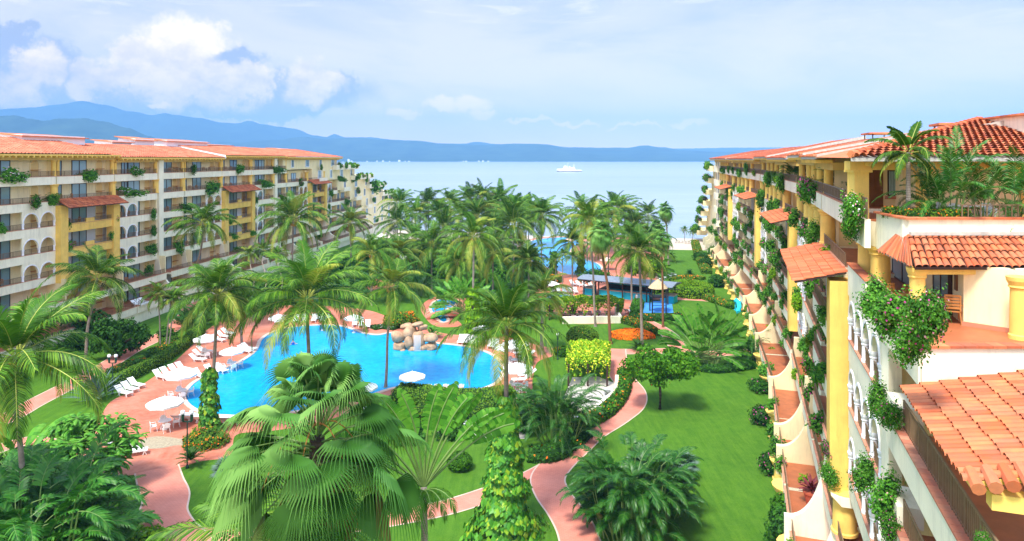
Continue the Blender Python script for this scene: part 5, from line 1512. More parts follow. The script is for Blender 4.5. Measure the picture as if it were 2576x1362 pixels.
palm('fan palm with a tapering red-brown trunk on the lawn beside the orange flower bed', (1511, 590), (1536, 866), None, 68, 'fan', 0, None, 0.2, nuts=False, tr='redtrunk', bend=0.15)
palm('pale-trunked coconut palm at the front edge of the orange flower bed', (1608, 634), (1616, 878), None, 95, 'coco', 4, 1.5, 0.2)
palm('red-trunked palm beside the blue play court', (1664, 600), (1668, 824), None, 50, 'fan', 1, None, 0.16, nuts=False, tr='redtrunk')
palm('second coconut palm behind the play court climbing frame', (1585, 600), (1590, 770), None, 62, 'coco', 3)
palm('tallest fan palm at the right end of the palm row by the beach', (1674, 530), (1682, 668), None, 44, 'fan', 0, None, 0.2, nuts=False)
palm('fan palm below the tallest one near the beach lawn', (1652, 572), (1652, 700), None, 42, 'fan', 1, None, 0.2, nuts=False)
mids = [((1086, 616), 118, 68, 'coconut palm left of centre with a drooping ring of fronds behind the small pool'),
        ((1292, 566), 125, 76, 'dense coconut palm just left of the far pool'),
        ((1362, 546), 135, 64, 'coconut palm leaning over the left bank of the far pool'),
        ((1040, 600), 140, 52, 'coconut palm in the thicket left of the garden centre'),
        ((1240, 640), 105, 70, 'coconut palm low in the centre of the thicket'),
        ((1330, 660), 100, 62, 'coconut palm beside the far pool steps'),
        ((1000, 640), 112, 60, 'coconut palm above the left thicket near the small pool'),
        ((1150, 660), 112, 56, 'coconut palm behind the middle traveller tree'),
        ((935, 640), 105, 62, 'coconut palm between the left wing and the thicket'),
        ((1440, 610), 130, 52, 'coconut palm on the island bank of the far pool'),
        ((1392, 520), 0, 0, '')]
for (c, D, rp, lb) in mids:
    if D: palm(lb, c, None, D, rp*1.15, 'coco', int(c[0]) % 5, None, 0.17)
rowp = [(1007, 514, 178, 42), (1046, 540, 165, 40), (1079, 516, 172, 50), (1105, 535, 168, 44), (1132, 513, 182, 40), (1160, 540, 160, 48), (1182, 502, 176, 44), (1212, 500, 172, 46), (1238, 528, 165, 48), (1258, 508, 170, 48), (1282, 520, 178, 44), (1302, 536, 150, 58),
        (1330, 530, 175, 44), (1462, 532, 165, 46), (1477, 560, 150, 50), (1522, 540, 168, 44), (1548, 530, 160, 50), (1572, 540, 165, 46), (1595, 565, 150, 46), (1630, 545, 165, 40), (1000, 560, 150, 48), (1120, 575, 145, 54), (1200, 548, 140, 62), (1245, 580, 140, 56), (1640, 600, 130, 44), (1530, 610, 120, 52)]
for i, (x, y, D, rp) in enumerate(sorted(rowp)):
    side = 'left of the far pool gap' if x < 1400 else 'right of the far pool gap'
    j = i if x < 1400 else i - len([q for q in rowp if q[0] < 1400])
    palm('coconut palm against the sea, %s from left, %s' % (ORD[j], side), (x, y), None, D, rp*1.3, 'far', i, None, 0.16, 'coconut palms in the row against the sea')
for i, (x, y, D, rp) in enumerate([(1688, 645, 150, 14), (1722, 578, 185, 14), (1742, 585, 188, 13), (1415, 640, 118, 20), (1398, 655, 112, 26), (1440, 648, 108, 28)]):
    palm(['low palm on the beach lawn edge', 'young palm standing on the sand', 'second young palm standing on the sand, nearer the right wing', 'slim young palm at the far pool bank', 'young palm at the near bank of the far pool', 'leaning young palm by the orange flowers near the far pool'][i], (x, y), None, D, rp, 'far', i, None, 0.1, 'young palms')
# manila palms before the left wing
for i, (x, y, D, rp) in enumerate([(630, 640, 110, 34), (660, 632, 112, 32), (700, 640, 113, 32), (398, 742, 82, 42), (430, 755, 83, 36), (445, 748, 84, 34)]):
    palm('slender garden palm in front of the left wing, %s from the left of its group' % (['fourth', 'fifth', 'sixth', 'first', 'second', 'third'][i]), (x, y), (x+(0 if i < 3 else (408-x)*0.6), 790 if i < 3 else 878), D if i < 3 else None, rp, 'coco', i, None, 0.09, 'slender garden palms before the left wing', nuts=False)
# the palm whose frond sweeps in at the bottom edge
palm('coconut palm below the lower edge, its fronds sweeping up across the paths', (720, 1440), None, 24, 330, 'coco', 3, 0.9, 0.16)

# ------------------------------------------------------------------ large fan palm in the foreground
def big_fan():
    D = 22.0; top = atd(798, 1085, D)
    root = empty('fan_palm', (top.x, D, 0), 'huge foreground fan palm with pleated leaves and drooping split tips', 'palm tree')
    mb = trunk_mb([(0, 0, 0), (0.1, 0, 5), (0, 0, 10), (0, 0, top.z-0.2)], 0.30, 0.24)
    mb.build('trunk', [M['branch']], root, True)
    r = R(4); mb = MB(); n = 68
    for i in range(n):
        u = i/(n-1); az = i*2.39996+r.uniform(-0.35, 0.35); el = radians(89 - 112*u**0.9 + r.uniform(-13, 13))
        fan_leaf(mb, (0.12*cos(az), 0.12*sin(az), 0.5-1.8*u), az, el, (1.2+0.85*min(1, u*2))*r.uniform(0.75, 1.2), (0.86+0.34*min(1, u*2.5))*r.uniform(0.82, 1.12), r, 30,
                 ml=1 if (i < n-8 or r.random() < 0.5) else 2, droop=0.35+0.9*u, tipd=1.0+1.1*u, bend=0.12+0.32*u+r.uniform(-0.1, 0.15), cup=0.25-0.45*u, fold=0.075, spread=r.uniform(1.3, 1.75), roll=r.uniform(-0.7, 0.7))
    mb.build('crown', [M['stem'], M['fan'], M['fandead'], M['fanlit']], root, loc=(0, 0, top.z))
    # hanging dry skirt round the trunk
    mb = MB()
    for i in range(40):
        az = r.uniform(0, 6.28); fan_leaf(mb, (0.2*cos(az), 0.2*sin(az), -0.9-1.8*r.random()), az, radians(r.uniform(-75, -50)), 0.8, 1.2, r, 24, ml=1 if r.random() < 0.6 else 2, droop=1.2, tipd=1.6, bend=0.3, cup=0.0, spread=1.6)
    mb.build('hanging_leaves', [M['stem'], M['fan'], M['fandead'], M['fanlit']], root, loc=(0, 0, top.z))
    mb = MB()
    for i in range(6):
        az = i*1.05+0.4; p = [Vector((0, 0, 0.2))]
        for q in range(7): p.append(p[-1]+Vector((cos(az)*0.28, sin(az)*0.28, 0.10-0.16*q)))
        mb.tube(p, [0.03, 0.028, 0.024, 0.02, 0.016, 0.012, 0.008, 0.005], 4)
    mb.build('flower_stalks', [M['stemred']], root, loc=(0, 0, top.z))
big_fan()

# ------------------------------------------------------------------ traveller's trees
def traveller(label, px, D, ht, n, Lp, Lb, W, base_z, seed, spread=80, az0=0.0, tilt=0.12, trunk_r=0.14, lower=True):
    b = atd(px[0], px[1], D)
    root = empty('traveller_tree', (b.x, b.y, 0), label, 'tree')
    r = R(seed)
    if base_z > 0.6:
        trunk_mb([(0, 0, 0), (0.05, 0, base_z*0.5), (0, 0, base_z)], trunk_r, trunk_r*0.9).build('trunk', [M['trunk']], root, True)
    mb = MB()
    for i in range(n):
        a = radians(-spread + 2*spread*i/(n-1)) + r.uniform(-0.05, 0.05)
        el = pi/2-abs(a); az = (0 if a > 0 else pi) + az0 + r.uniform(-tilt, tilt)
        blade(mb, (0.05*sin(a), 0, base_z), az, max(el, 0.05), Lp*r.uniform(0.9, 1.1), Lb*r.uniform(0.85, 1.1), W*r.uniform(0.85, 1.1), r, droop=0.35+0.35*abs(a), n=16, tear=0.35, fold=0.12, twist=pi/2+r.uniform(-0.5, 0.5), rr=0.055)
    mb.build('crown', [M['stem'], M['banana']], root)
    return root, b
t1, b1 = traveller('tall foreground traveller tree with a flat fan of pale stems and yellow-tipped blades', (1066, 1225), 26, 4, 13, 2.2, 1.9, 0.62, atd(1066, 1225, 26).z, 8, 50, 0.25)
mb = MB(); r = R(3)                                    # pleated hanging blades under its fan
for i in range(7):
    az = -pi/2+(i-3)*0.35; frond(mb, (0, -0.1, b1.z-0.1), az, radians(30), 1.9, radians(115), r, 0.55, 40, 0.05, 0, 1, hang=0.9, lift=0.1, nseg=9, rr=0.03)
mb.build('lower_leaves', [M['stem'], M['cocolime']], t1)
def clump_traveller(label, base, n, Lp, Lb, W, seed, wid):
    b = at(*base); root = empty('traveller_tree', b, label, 'tree'); r = R(seed); mb = MB()
    for j in range(4):
        ox, oy = (j-1.5)*wid*0.18, r.uniform(-0.6, 0.6); sp = 75; az0 = (j-1.5)*0.5+r.uniform(-0.3, 0.3); zb = r.uniform(0.3, 1.4)
        mb.tube([(ox*0.5, oy*0.5, 0), (ox, oy, zb)], [0.22, 0.18], 7, 0)
        for i in range(n):
            a = radians(-sp+2*sp*i/(n-1)); el = max(pi/2-abs(a), 0.1); az = (0 if a > 0 else pi)+az0+r.uniform(-0.15, 0.15)
            blade(mb, (ox, oy, zb), az, el, Lp*r.uniform(0.75, 1.1), Lb*r.uniform(0.8, 1.1), W*r.uniform(0.8, 1.1), r, droop=0.4+0.4*abs(a), n=12, tear=0.3, fold=0.15, twist=pi/2+r.uniform(-0.9, 0.9), rr=0.06)
    mb.build('crown', [M['stem'], M['banana']], root)
    return root
clump_traveller('broad traveller tree clump beside the right wing behind the big lawn', (1786, 922), 13, 3.0, 2.7, 0.75, 12, 4.5)
clump_traveller('traveller tree in the middle thicket with dense upright blades', (1172, 803), 11, 3.1, 2.6, 0.7, 13, 3.2)
clump_traveller('traveller tree near the foot of the right wing at the sea end', (1640, 700), 9, 2.2, 2.2, 0.6, 15, 2.5)

# ------------------------------------------------------------------ climbers round palm trunks
def climber(label, base, h, r0, r1, seed, mat='vine', n=1500, size=0.34, top=0.35, bulge=1.0):
    b = at(*base); root = empty('climbing_plant', b, label, 'climber'); r = R(seed); mb = MB()
    for i in range(n):
        z = h*r.random()**0.9; u = z/h; a = r.uniform(0, 6.28)
        rad = (r0+(r1-r0)*u)*(1+0.18*sin(z*3+a*2)+0.12*sin(z*7))*(0.75+0.3*r.random())
        if z < bulge: rad *= 1+0.5*(1-z/bulge)
        d = Vector((cos(a), sin(a), 0)); p = d*rad+UP*z
        nrm = (d+UP*0.45+rv(r)*0.5).normalized()
        leafquad(mb, p, nrm, (UP+rv(r)*0.35).normalized(), size*r.uniform(0.6, 1.3), 0, 1.25)
    for k in range(5):
        pts = [Vector((cos(k*1.3+j*0.5)*r0*0.45, sin(k*1.3+j*0.5)*r0*0.45, h*j/6)) for j in range(7)]; mb.tube(pts, 0.04, 5, 1)
    mb.build('climbing_leaves', [M[mat], M['stem']], root); return root
climber('tall column of large glossy climber leaves round the foreground palm trunk', (1272, 1338), 8.2, 1.5, 0.60, 5, n=7000, size=0.33, bulge=1.6)
climber('climber with heart-shaped leaves round the palm at the left end of the main pool', (527, 1090), 5.2, 0.85, 0.5, 6, n=900, size=0.36)
climber('yellow-green climber round the palm in the middle of the garden', (1190, 852), 6.3, 1.15, 0.75, 7, 'lime', 1400, 0.34)
climber('yellow-green climber on a trunk beside the far pool', (1462, 690), 4.2, 0.9, 0.6, 8, 'lime', 500, 0.4)
climber('dark climber on a trunk left of the far pool', (1392, 700), 5.0, 0.8, 0.6, 9, 'bush', 500, 0.4)

# ------------------------------------------------------------------ shrubs, bushes and small trees
def shrub(label, base, blobs, n, size, mat='bush', flowers=0.0, fm=('orange',), fsize=0.12, group=None, name='shrub', cat='shrub', core=0.75, seed=None, **kw):
    b = at(*base); root_seed = seed if seed is not None else int(base[0]*13+base[1])
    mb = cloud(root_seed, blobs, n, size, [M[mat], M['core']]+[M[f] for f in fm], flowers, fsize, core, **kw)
    o = mb.build(name, [M[mat], M['core']]+[M[f] for f in fm], None, loc=b)
    return tag(o, label, cat, group)
def tree(label, base, blobs, n, size, mat, trunk_h, seed=1, name='tree', th=0.12, flowers=0.0, fm=('orange',), core=0.0, tm='branch', **kw):
    b = at(*base); root = empty(name, b, label, 'tree'); r = R(seed); mb = MB()
    mb.tube([(0, 0, -0.05), (0.05, 0, trunk_h*0.5), (-0.03, 0.03, trunk_h)], [th*1.25, th, th*0.9], 8)
    for bl in blobs:
        e = Vector(bl[:3]); m = Vector((0, 0, trunk_h)).lerp(e, 0.5)+Vector((0, 0, 0.15))
        mb.tube([(0, 0, trunk_h-0.1), m, e], [th*0.7, th*0.45, th*0.2], 5)
    mb.build('trunk', [M[tm]], root, True)
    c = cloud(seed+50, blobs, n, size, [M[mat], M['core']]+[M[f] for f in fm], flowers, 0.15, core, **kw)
    c.build('crown', [M[mat], M['core']]+[M[f] for f in fm], root); return root
r = R(2)
bl = [(r.uniform(-2.9, 2.9), r.uniform(-1.9, 1.9), 3.5+r.uniform(-0.7, 1.2), r.uniform(0.9, 1.3), r.uniform(0.8, 1.2), r.uniform(0.5, 0.8)) for _ in range(24)]
tree('bright green spreading tree with a bare slim trunk on the big lawn', (1660, 1030), bl, 8000, 0.18, 'treeleaf', 2.6, 1, flowers=0.012, shell=0.6)
tree('low umbrella-shaped tree beside the loungers of the upper deck', (1498, 737), [(-1.6, 0, 2.6, 1.5, 1.4, 0.9), (0.9, 0.2, 2.8, 1.8, 1.6, 1.1), (0, 0, 3.3, 1.6, 1.4, 0.8)], 1500, 0.2, 'bush', 1.7, 2, core=0.7)
tree('second umbrella-shaped tree behind the turquoise bar', (1620, 718), [(-1.5, 0, 3.0, 2.2, 1.6, 1.3), (2.0, 0.2, 3.3, 2.4, 1.6, 1.5)], 1400, 0.22, 'lime', 1.7, 3, core=0.7)
r = R(5)
bl = [(r.uniform(-2.0, 2.0), r.uniform(-1.4, 1.4), r.uniform(1.2, 4.0), r.uniform(0.7, 1.1), r.uniform(0.7, 1.0), r.uniform(0.6, 0.9)) for _ in range(16)]
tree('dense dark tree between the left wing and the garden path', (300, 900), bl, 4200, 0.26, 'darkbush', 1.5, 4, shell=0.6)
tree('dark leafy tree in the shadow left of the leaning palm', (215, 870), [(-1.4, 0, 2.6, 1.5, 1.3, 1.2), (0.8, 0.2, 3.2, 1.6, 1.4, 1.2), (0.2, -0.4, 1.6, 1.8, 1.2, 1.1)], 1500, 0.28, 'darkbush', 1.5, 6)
# big-leaved tree at lower left
r = R(7); b = at(222, 1230); root = empty('broadleaf_tree', b, 'large-leaved glossy tree between the left path and the sunbathing deck', 'tree')
mb = MB(); mb.tube([(0, 0, 0), (0.2, 0, 1.2), (0.1, 0, 2.4)], [0.2, 0.16, 0.12], 7); mb.build('trunk', [M['branch']], root)
mb = MB()
for c in range(130):
    d = rv(r); f_ = r.uniform(0.6, 1.0); p = Vector((d.x*3.3*f_, d.y*2.4*f_, 3.0+d.z*2.3*f_))
    for k in range(9): blade(mb, p, r.uniform(0, 6.28), radians(r.uniform(-10, 60)), 0.18, r.uniform(0.6, 0.95), r.uniform(0.22, 0.36), r, droop=1.2, n=5, tear=0.05, fold=0.25, rr=0.012)
mb.build('crown', [M['stem'], M['banana']], root)
# mixed dark thickets filling the garden middle: every bush a thing of its own
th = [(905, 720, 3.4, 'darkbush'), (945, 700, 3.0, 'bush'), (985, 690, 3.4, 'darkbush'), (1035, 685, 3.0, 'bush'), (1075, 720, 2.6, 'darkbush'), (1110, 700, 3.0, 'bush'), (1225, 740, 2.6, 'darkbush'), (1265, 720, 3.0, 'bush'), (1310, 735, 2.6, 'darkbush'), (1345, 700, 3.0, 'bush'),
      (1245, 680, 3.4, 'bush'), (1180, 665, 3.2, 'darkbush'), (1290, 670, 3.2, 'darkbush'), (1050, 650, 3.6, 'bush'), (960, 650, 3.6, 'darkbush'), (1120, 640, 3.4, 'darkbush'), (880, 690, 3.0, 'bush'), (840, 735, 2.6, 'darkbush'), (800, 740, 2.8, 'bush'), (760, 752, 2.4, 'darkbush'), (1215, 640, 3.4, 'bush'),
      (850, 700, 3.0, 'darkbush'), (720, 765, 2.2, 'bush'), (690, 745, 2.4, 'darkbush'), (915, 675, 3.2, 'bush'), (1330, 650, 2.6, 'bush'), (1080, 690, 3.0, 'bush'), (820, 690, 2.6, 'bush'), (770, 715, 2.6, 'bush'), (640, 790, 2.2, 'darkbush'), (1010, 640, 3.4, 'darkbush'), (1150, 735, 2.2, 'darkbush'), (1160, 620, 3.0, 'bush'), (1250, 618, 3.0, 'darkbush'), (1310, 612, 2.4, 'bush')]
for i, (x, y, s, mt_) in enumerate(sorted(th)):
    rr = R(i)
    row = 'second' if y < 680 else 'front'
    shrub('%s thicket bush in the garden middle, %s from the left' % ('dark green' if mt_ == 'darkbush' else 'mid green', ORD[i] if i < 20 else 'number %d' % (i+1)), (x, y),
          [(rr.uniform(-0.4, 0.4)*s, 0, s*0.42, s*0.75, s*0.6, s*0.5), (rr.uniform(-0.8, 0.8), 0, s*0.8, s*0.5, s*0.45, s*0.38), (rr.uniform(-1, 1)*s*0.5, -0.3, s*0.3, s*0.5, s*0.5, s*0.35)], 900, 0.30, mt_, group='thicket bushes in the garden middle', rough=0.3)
AR = [areca_mesh(61, 40, 2.4, 0.6, 0.40, 26, 0.07, 1.2), areca_mesh(62, 44, 2.6, 0.8, 0.42, 26, 0.07, 1.6)]
def areca(label, base, s, k=0, group='feather palm clumps in the garden', rz=0.0, me=None):
    return tag(put('palm_clump', me or AR[k % 2], None, at(*base), (0, 0, rz), (s, s, s)), label, 'palm clump', group)
for i, (x, y, s) in enumerate([(885, 760, 1.1), (1060, 745, 1.2), (1250, 760, 1.2), (1120, 770, 1.0), (930, 735, 1.3), (1330, 760, 1.0), (1015, 715, 1.4), (1210, 700, 1.5), (1290, 700, 1.4), (845, 760, 1.0), (770, 790, 0.9), (475, 830, 1.0), (510, 815, 1.2), (560, 800, 1.1), (1000, 760, 1.0), (1150, 700, 1.4), (660, 775, 1.0), (615, 800, 0.9),
                              (1340, 790, 0.8), (1375, 715, 0.8), (1655, 735, 0.7), (1880, 905, 1.0), (1905, 915, 0.9), (960, 695, 1.4)]):
    areca('green feather palm clump in the planting, ' + ['beside the left wing path', 'behind the small pool', 'behind the pool terrace right of centre', 'beside the small bridge', 'left of the thicket', 'left of the low pool pergola', 'in the deep thicket left', 'in the deep thicket centre', 'in the deep thicket right', 'behind the far poolside loungers',
          'behind the middle poolside loungers', 'at the end of the curved hedge', 'behind the curved hedge', 'behind the left deck umbrellas', 'left of the small pool', 'behind the middle traveller tree', 'among dark bushes near the left wing', 'beside the stub palm at the left deck', 'near the pergola corner', 'by the far pool steps', 'beside the play court', 'at the foot of the right wing columns', 'against the right wing base', 'under the leaning row palms'][i], (x, y), s, i, rz=i*1.1)
big1 = areca_mesh(71, 130, 2.3, 1.7, 0.5, 40, 0.05, 3.4, 1.0, el_min=5); big2 = areca_mesh(72, 200, 2.0, 2.2, 0.62, 24, 0.10, 4.3, 0.9, el_min=-5)
areca('tall feather palm clump behind the paved terrace wall, centre right', (1405, 1105), 1.0, me=big1)
areca('largest glossy feather palm clump in the right foreground lawn', (1592, 1340), 0.92, me=big2)
areca('second big feather palm clump, left part of the foreground group', (1548, 1310), 0.55, me=big2, rz=2.0)
areca('third feather palm clump at the right of the foreground group', (1655, 1290), 0.58, me=big2, rz=1.0)
for i, (x, y, s, me) in enumerate([(30, 1400, 1.15, big1), (135, 1440, 1.0, big1), (262, 1490, 0.6, big1), (40, 1530, 1.3, big2)]):
    areca(['dark feather palm at the lower left edge', 'glossy feather palm in the lower left corner', 'feather palm right of the lower left corner', 'feather palm in the very corner at lower left'][i], (x, y), s, me=me, rz=i*1.3)
# banana clump, lower left
def banana(label, base, n, Lb, W, seed, s=1.0, Lp=0.5):
    b = at(*base); r = R(seed); mb = MB()
    root = empty('banana_plant', b, label, 'plant')
    for i in range(n):
        az = i*2.4; blade(mb, (r.uniform(-0.3, 0.3), r.uniform(-0.3, 0.3), 0.8*s*r.random()), az, radians(r.uniform(35, 80)), Lp*s, Lb*s, W*s, r, droop=1.0, n=10, tear=0.12, fold=0.2, rr=0.04)
    mb.build('leaves', [M['stem'], M['banana']], root); return root
banana('banana plant with broad upright leaves beside the lower left path', (305, 1350), 22, 1.8, 0.55, 1)
banana('second banana plant low in the left foreground', (250, 1380), 18, 1.6, 0.5, 2)
banana('tall banana leaves behind the leaning palm at the left edge', (45, 1240), 12, 3.4, 0.75, 3, Lp=2.6)
banana('broad-leaved plant on the lawn right of the boulders', (1088, 850), 26, 1.1, 0.35, 4)
# agave with long grey leaves, cycads
def stiff(label, base, n, Lb, W, seed, mat='agave', el=(15, 85), name='agave', cat='agave'):
    b = at(*base); r = R(seed); mb = MB()
    for i in range(n):
        az = i*2.4; e = radians(el[1]+(el[0]-el[1])*i/n); d = Vector((cos(az)*cos(e), sin(az)*cos(e), sin(e))); s = Vector((-sin(az), cos(az), 0)); k = W*0.5
        p = Vector((0, 0, 0.1)); q = p+d*Lb*0.5; t = q+(d-UP*0.3*r.random())*Lb*0.5
        nn = s.cross(d)*k*0.35
        mb.face([p-s*k*0.6, p-nn, q-nn, q-s*k]); mb.face([p-nn, p+s*k*0.6, q+s*k, q-nn]); mb.face([q-s*k, q-nn, t]); mb.face([q-nn, q+s*k, t])
    return tag(mb.build(name, [M[mat]], None, loc=b), label, cat)
stiff('big grey-blue spiky plant beside the lamp post left of the hedge', (235, 1010), 60, 3.4, 0.20, 1)
CY1 = rosette(81, 26, 1.25, 0.28, 24, 0.05)
for i, (x, y, s, lb) in enumerate([(345, 928, 1.0, 'cycad in the left bed, nearest to the path'), (395, 918, 1.1, 'cycad in the left bed beside the hedge'), (375, 905, 1.0, 'cycad in the left bed, farthest'), (1606, 880, 1.2, 'cycad at the foot of the pale palm by the orange bed'), (1480, 870, 1.1, 'cycad before the clipped dome bush'),
                              (1440, 800, 1.4, 'tall cycad left of the low terrace wall'), (1325, 905, 1.0, 'cycad beside the small lamp post'), (480, 1175, 0.9, 'short palm beside the lamp post on the deck edge'), (1890, 660, 1.2, 'cycad by the far lawn hedge'), (1735, 690, 1.0, 'dark cycad on the far lawn'),
                              (360, 735, 0, ''), (1010, 822, 1.7, 'spiky cycad on the round island bed at the pool')]):
    if s: tag(put('cycad', CY1, None, at(x, y)+V((0, 0, 0.5 if i in (5, 7) else 0.05)), (0, 0, i), (s, s, s)), lb, 'cycad', 'cycads in the garden')
CY2 = rosette(82, 34, 1.0, 0.02, 4, 0.3, (5, 80), (10, 30), [M['agave'], M['agave']])
b = at(1722, 1205); root = empty('silver_fan_palm', b, 'small silvery fan palm beside the foreground palm clump on the big lawn', 'palm tree')
mb = MB(); mb.tube([(0, 0, 0), (0.05, 0, 0.9)], 0.09, 6); mb.build('trunk', [M['branch']], root)
mb = MB(); rr = R(8)
for i in range(22): fan_leaf(mb, (0, 0, 0.9), i*2.4, radians(80-90*i/22), 0.55, 0.55, rr, 16, mr=0, ml=0, droop=0.1, tipd=0.1, bend=0.1, cup=0.2)
mb.build('crown', [M['silver']], root)
b = at(572, 1205); root = empty('silver_fan_palm', b, 'silvery fan palm half hidden behind the huge fan palm', 'palm tree')
mb2 = MB(); rr = R(9)
for i in range(22): fan_leaf(mb2, (0, 0, 0.5), i*2.4, radians(80-80*i/22), 0.6, 0.6, rr, 16, mr=0, ml=0, droop=0.1, tipd=0.1, bend=0.1, cup=0.2)
mb2.build('crown', [M['silver']], root)

# ------------------------------------------------------------------ hedges and flower beds
def hedge(label, px, w, h, size=0.12, dens=70, mat='hedge', flowers=0.0, fm='orange', seed=1, group='clipped hedges', **kw):
    ln = spline([at(x, y) for x, y in px], 5)
    o = put('hedge', hedge_mesh(ln, w, h, size, dens, [M[mat], M['core'], M[fm]], seed, flowers, **kw)); return tag(o, label, 'hedge', group)
hedge('long curved clipped hedge between the left path and the sunbathing deck', [(262, 985), (300, 968), (345, 945), (395, 920), (440, 890), (470, 868), (488, 850), (505, 838)], 1.3, 1.1)
hedge('upper clipped hedge bed with orange flowers along the left path', [(290, 940), (330, 922), (370, 912)], 2.2, 0.5, mat='hedge', flowers=0.10, seed=2)
hedge('round-ended low hedge bed at the middle of the left path', [(385, 890), (420, 878), (438, 868)], 1.8, 0.6, mat='hedge', flowers=0.08, seed=3)
hedge('olive hedge bed at the foot of the slender palms by the left path', [(400, 866), (430, 862), (448, 858)], 1.5, 0.6, mat='hedge', seed=4)
hedge('wide green hedge behind the main pool edge loungers', [(1000, 1003), (1060, 1008), (1130, 1018), (1210, 1018), (1290, 1008)], 3.4, 1.2, 0.13, 55, 'hedge', seed=5)
hedge('second tier of the wide hedge below the main pool', [(1050, 1045), (1130, 1050), (1210, 1048), (1280, 1040)], 2.6, 1.0, 0.13, 55, 'hedge', seed=6)
hedge('flowering hedge curving from the pergola terrace to the orange bed', [(1572, 812), (1600, 820), (1628, 832), (1645, 845)], 1.6, 0.9, 0.15, 60, 'hedge', 0.12, seed=7)
hedge('low hedge in front of the blue play court', [(1590, 800), (1625, 806), (1680, 806), (1712, 802)], 1.5, 0.8, 0.16, 50, 'darkbush', 0.05, seed=8)
hedge('hedge at the left side of the blue play court', [(1603, 800), (1600, 785), (1606, 770)], 1.6, 1.2, 0.16, 50, 'bush', 0.0, seed=9)
hedge('hedge running from the bar towards the ring hedge', [(1640, 738), (1670, 730), (1700, 722), (1735, 714)], 2.0, 1.0, 0.2, 40, 'hedge', 0.03, seed=10)
hedge('flowering hedge between the ring hedge and the right wing', [(1775, 752), (1810, 764), (1850, 778)], 1.8, 0.9, 0.18, 45, 'hedge', 0.10, seed=11)
hedge('thin orange-flowered hedge above the ring hedge', [(1690, 708), (1730, 700), (1770, 705)], 1.3, 0.6, 0.2, 40, 'hedge', 0.2, seed=12)
hedge('shady planting strip outside the paved terrace wall', [(1570, 945), (1568, 985), (1535, 1035), (1480, 1070), (1440, 1090)], 1.4, 0.8, 0.17, 55, 'bush', 0.08, seed=13)
hedge('dark ground planting along the path below the feather palm', [(1460, 1095), (1420, 1125), (1385, 1150), (1330, 1150)], 2.2, 0.6, 0.17, 45, 'darkbush', 0.02, seed=14)
hedge('low flower hedge along the far pool steps', [(1362, 700), (1385, 708), (1410, 712)], 1.8, 1.2, 0.22, 35, 'hedge', 0.6, seed=15)
hedge('dark bed along the foot of the traveller tree clump', [(1740, 925), (1800, 935), (1880, 925), (1925, 915)], 1.6, 0.6, 0.18, 45, 'darkbush', seed=16)
hedge('flat hedge at the right lawn edge near the beach', [(1748, 612), (1760, 650), (1778, 690)], 2.0, 0.9, 0.25, 30, 'hedge', 0.04, seed=17)
hedge('low orange flower edging in front of the left boulder bed', [(985, 812), (1010, 806), (1040, 802)], 1.6, 1.0, 0.18, 50, 'hedge', 0.5, seed=18)
hedge('low bed with white flowers on the round island at the pool', [(935, 828), (965, 824), (1000, 828)], 2.0, 0.35, 0.16, 50, 'darkbush', 0.05, 'whiteflower', seed=19)
def ring_hedge(label, c, ra, rb, w, h, seed):
    C = at(*c); pts = [C+V((ra*cos(2*pi*k/26), rb*sin(2*pi*k/26), 0)) for k in range(27)]
    o = put('hedge', hedge_mesh(pts, w, h, 0.2, 45, [M['lime'], M['core'], M['orange']], seed)); return tag(o, label, 'hedge', 'clipped hedges')
ring_hedge('ring-shaped clipped hedge on the far lawn', (1738, 740), 2.6, 3.4, 2.2, 1.7, 20)
def bed(label, c, rx, ry, h, mat, flowers, fm, seed, n=1600, size=0.16, fs=0.16):
    return shrub(label, c, [(0, 0, h*0.25, rx, ry, h)], n, size, mat, flowers, fm, fs, name='flower_bed', cat='flower bed', core=0.85, seed=seed, rough=0.06, shell=0.12)
bed('oval bed packed with orange flowers on the lawn', (1590, 848), 2.75, 1.7, 0.75, 'hedge', 0.8, ('orange',), 31, 4200, 0.15, 0.24)
bed('oval planter hedge with orange flowers at the foot of the climber palm', (518, 1118), 1.75, 1.5, 0.9, 'hedge', 0.10, ('orange',), 32, 2600, 0.12, 0.14)
shrub('large clipped dome bush with an olive top', (1465, 872), [(0, 0, 1.15, 1.95, 1.7, 1.35)], 3600, 0.13, 'hedge', 0.004, ('orange',), rough=0.04, shell=0.08, core=0.92)
shrub('round clipped bush on the lawn under the traveller tree', (1156, 1180), [(0, 0, 0.55, 0.95, 0.9, 0.65)], 1500, 0.12, 'bush', rough=0.05, shell=0.1, core=0.9)
shrub('round clipped bush on the sidewalk of the far small lamp, reddish', (1403, 892), [(0, 0, 0.4, 0.65, 0.6, 0.5)], 600, 0.13, 'hedge', 0.15, ('orange',), rough=0.05, shell=0.1, core=0.9)
shrub('olive dome bush beside the boulders behind the pool', (1000, 822), [(0, 0, 0.9, 1.9, 1.5, 1.1)], 1400, 0.18, 'hedge', 0.12, ('orange',), rough=0.05, shell=0.1, core=0.9)
shrub('low orange-flowered dome left of the small bridge', (1035, 818), [(0, 0, 0.5, 1.2, 1.0, 0.6)], 700, 0.16, 'hedge', 0.3, ('orange',), rough=0.06, shell=0.1, core=0.9)
shrub('yellow-green bush low at the bottom edge of the left path', (372, 1385), [(0, 0, 0.5, 1.2, 1.0, 0.75)], 1500, 0.14, 'lime', rough=0.1)
shrub('dark bushes with small pink blossoms at the right end pool deck', (1330, 1050), [(0, 0, 0.9, 1.5, 1.1, 1.0)], 1200, 0.18, 'darkbush', 0.05, ('rose',))
shrub('dark bush on the far lawn left of the cycad', (1870, 650), [(0, 0, 0.8, 1.6, 1.4, 1.0)], 600, 0.25, 'darkbush')
shrub('leafy bush beside the left end of the turquoise bar', (1548, 735), [(0, 0, 1.2, 1.5, 1.2, 1.5)], 800, 0.25, 'lime')
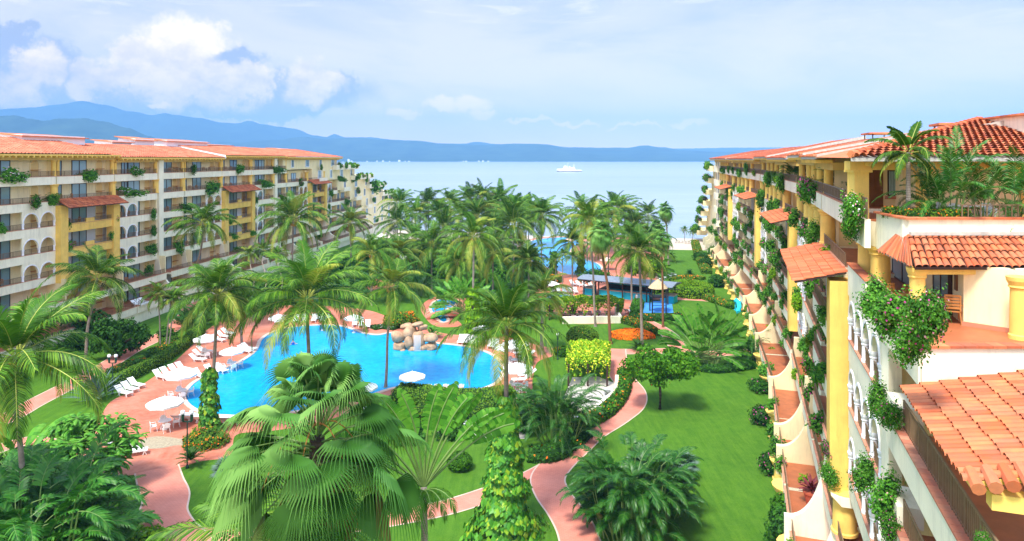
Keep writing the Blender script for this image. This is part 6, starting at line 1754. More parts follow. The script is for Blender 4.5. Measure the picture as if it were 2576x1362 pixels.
for i, (x, y, rx, h, mt_, fl, lb) in enumerate([
    (1762, 655, 1.9, 1.6, 'darkbush', 0, 'round dark bush by the right wing, farthest from the camera'), (1775, 672, 1.6, 1.7, 'darkbush', 0, 'boxy dark bush by the right wing, second farthest'), (1803, 722, 1.5, 1.9, 'darkbush', 0, 'tall square-clipped dark bush at the right wing columns'),
    (1845, 775, 1.2, 1.0, 'bush', 0, 'pale green bush beside the turquoise slide'), (1920, 985, 1.5, 1.1, 'darkbush', 0.01, 'dark rounded bush at the top of the big lawn'), (1922, 1068, 1.25, 1.35, 'darkbush', 0.10, 'bush with purple blossoms at the middle of the big lawn edge'),
    (1950, 1190, 1.2, 1.35, 'darkbush', 0.07, 'bush with purple blossoms nearer the camera at the lawn edge'), (1985, 1370, 1.5, 1.9, 'darkbush', 0, 'tall dark clipped bush at the bottom right of the lawn'), (1992, 1085, 0.7, 1.8, 'lime', 0, 'bright green bush against the wing base beside the upper purple bush'),
    (2012, 1185, 0.6, 1.9, 'lime', 0, 'bright green climber bush against the wing base beside the lower purple bush'), (2020, 1300, 0.6, 2.2, 'lime', 0, 'light green shrub hugging the lower right terrace wall'), (1965, 1320, 0.7, 1.6, 'bush', 0, 'mid green shrub behind the tall dark clipped bush'), (1940, 930, 0.7, 2.0, 'lime', 0, 'bright green shrub at the foot of the wing beside the path end')]):
    shrub(lb, (x, y), [(0, 0, h*0.5, rx, rx*0.9, h*0.62), (0.15, 0.1, h*0.75, rx*0.8, rx*0.75, h*0.4)], 1500, 0.15 if y > 900 else 0.22, mt_, fl, ('pink',), 0.12, 'bushes along the right wing', rough=0.12)

for i, (x, y, s, mt_, lb) in enumerate([(60, 1190, 1.9, 'darkbush', 'dark bush at the left edge under the leaning palm'), (130, 1215, 1.7, 'darkbush', 'dark bush left of the large-leaved tree'), (20, 1260, 2.0, 'bush', 'mid green bush at the left edge'), (185, 1290, 1.5, 'bush', 'bush in front of the large-leaved tree'), (240, 1260, 1.2, 'darkbush', 'dark bush at the deck corner under the large-leaved tree'),
    (95, 1330, 1.6, 'darkbush', 'dark undergrowth bush among the lower left feather palms'), (10, 960, 1.8, 'darkbush', 'dark bush by the left wing at the picture edge'), (80, 935, 1.6, 'bush', 'green bush before the left wing, left of the leaning palm'), (140, 905, 1.7, 'darkbush', 'dark bush before the left wing, right of the leaning palm foot'), (185, 880, 1.6, 'bush', 'bush between the left wing and the dark leafy tree'),
    (345, 850, 1.5, 'darkbush', 'dark bush right of the dense dark tree'), (255, 850, 1.8, 'darkbush', 'dark bush behind the dense dark tree'), (470, 815, 1.6, 'darkbush', 'dark bush behind the end of the curved hedge'), (520, 800, 1.8, 'bush', 'green bush behind the left deck parasols'), (585, 788, 1.8, 'darkbush', 'dark bush near the stub palm behind the deck'), (420, 850, 1.2, 'bush', 'bush beside the slender palms'),
    (1290, 1080, 1.5, 'darkbush', 'dark bush beside the climber palm, behind the paving'), (1350, 1060, 1.6, 'bush', 'bush left of the tall feather palm clump'), (1130, 1100, 1.3, 'darkbush', 'dark bush behind the traveller tree'), (1020, 1110, 1.6, 'darkbush', 'dark bush right of the huge fan palm'), (1420, 895, 0.9, 'bush', 'low bush at the corner of the blossom pergola')]):
    rr = R(i+900)
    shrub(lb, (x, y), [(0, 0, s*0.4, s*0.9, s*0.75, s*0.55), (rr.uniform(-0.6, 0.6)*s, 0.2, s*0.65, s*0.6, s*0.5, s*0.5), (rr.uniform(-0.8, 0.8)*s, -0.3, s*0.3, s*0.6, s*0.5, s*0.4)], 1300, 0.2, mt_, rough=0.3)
# ================================================================== furniture and small structures
def copy_thing(src, loc, rz, label, group=None, s=1.0):
    c = src.copy(); col.objects.link(c); c.location = loc; c.rotation_euler = (0, 0, rz); c.scale = (s, s, s); c['label'] = label
    if group: c['group'] = group
    for ch in list(src.children):
        d = ch.copy(); col.objects.link(d); d.parent = c
        for g in list(ch.children):
            e = g.copy(); col.objects.link(e); e.parent = d
    return c
class Maker:
    def __init__(self, make): self.make = make; self.src = None
    def __call__(self, loc, rz, label, group=None, s=1.0):
        if self.src is None:
            self.src = self.make(label); o = self.src; o.location = loc; o.rotation_euler = (0, 0, rz); o.scale = (s, s, s)
            if group: o['group'] = group
            return o
        return copy_thing(self.src, loc, rz, label, group, s)

def mk_lounger(mat='plastic', cat='sun lounger', name='sun_lounger', ang=38):
    def f(label):
        o = empty(name, (0, 0, 0), label, cat); m = M[mat]
        mb = MB(); mb.box(-0.1, 1.25, -0.33, -0.27, 0.28, 0.35); mb.box(-0.1, 1.25, 0.27, 0.33, 0.28, 0.35); mb.box(1.19, 1.25, -0.27, 0.27, 0.285, 0.345); mb.build('frame', [m], o)
        mb = MB()
        for i in range(7): mb.box(-0.06+i*0.18, 0.09+i*0.18, -0.265, 0.265, 0.33, 0.365)
        mb.build('seat', [m], o)
        a = radians(ang); mb = MB(lambda x, y, z: (-0.08-x*cos(a)-z*sin(a)*-1*0, y, 0.33+x*sin(a)+z))
        for i in range(5): mb.box(0.02+i*0.15, 0.15+i*0.15, -0.28, 0.28, 0.0, 0.035)
        mb.box(0.0, 0.76, -0.32, -0.28, -0.01, 0.045); mb.box(0.0, 0.76, 0.28, 0.32, -0.01, 0.045); mb.build('backrest', [m], o)
        for x in (0.05, 1.05):
            for y in (-0.3, 0.3):
                mb = MB(); mb.tube([(x-0.12, y, 0.0), (x, y, 0.28)], 0.028, 5); mb.tube([(x+0.12, y, 0.0), (x, y, 0.28)], 0.028, 5); mb.build('leg', [m], o)
        return o
    return f
LOUNGE = Maker(mk_lounger()); GLOUNGE = Maker(mk_lounger('bluewhite'))
def mk_umbrella(mat, rad=1.45, z=2.15, rise=0.55, name='parasol', n=8, cat='parasol'):
    def f(label):
        o = empty(name, (0, 0, 0), label, cat); mb = MB()
        c = [(0, 0, z+rise)]
        for k in range(n):
            a0, a1 = 2*pi*k/n, 2*pi*(k+1)/n; am = (a0+a1)/2
            P0 = (rad*cos(a0), rad*sin(a0), z); P1 = (rad*cos(a1), rad*sin(a1), z); Pm = (rad*0.955*cos(am), rad*0.955*sin(am), z+0.03)
            I0 = (rad*0.5*cos(a0), rad*0.5*sin(a0), z+rise*0.56); I1 = (rad*0.5*cos(a1), rad*0.5*sin(a1), z+rise*0.56); Im = (rad*0.47*cos(am), rad*0.47*sin(am), z+rise*0.52)
            mb.face([c[0], I0, Im, I1]); mb.face([I0, P0, Pm, Im]); mb.face([Im, Pm, P1, I1])
            D = lambda p: (p[0]*0.99, p[1]*0.99, p[2]-0.16)
            mb.face([P0, D(P0), D(Pm), Pm]); mb.face([Pm, D(Pm), D(P1), P1])
        mb.build('canopy', [M[mat]], o)
        mb = MB(); mb.cyl(0, 0, 0.1, z+rise+0.12, 0.028, 0.025, 7); mb.build('pole', [M['plastic']], o)
        for k in range(n):
            a = 2*pi*k/n; mb = MB(); mb.tube([(0.02*cos(a), 0.02*sin(a), z-0.1), (rad*0.5*cos(a), rad*0.5*sin(a), z+rise*0.5)], 0.01, 3); mb.build('rib', [M['plastic']], o)
        mb = MB(); mb.lathe(0, 0, [(0.26, 0), (0.25, 0.08), (0.06, 0.13), (0.05, 0.2)], 12); mb.build('base', [M['plastic']], o)
        return o
    return f
PARA = Maker(mk_umbrella('canvas')); PARAP = Maker(mk_umbrella('pinkcanvas', 1.8, 2.2, 0.7))
def mk_table(mat='plastic'):
    def f(label):
        o = empty('round_table', (0, 0, 0), label, 'table'); mb = MB(); mb.lathe(0, 0, [(0.5, 0.70), (0.53, 0.72), (0.5, 0.745)], 18); mb.face([(0.5*cos(2*pi*k/18), 0.5*sin(2*pi*k/18), 0.70) for k in range(18)][::-1]); mb.build('tabletop', [M[mat]], o)
        for k in range(4):
            a = pi/4+k*pi/2; mb = MB(); mb.tube([(0.10*cos(a), 0.10*sin(a), 0.7), (0.36*cos(a), 0.36*sin(a), 0)], 0.03, 5); mb.build('leg', [M[mat]], o)
        return o
    return f
TABLE = Maker(mk_table())
def mk_chair(mat='plastic', name='garden_chair', slat=False):
    def f(label):
        o = empty(name, (0, 0, 0), label, 'chair'); m = M[mat]
        mb = MB(); mb.box(-0.23, 0.23, -0.23, 0.23, 0.41, 0.45); mb.build('seat', [m], o)
        mb = MB()
        if slat:
            mb.box(-0.24, -0.20, 0.21, 0.25, 0.45, 0.98); mb.box(0.20, 0.24, 0.21, 0.25, 0.45, 0.98)
            for i in range(5): mb.box(-0.2, 0.2, 0.22, 0.24, 0.52+i*0.1, 0.59+i*0.1)
        else:
            P = [(-0.23, 0.45), (-0.21, 0.72), (-0.12, 0.83), (0.12, 0.83), (0.21, 0.72), (0.23, 0.45)]
            mb.face([(x, 0.22+0.08*(z-0.45), z) for x, z in P]); mb.face([(x, 0.25+0.08*(z-0.45), z) for x, z in P][::-1])
            for (a, b), (c, d) in zip(P, P[1:]+P[:1]): mb.face([(a, 0.22+0.08*(b-0.45), b), (c, 0.22+0.08*(d-0.45), d), (c, 0.25+0.08*(d-0.45), d), (a, 0.25+0.08*(b-0.45), b)])
        mb.build('backrest', [m], o)
        for s in (-1, 1):
            mb = MB(); mb.box(s*0.25-0.025, s*0.25+0.025, -0.2, 0.24, 0.63, 0.66); mb.box(s*0.25-0.02, s*0.25+0.02, -0.2, -0.16, 0.45, 0.63); mb.build('armrest', [m], o)
            for y in (-0.21, 0.21):
                mb = MB(); mb.tube([(s*0.21, y, 0.42), (s*0.25, y*1.2, 0)], 0.022, 4); mb.build('leg', [m], o)
        return o
    return f
CHAIR = Maker(mk_chair()); TEAK = Maker(mk_chair('wood', 'teak_chair', True)); STEEL = Maker(mk_chair('black', 'metal_chair'))
LIGHTCHAIR = Maker(mk_chair('bluewhite', 'mesh_chair'))

# --- loungers: groups along a line of ground points; heading = way the feet point
def loungers(names, pxs, head, maker=LOUNGE, z=0.03, grp='white sun loungers'):
    for nm, (x, y) in zip(names, pxs):
        maker(at(x, y)+V((0, 0, z)), head, nm, grp)
def seq(what, n): return ['%s, %s from the left' % (what, ORD[i]) for i in range(n)]
loungers(['white lounger nearest the camera of the trio beside the hedge', 'white lounger in the middle of the trio beside the hedge', 'white lounger of the hedge trio farthest from the camera'], [(306, 994), (322, 984), (338, 974)], radians(-25))
loungers(seq('white lounger in the row of four behind the tilted parasol', 4), [(400, 953), (418, 946), (438, 939), (456, 933)], radians(-28))
loungers(['front white lounger of the trio left of the tall palm', 'middle white lounger of the trio left of the tall palm', 'rear white lounger of the trio left of the tall palm'], [(492, 910), (500, 899), (510, 889)], radians(-12))
loungers(['white lounger nearest the parasol top left of the deck', 'second white lounger at the top left of the deck', 'third white lounger at the top left of the deck, farthest'], [(545, 860), (558, 851), (570, 843)], radians(-20))
loungers(['white lounger facing the pool right of the small left palm', 'second white lounger right of the small left palm'], [(612, 888), (622, 882)], radians(-20))
loungers(['white lounger beside the parasol table near the pool curve', 'white lounger between the tall palm and the pool curve', 'white lounger close to the pool coping at the tall palm'], [(498, 950), (528, 940), (552, 936)], radians(-35))
loungers(['white lounger at the lower left deck, nearest the leafy tree', 'middle white lounger at the lower left deck', 'white lounger at the lower left deck, nearest the pebble inlay'], [(292, 1133), (308, 1143), (325, 1148)], radians(25))
loungers(seq('white lounger on the near pool edge left of the planter', 5), [(447, 1063), (466, 1063), (486, 1064), (505, 1066), (521, 1067)], radians(85))
loungers(seq('white lounger on the near pool edge right of the climber palm', 3), [(552, 1068), (570, 1069), (588, 1069)], radians(85))
loungers(seq('white lounger along the far edge of the main pool', 9), [(700, 812), (716, 811), (745, 809), (765, 808), (790, 808), (813, 808), (893, 818), (909, 820), (925, 823)], radians(-80))
loungers(seq('white lounger right of the boulders by the main pool', 6), [(1160, 862), (1172, 862), (1183, 863), (1192, 864), (1235, 872), (1248, 874)], radians(-95))
loungers(seq('white lounger under the parasols right of the main pool', 3), [(1305, 885), (1318, 893), (1330, 902)], radians(-160))
loungers(['white lounger at the right end of the pool below the parasol', 'second white lounger at the right end of the pool below the parasol'], [(1318, 962), (1332, 950)], radians(-170))
loungers(seq('white lounger on the upper deck beside the shallow pool', 5), [(1391, 738), (1405, 737), (1419, 736), (1433, 736), (1447, 737)], radians(-85))
loungers(seq('white lounger under the umbrella tree on the upper deck', 4), [(1440, 718), (1455, 720), (1470, 722), (1486, 722)], radians(-70))
loungers(seq('white lounger by the near curve of the far pool', 5), [(1482, 700), (1494, 700), (1506, 699), (1518, 698), (1530, 697)], radians(100))
loungers(['white lounger at the right end of the vine pergola', 'second white lounger at the right end of the vine pergola'], [(1578, 790), (1590, 784)], radians(60))
loungers(seq('white lounger in the row under the vine pergola', 7), [(1395, 797), (1415, 797), (1437, 797), (1460, 795), (1482, 794), (1505, 794), (1530, 795)], radians(80))
loungers(seq('grey-white chair bed behind the low terrace wall', 7), [(1443, 806), (1461, 806), (1479, 806), (1497, 806), (1515, 806), (1533, 806), (1551, 805)], radians(88), GLOUNGE, grp='grey-white loungers behind the low wall')
loungers(seq('white lounger on the grey terrace behind the bar', 5), [(1655, 708), (1668, 704), (1681, 700), (1694, 697), (1640, 714)], radians(60), GLOUNGE, grp='loungers behind the bar')
loungers(seq('tiny white lounger on the sand near the right wing', 6), [(1700, 612), (1708, 612), (1716, 612), (1724, 613), (1732, 613), (1740, 613)], radians(90))
for i, (x, y) in enumerate([(1512, 1040), (1522, 1018), (1528, 996), (1448, 1068), (1170, 1085), (1235, 1085), (1310, 1092)]):
    GLOUNGE(at(x, y)+V((0, 0, 0.02)), radians(60+10*i), 'pale lounger on the grey paved terraces, %s counted from the right wall' % ORD[i], 'pale loungers on the grey terraces')
# --- parasols with table sets
def para(px, py, label, mk=PARA, s=1.0, zt=2.5, tilt=0.0, tbl=None, nch=4):
    s *= 0.88
    b = at(px, py, zt*s); o = mk(V((b.x, b.y, 0.03)), px*0.37, label, 'white parasols' if mk is PARA else 'faded pink parasols', s)
    if tilt: o.rotation_euler = (tilt, 0.12, 0)
    if tbl:
        TABLE(V((b.x, b.y, 0.03)) if not tilt else V((b.x+0.1, b.y, 0.03)), 0, 'round white table ' + tbl, 'round white tables')
        for k in range(nch):
            a = 0.6+k*2*pi/nch; CHAIR(V((b.x+0.85*cos(a), b.y+0.85*sin(a), 0.03)), a-pi/2, '%s white armchair at the round table %s' % (['right', 'rear', 'left', 'front'][k], tbl), 'white armchairs round the tables')
para(583, 878, 'white parasol over a table set between the tall palm and the small left palm', tbl='between the two left palms')
para(518, 846, 'white parasol at the top left of the sunbathing deck', s=1.1, tbl='at the top left of the deck')
para(455, 934, 'wide white parasol beside the row of four loungers', s=1.15, tbl='before the row of four loungers')
para(415, 1004, 'white parasol nearest the camera on the left deck', s=1.15, tbl='nearest the camera on the left deck')
para(1037, 940, 'white parasol alone on the near edge of the main pool', s=1.0, tbl='on the near pool edge')
para(915, 966, 'white parasol half hidden by the huge fan palm', s=1.0)
para(1298, 858, 'largest white parasol right of the main pool', s=1.25, tbl='under the largest right parasol')
para(1212, 822, 'small white parasol right of the boulders', s=0.9, tbl='right of the boulders')
para(1302, 918, 'white parasol at the right end of the main pool', s=1.2, tbl='at the right end of the pool')
para(1272, 868, 'white parasol behind the big right palm', s=1.0)
para(1386, 710, 'white parasol beside the shallow pool on the upper deck', s=1.15)
para(812, 790, 'white parasol among the far poolside loungers', s=1.0)
para(700, 795, 'white parasol at the left end of the far poolside loungers', s=1.0)
para(890, 795, 'white parasol at the right end of the far poolside loungers', s=1.0)
para(1528, 652, 'faded pink parasol on the upper deck behind the palms', PARAP)
para(1430, 603, 'faded pink parasol at the waterline of the far pool', PARAP, 0.9)
for i, (x, y) in enumerate([(935, 598), (960, 590), (1185, 640), (1010, 645)]):
    para(x, y, 'white parasol seen through the far left palms, %s from the left' % ORD[i], s=1.3)
for i, x in enumerate([1010, 1078, 1100, 1122, 1143, 1160]):
    CHAIR(at(x, 986)+V((0, 0, 0.02)), pi, 'white armchair in the row on the near pool edge, %s from the left' % ORD[i], 'white armchairs on the near pool edge')
# --- lamp posts
def lamp(label, px, h=3.4, s=1.0, twin=True):
    b = at(*px); o = empty('lamp_post', b, label, 'lamp post', 'green twin lamp posts'); mb = MB()
    mb.lathe(0, 0, [(0.12, 0), (0.11, 0.15), (0.05, 0.25), (0.045, h)], 8)
    if twin: mb.box(-0.34, 0.34, -0.03, 0.03, h-0.05, h+0.02)
    mb.build('post', [M['lampgreen']], o)
    for x in ((-0.32, 0.32) if twin else (0,)):
        mb = MB(); mb.lathe(x, 0, [(0.05, h), (0.10, h+0.05), (0.11, h+0.5), (0.13, h+0.55)], 8); l = mb.build('lamp_housing', [M['lampgreen']], o)
        mb = MB(); mb.lathe(x, 0, [(0.14, h+0.55), (0.17, h+0.66), (0.14, h+0.78), (0.05, h+0.82)], 10); mb.build('globe', [M['white']], l, True)
lamp('green lamp post with twin globes beside the deck planter', (471, 1178)); lamp('green lamp post with twin globes behind the curved hedge at left', (283, 992), 3.0)
lamp('small green lamp post beside the reddish round bush', (1403, 905), 2.2, twin=False)
# --- boulders with waterfall
def boulder(root, c, rad, seed, rz=0.0, name='boulder'):
    r = R(seed); mb = MB(); n, m = 16, 11; ph = [r.uniform(0, 6.28) for _ in range(5)]
    rows = []
    for j in range(m+1):
        t = pi*j/m; row = []
        for k in range(n):
            p = 2*pi*k/n; d = Vector((sin(t)*cos(p), sin(t)*sin(p), cos(t)))
            e = 1+0.10*sin(d.x*3+ph[0])+0.09*sin(d.y*4+ph[1])+0.07*sin(d.z*4+ph[2])+0.03*sin(d.x*9+ph[3])
            e2 = (abs(d.x)**2.6+abs(d.y)**2.6+abs(d.z)**2.6)**(-1/2.6)
            row.append(mb.vert((d.x*rad[0]*e*e2*0.95, d.y*rad[1]*e*e2*0.95, d.z*rad[2]*e*e2*0.95)))
        rows.append(row)
    for A, B in zip(rows[:-1], rows[1:]):
        for k in range(n): mb.f.append([A[k], B[k], B[(k+1) % n], A[(k+1) % n]]); mb.m.append(0)
    o = mb.build(name, [M['rock']], root, True, loc=c); o.rotation_euler = (r.uniform(-0.2, 0.2), r.uniform(-0.25, 0.25), rz); return o
base = at(1040, 880); rk = empty('rock_waterfall', base, 'pile of tan boulders with a small waterfall at the far edge of the main pool', 'rock waterfall')
def rp(x, y, dy=0.0): 
    D = base.y+dy; return V(((x-CX)/F*D-base.x, dy, H-(y-CY)*D/F))
for (x, y, dy, rx, ry, rz_, sd) in [(1004, 872, 0.0, 0.7, 0.7, 0.55, 1), (1004, 848, 0.2, 0.85, 0.9, 0.7, 2), (1030, 835, 0.5, 0.9, 0.9, 0.85, 3), (1028, 862, -0.2, 0.55, 0.6, 0.75, 4), (1052, 855, 0.3, 0.95, 0.8, 1.15, 5), (1082, 850, 0.2, 0.85, 0.7, 0.55, 6), (1086, 872, 0.1, 0.8, 0.7, 0.45, 7), (1068, 876, -0.1, 0.5, 0.6, 0.45, 8),
                                  (1048, 817, 0.7, 0.75, 0.7, 0.30, 9), (1022, 820, 0.8, 0.7, 0.6, 0.28, 10), (1062, 824, 0.7, 0.6, 0.6, 0.35, 11), (1038, 878, -0.3, 0.5, 0.45, 0.3, 12), (1012, 884, -0.3, 0.45, 0.4, 0.25, 13)]:
    boulder(rk, rp(x, y, dy), (rx, ry, rz_), sd, sd)
m, nt, out = nodes('falling_water'); p = N(nt, 'ShaderNodeBsdfPrincipled', Roughness=0.2, Alpha=0.45); p.inputs['Base Color'].default_value = (0.8, 0.9, 0.95, 1); L(nt, p.outputs[0], out.inputs[0]); M['fall'] = m
mb = MB(); a = rp(1042, 842, -0.35); b_ = rp(1060, 842, -0.35)
for i in range(6):
    x0 = a.x+(b_.x-a.x)*i/6; x1 = a.x+(b_.x-a.x)*(i+0.7)/6; mb.face([(x0, -0.62, a.z), (x1, -0.62, a.z), (x1, -0.85, 0.05), (x0, -0.85, 0.05)])
mb.build('falling_water', [M['fall']], rk)
# --- little stone bridge with white rail
b = at(1118, 800); br = empty('bridge', b, 'small arched bridge with pale railings over the stream pool', 'bridge'); br.rotation_euler = (0, 0, radians(8))
mb = MB(); n = 10
def bz(x): return 0.75*(1-(x/2.6)**2)+0.15
for i in range(n):
    x0 = -2.6+5.2*i/n; x1 = -2.6+5.2*(i+1)/n
    mb.face([(x0, -0.8, bz(x0)), (x1, -0.8, bz(x1)), (x1, 0.8, bz(x1)), (x0, 0.8, bz(x0))])
    for y in (-0.8, 0.8): mb.face([(x0, y, bz(x0)), (x1, y, bz(x1)), (x1, y, max(0.0, bz(x1)-0.3)), (x0, y, max(0.0, bz(x0)-0.3))])
mb.build('deck', [M['deck']], br)
for y in (-0.8, 0.8):
    mb = MB(); P = [(-2.6+5.2*i/8, y) for i in range(9)]
    mb.tube([(x, y_, bz(x)+0.8) for x, y_ in P], 0.04, 5); mb.tube([(x, y_, bz(x)+0.45) for x, y_ in P], 0.03, 5)
    for x, y_ in P[::2]: mb.tube([(x, y_, bz(x)), (x, y_, bz(x)+0.85)], 0.05, 5)
    mb.build('railing', [M['coping']], br)
# --- turquoise bar under a slate roof
b = at(1568, 752); bar = empty('pool_bar', b, 'turquoise pool bar under a long grey slate roof on dark posts', 'bar'); bar.rotation_euler = (0, 0, radians(-30))
for nm, bx in (('counter', (-4.2, 4.4, -0.3, 0.3)), ('counter', (-4.2, -3.7, 0.3, 2.9)), ('counter', (6.1, 8.2, 0.2, 2.2)), ('counter', (-7.0, -5.4, -0.2, 1.6))):
    mb = MB(); mb.box(bx[0], bx[1], bx[2], bx[3], 0, 1.15); c = mb.build(nm, [M['turq']], bar); mb = MB(); mb.box(bx[0]-0.08, bx[1]+0.08, bx[2]-0.12, bx[3]+0.1, 1.15, 1.22); mb.build('worktop', [M['coping']], c)
mb = MB(); mb.box(-3.6, 4.0, 2.3, 2.8, 0, 1.9); mb.build('back_shelf', [M['turq']], bar)
mb = MB(); mb.box(-3.5, 3.9, 2.26, 2.29, 1.0, 1.8); mb.build('shelf_recess', [M['black']], bar)
for x in (-6.5, -3.9, 0.2, 4.2, 7.6):
    for y in (-0.9, 2.9): mb = MB(); mb.box(x-0.08, x+0.08, y-0.08, y+0.08, 0, 2.7); mb.build('post', [M['darkwood']], bar)
mb = MB(); mb.box(-7.4, 8.4, -1.6, 3.5, 2.7, 2.82, 0)
mb.profile([(-1.7, 2.83), (0.9, 3.25), (3.6, 2.83)], -7.5, 8.5, 0); mb.build('roof', [M['slate']], bar)
# --- vine pergola over the low terrace, yellow-flowered pergola over the paved terrace
def pergola(label, corners, h, posts, leafmat, flowers, seed, thick=0.5, n=3600, size=0.22, drop=0.6):
    P = [at(*c) for c in corners]; c0 = sum(P, V((0, 0, 0)))/4
    o = empty('pergola', c0, label, 'pergola'); Q = [p-c0 for p in P]
    for i in range(posts):
        for e in ((0, 1), (3, 2)):
            p = Q[e[0]].lerp(Q[e[1]], (i+0.1)/(posts-0.8)); mb = MB(); mb.box(p.x-0.09, p.x+0.09, p.y-0.09, p.y+0.09, 0, h); mb.build('post', [M['darkwood']], o)
    mb = MB()
    for i in range(posts*3):
        t = i/(posts*3-1); a = Q[0].lerp(Q[1], t); b = Q[3].lerp(Q[2], t); mb.tube([a+UP*h, b+UP*h], 0.06, 4)
    mb.build('beams', [M['darkwood']], o)
    r = R(seed); mb = MB()
    for i in range(n):
        u, v = r.uniform(-0.02, 1.02), r.uniform(-0.02, 1.02)
        p = Q[0].lerp(Q[1], u).lerp(Q[3].lerp(Q[2], u), v); ed = min(v, 1-v, u, 1-u)
        bumpz = 0.25*sin(u*17+seed)*sin(v*9)+0.15*sin(u*31)
        z = h+0.1+thick*(1-(1-min(1, max(ed, 0)*6))**2)*(0.8+bumpz) if ed > 0.05 else h+0.3-r.random()**1.6*drop*(0.7+0.4*sin(u*40))
        z += r.uniform(-0.15, 0.08); fl = r.random() < flowers
        nn = (UP+rv(r)*0.8).normalized() if ed > 0.03 else (rv(r)+UP*0.3).normalized()
        leafquad(mb, p+UP*z, nn, (rv(r)+UP*0.3).normalized(), size*r.uniform(0.7, 1.2)*(0.8 if fl else 1), 1 if fl else 0, 1.3)
    mb.build('vine_cover', [M[leafmat], M['yflower']], o); return o
pergola('long pergola covered in lime-green vine over the upper terrace', [(1376, 806), (1560, 804), (1566, 792), (1384, 793)], 2.1, 4, 'lime', 0.10, 1, thick=0.7, drop=1.6, n=8500, size=0.3)
pergola('square pergola buried in yellow-green blossom left of the brick path', [(1425, 972), (1532, 972), (1535, 915), (1430, 915)], 2.2, 3, 'lime', 0.28, 2, thick=0.6, n=6500, size=0.2, drop=1.9)
mb = MB(); pts = [at(*p) for p in [(1423, 1052), (1492, 1048), (1550, 1000), (1552, 962)]]
for a, b in zip(pts[:-1], pts[1:]):
    d = (b-a).normalized(); s = V((d.y, -d.x, 0))*0.16
    mb.prism([(a.x-s.x, a.y-s.y), (b.x-s.x, b.y-s.y), (b.x+s.x, b.y+s.y), (a.x+s.x, a.y+s.y)], 0, 0.75)
tag(mb.build('garden_wall', [M['palecream']]), 'low pale wall bending round the grey paved terrace', 'garden wall')
mb = MB(); pts = [at(*p) for p in [(1415, 815), (1561, 813), (1549, 789)]]
for a, b in zip(pts[:-1], pts[1:]):
    d = (b-a).normalized(); s = V((d.y, -d.x, 0))*0.16
    mb.prism([(a.x-s.x, a.y-s.y), (b.x-s.x, b.y-s.y), (b.x+s.x, b.y+s.y), (a.x+s.x, a.y+s.y)], 0, 0.95)
tag(mb.build('garden_wall', [M['palecream']]), 'low cream wall between the vine pergola terrace and the lawn', 'garden wall')
# white kiosk post and bin by the shallow pool
mb = MB(); b = at(1490, 740); mb.box(b.x-0.35, b.x+0.35, b.y-0.3, b.y+0.3, 0, 1.35); mb.box(b.x-0.4, b.x+0.4, b.y-0.35, b.y+0.35, 1.35, 1.42); tag(mb.build('towel_stand', [M['white']]), 'small white towel stand beside the umbrella tree', 'towel stand')
# --- climbing frame in the play court
b = at(1655, 786); pf = empty('play_tower', b, 'children climbing tower with a thatched cap on the blue play court', 'play tower')
for x in (-1.0, 1.0):
    for y in (-0.9, 0.9): mb = MB(); mb.box(x-0.08, x+0.08, y-0.08, y+0.08, 0, 3.6); mb.build('post', [M['black']], pf)
for z in (0.5, 1.1, 1.7, 2.3): mb = MB(); mb.box(-1.0, 1.0, -0.94, -0.86, z, z+0.12); mb.build('rung', [M['blue']], pf)
mb = MB(); mb.box(-1.1, 1.1, -1.0, 1.0, 2.3, 2.42); mb.box(-1.7, 3.2, -0.06, 0.06, 3.3, 3.42); mb.build('platform', [M['black']], pf)
mb = MB(); mb.lathe(0, 0, [(1.45, 3.6), (1.0, 4.1), (0.05, 4.9)], 10); mb.build('thatched_cap', [plain('pale_thatch', (0.55, 0.42, 0.25), 0.95, 0.3, 6, 0.3)], pf)
b = at(1850, 782); mb = MB(); mb.tube([(0, 0, 1.6), (0.3, -0.5, 1.3), (0.2, -1.2, 0.8), (-0.2, -1.8, 0.4), (-0.3, -2.4, 0.25)], 0.35, 10); mb.tube([(0, 0, 0), (0, 0, 1.6)], 0.09, 6)
tag(mb.build('slide', [M['turq']], None, loc=b), 'turquoise slide at the foot of the right wing', 'slide')
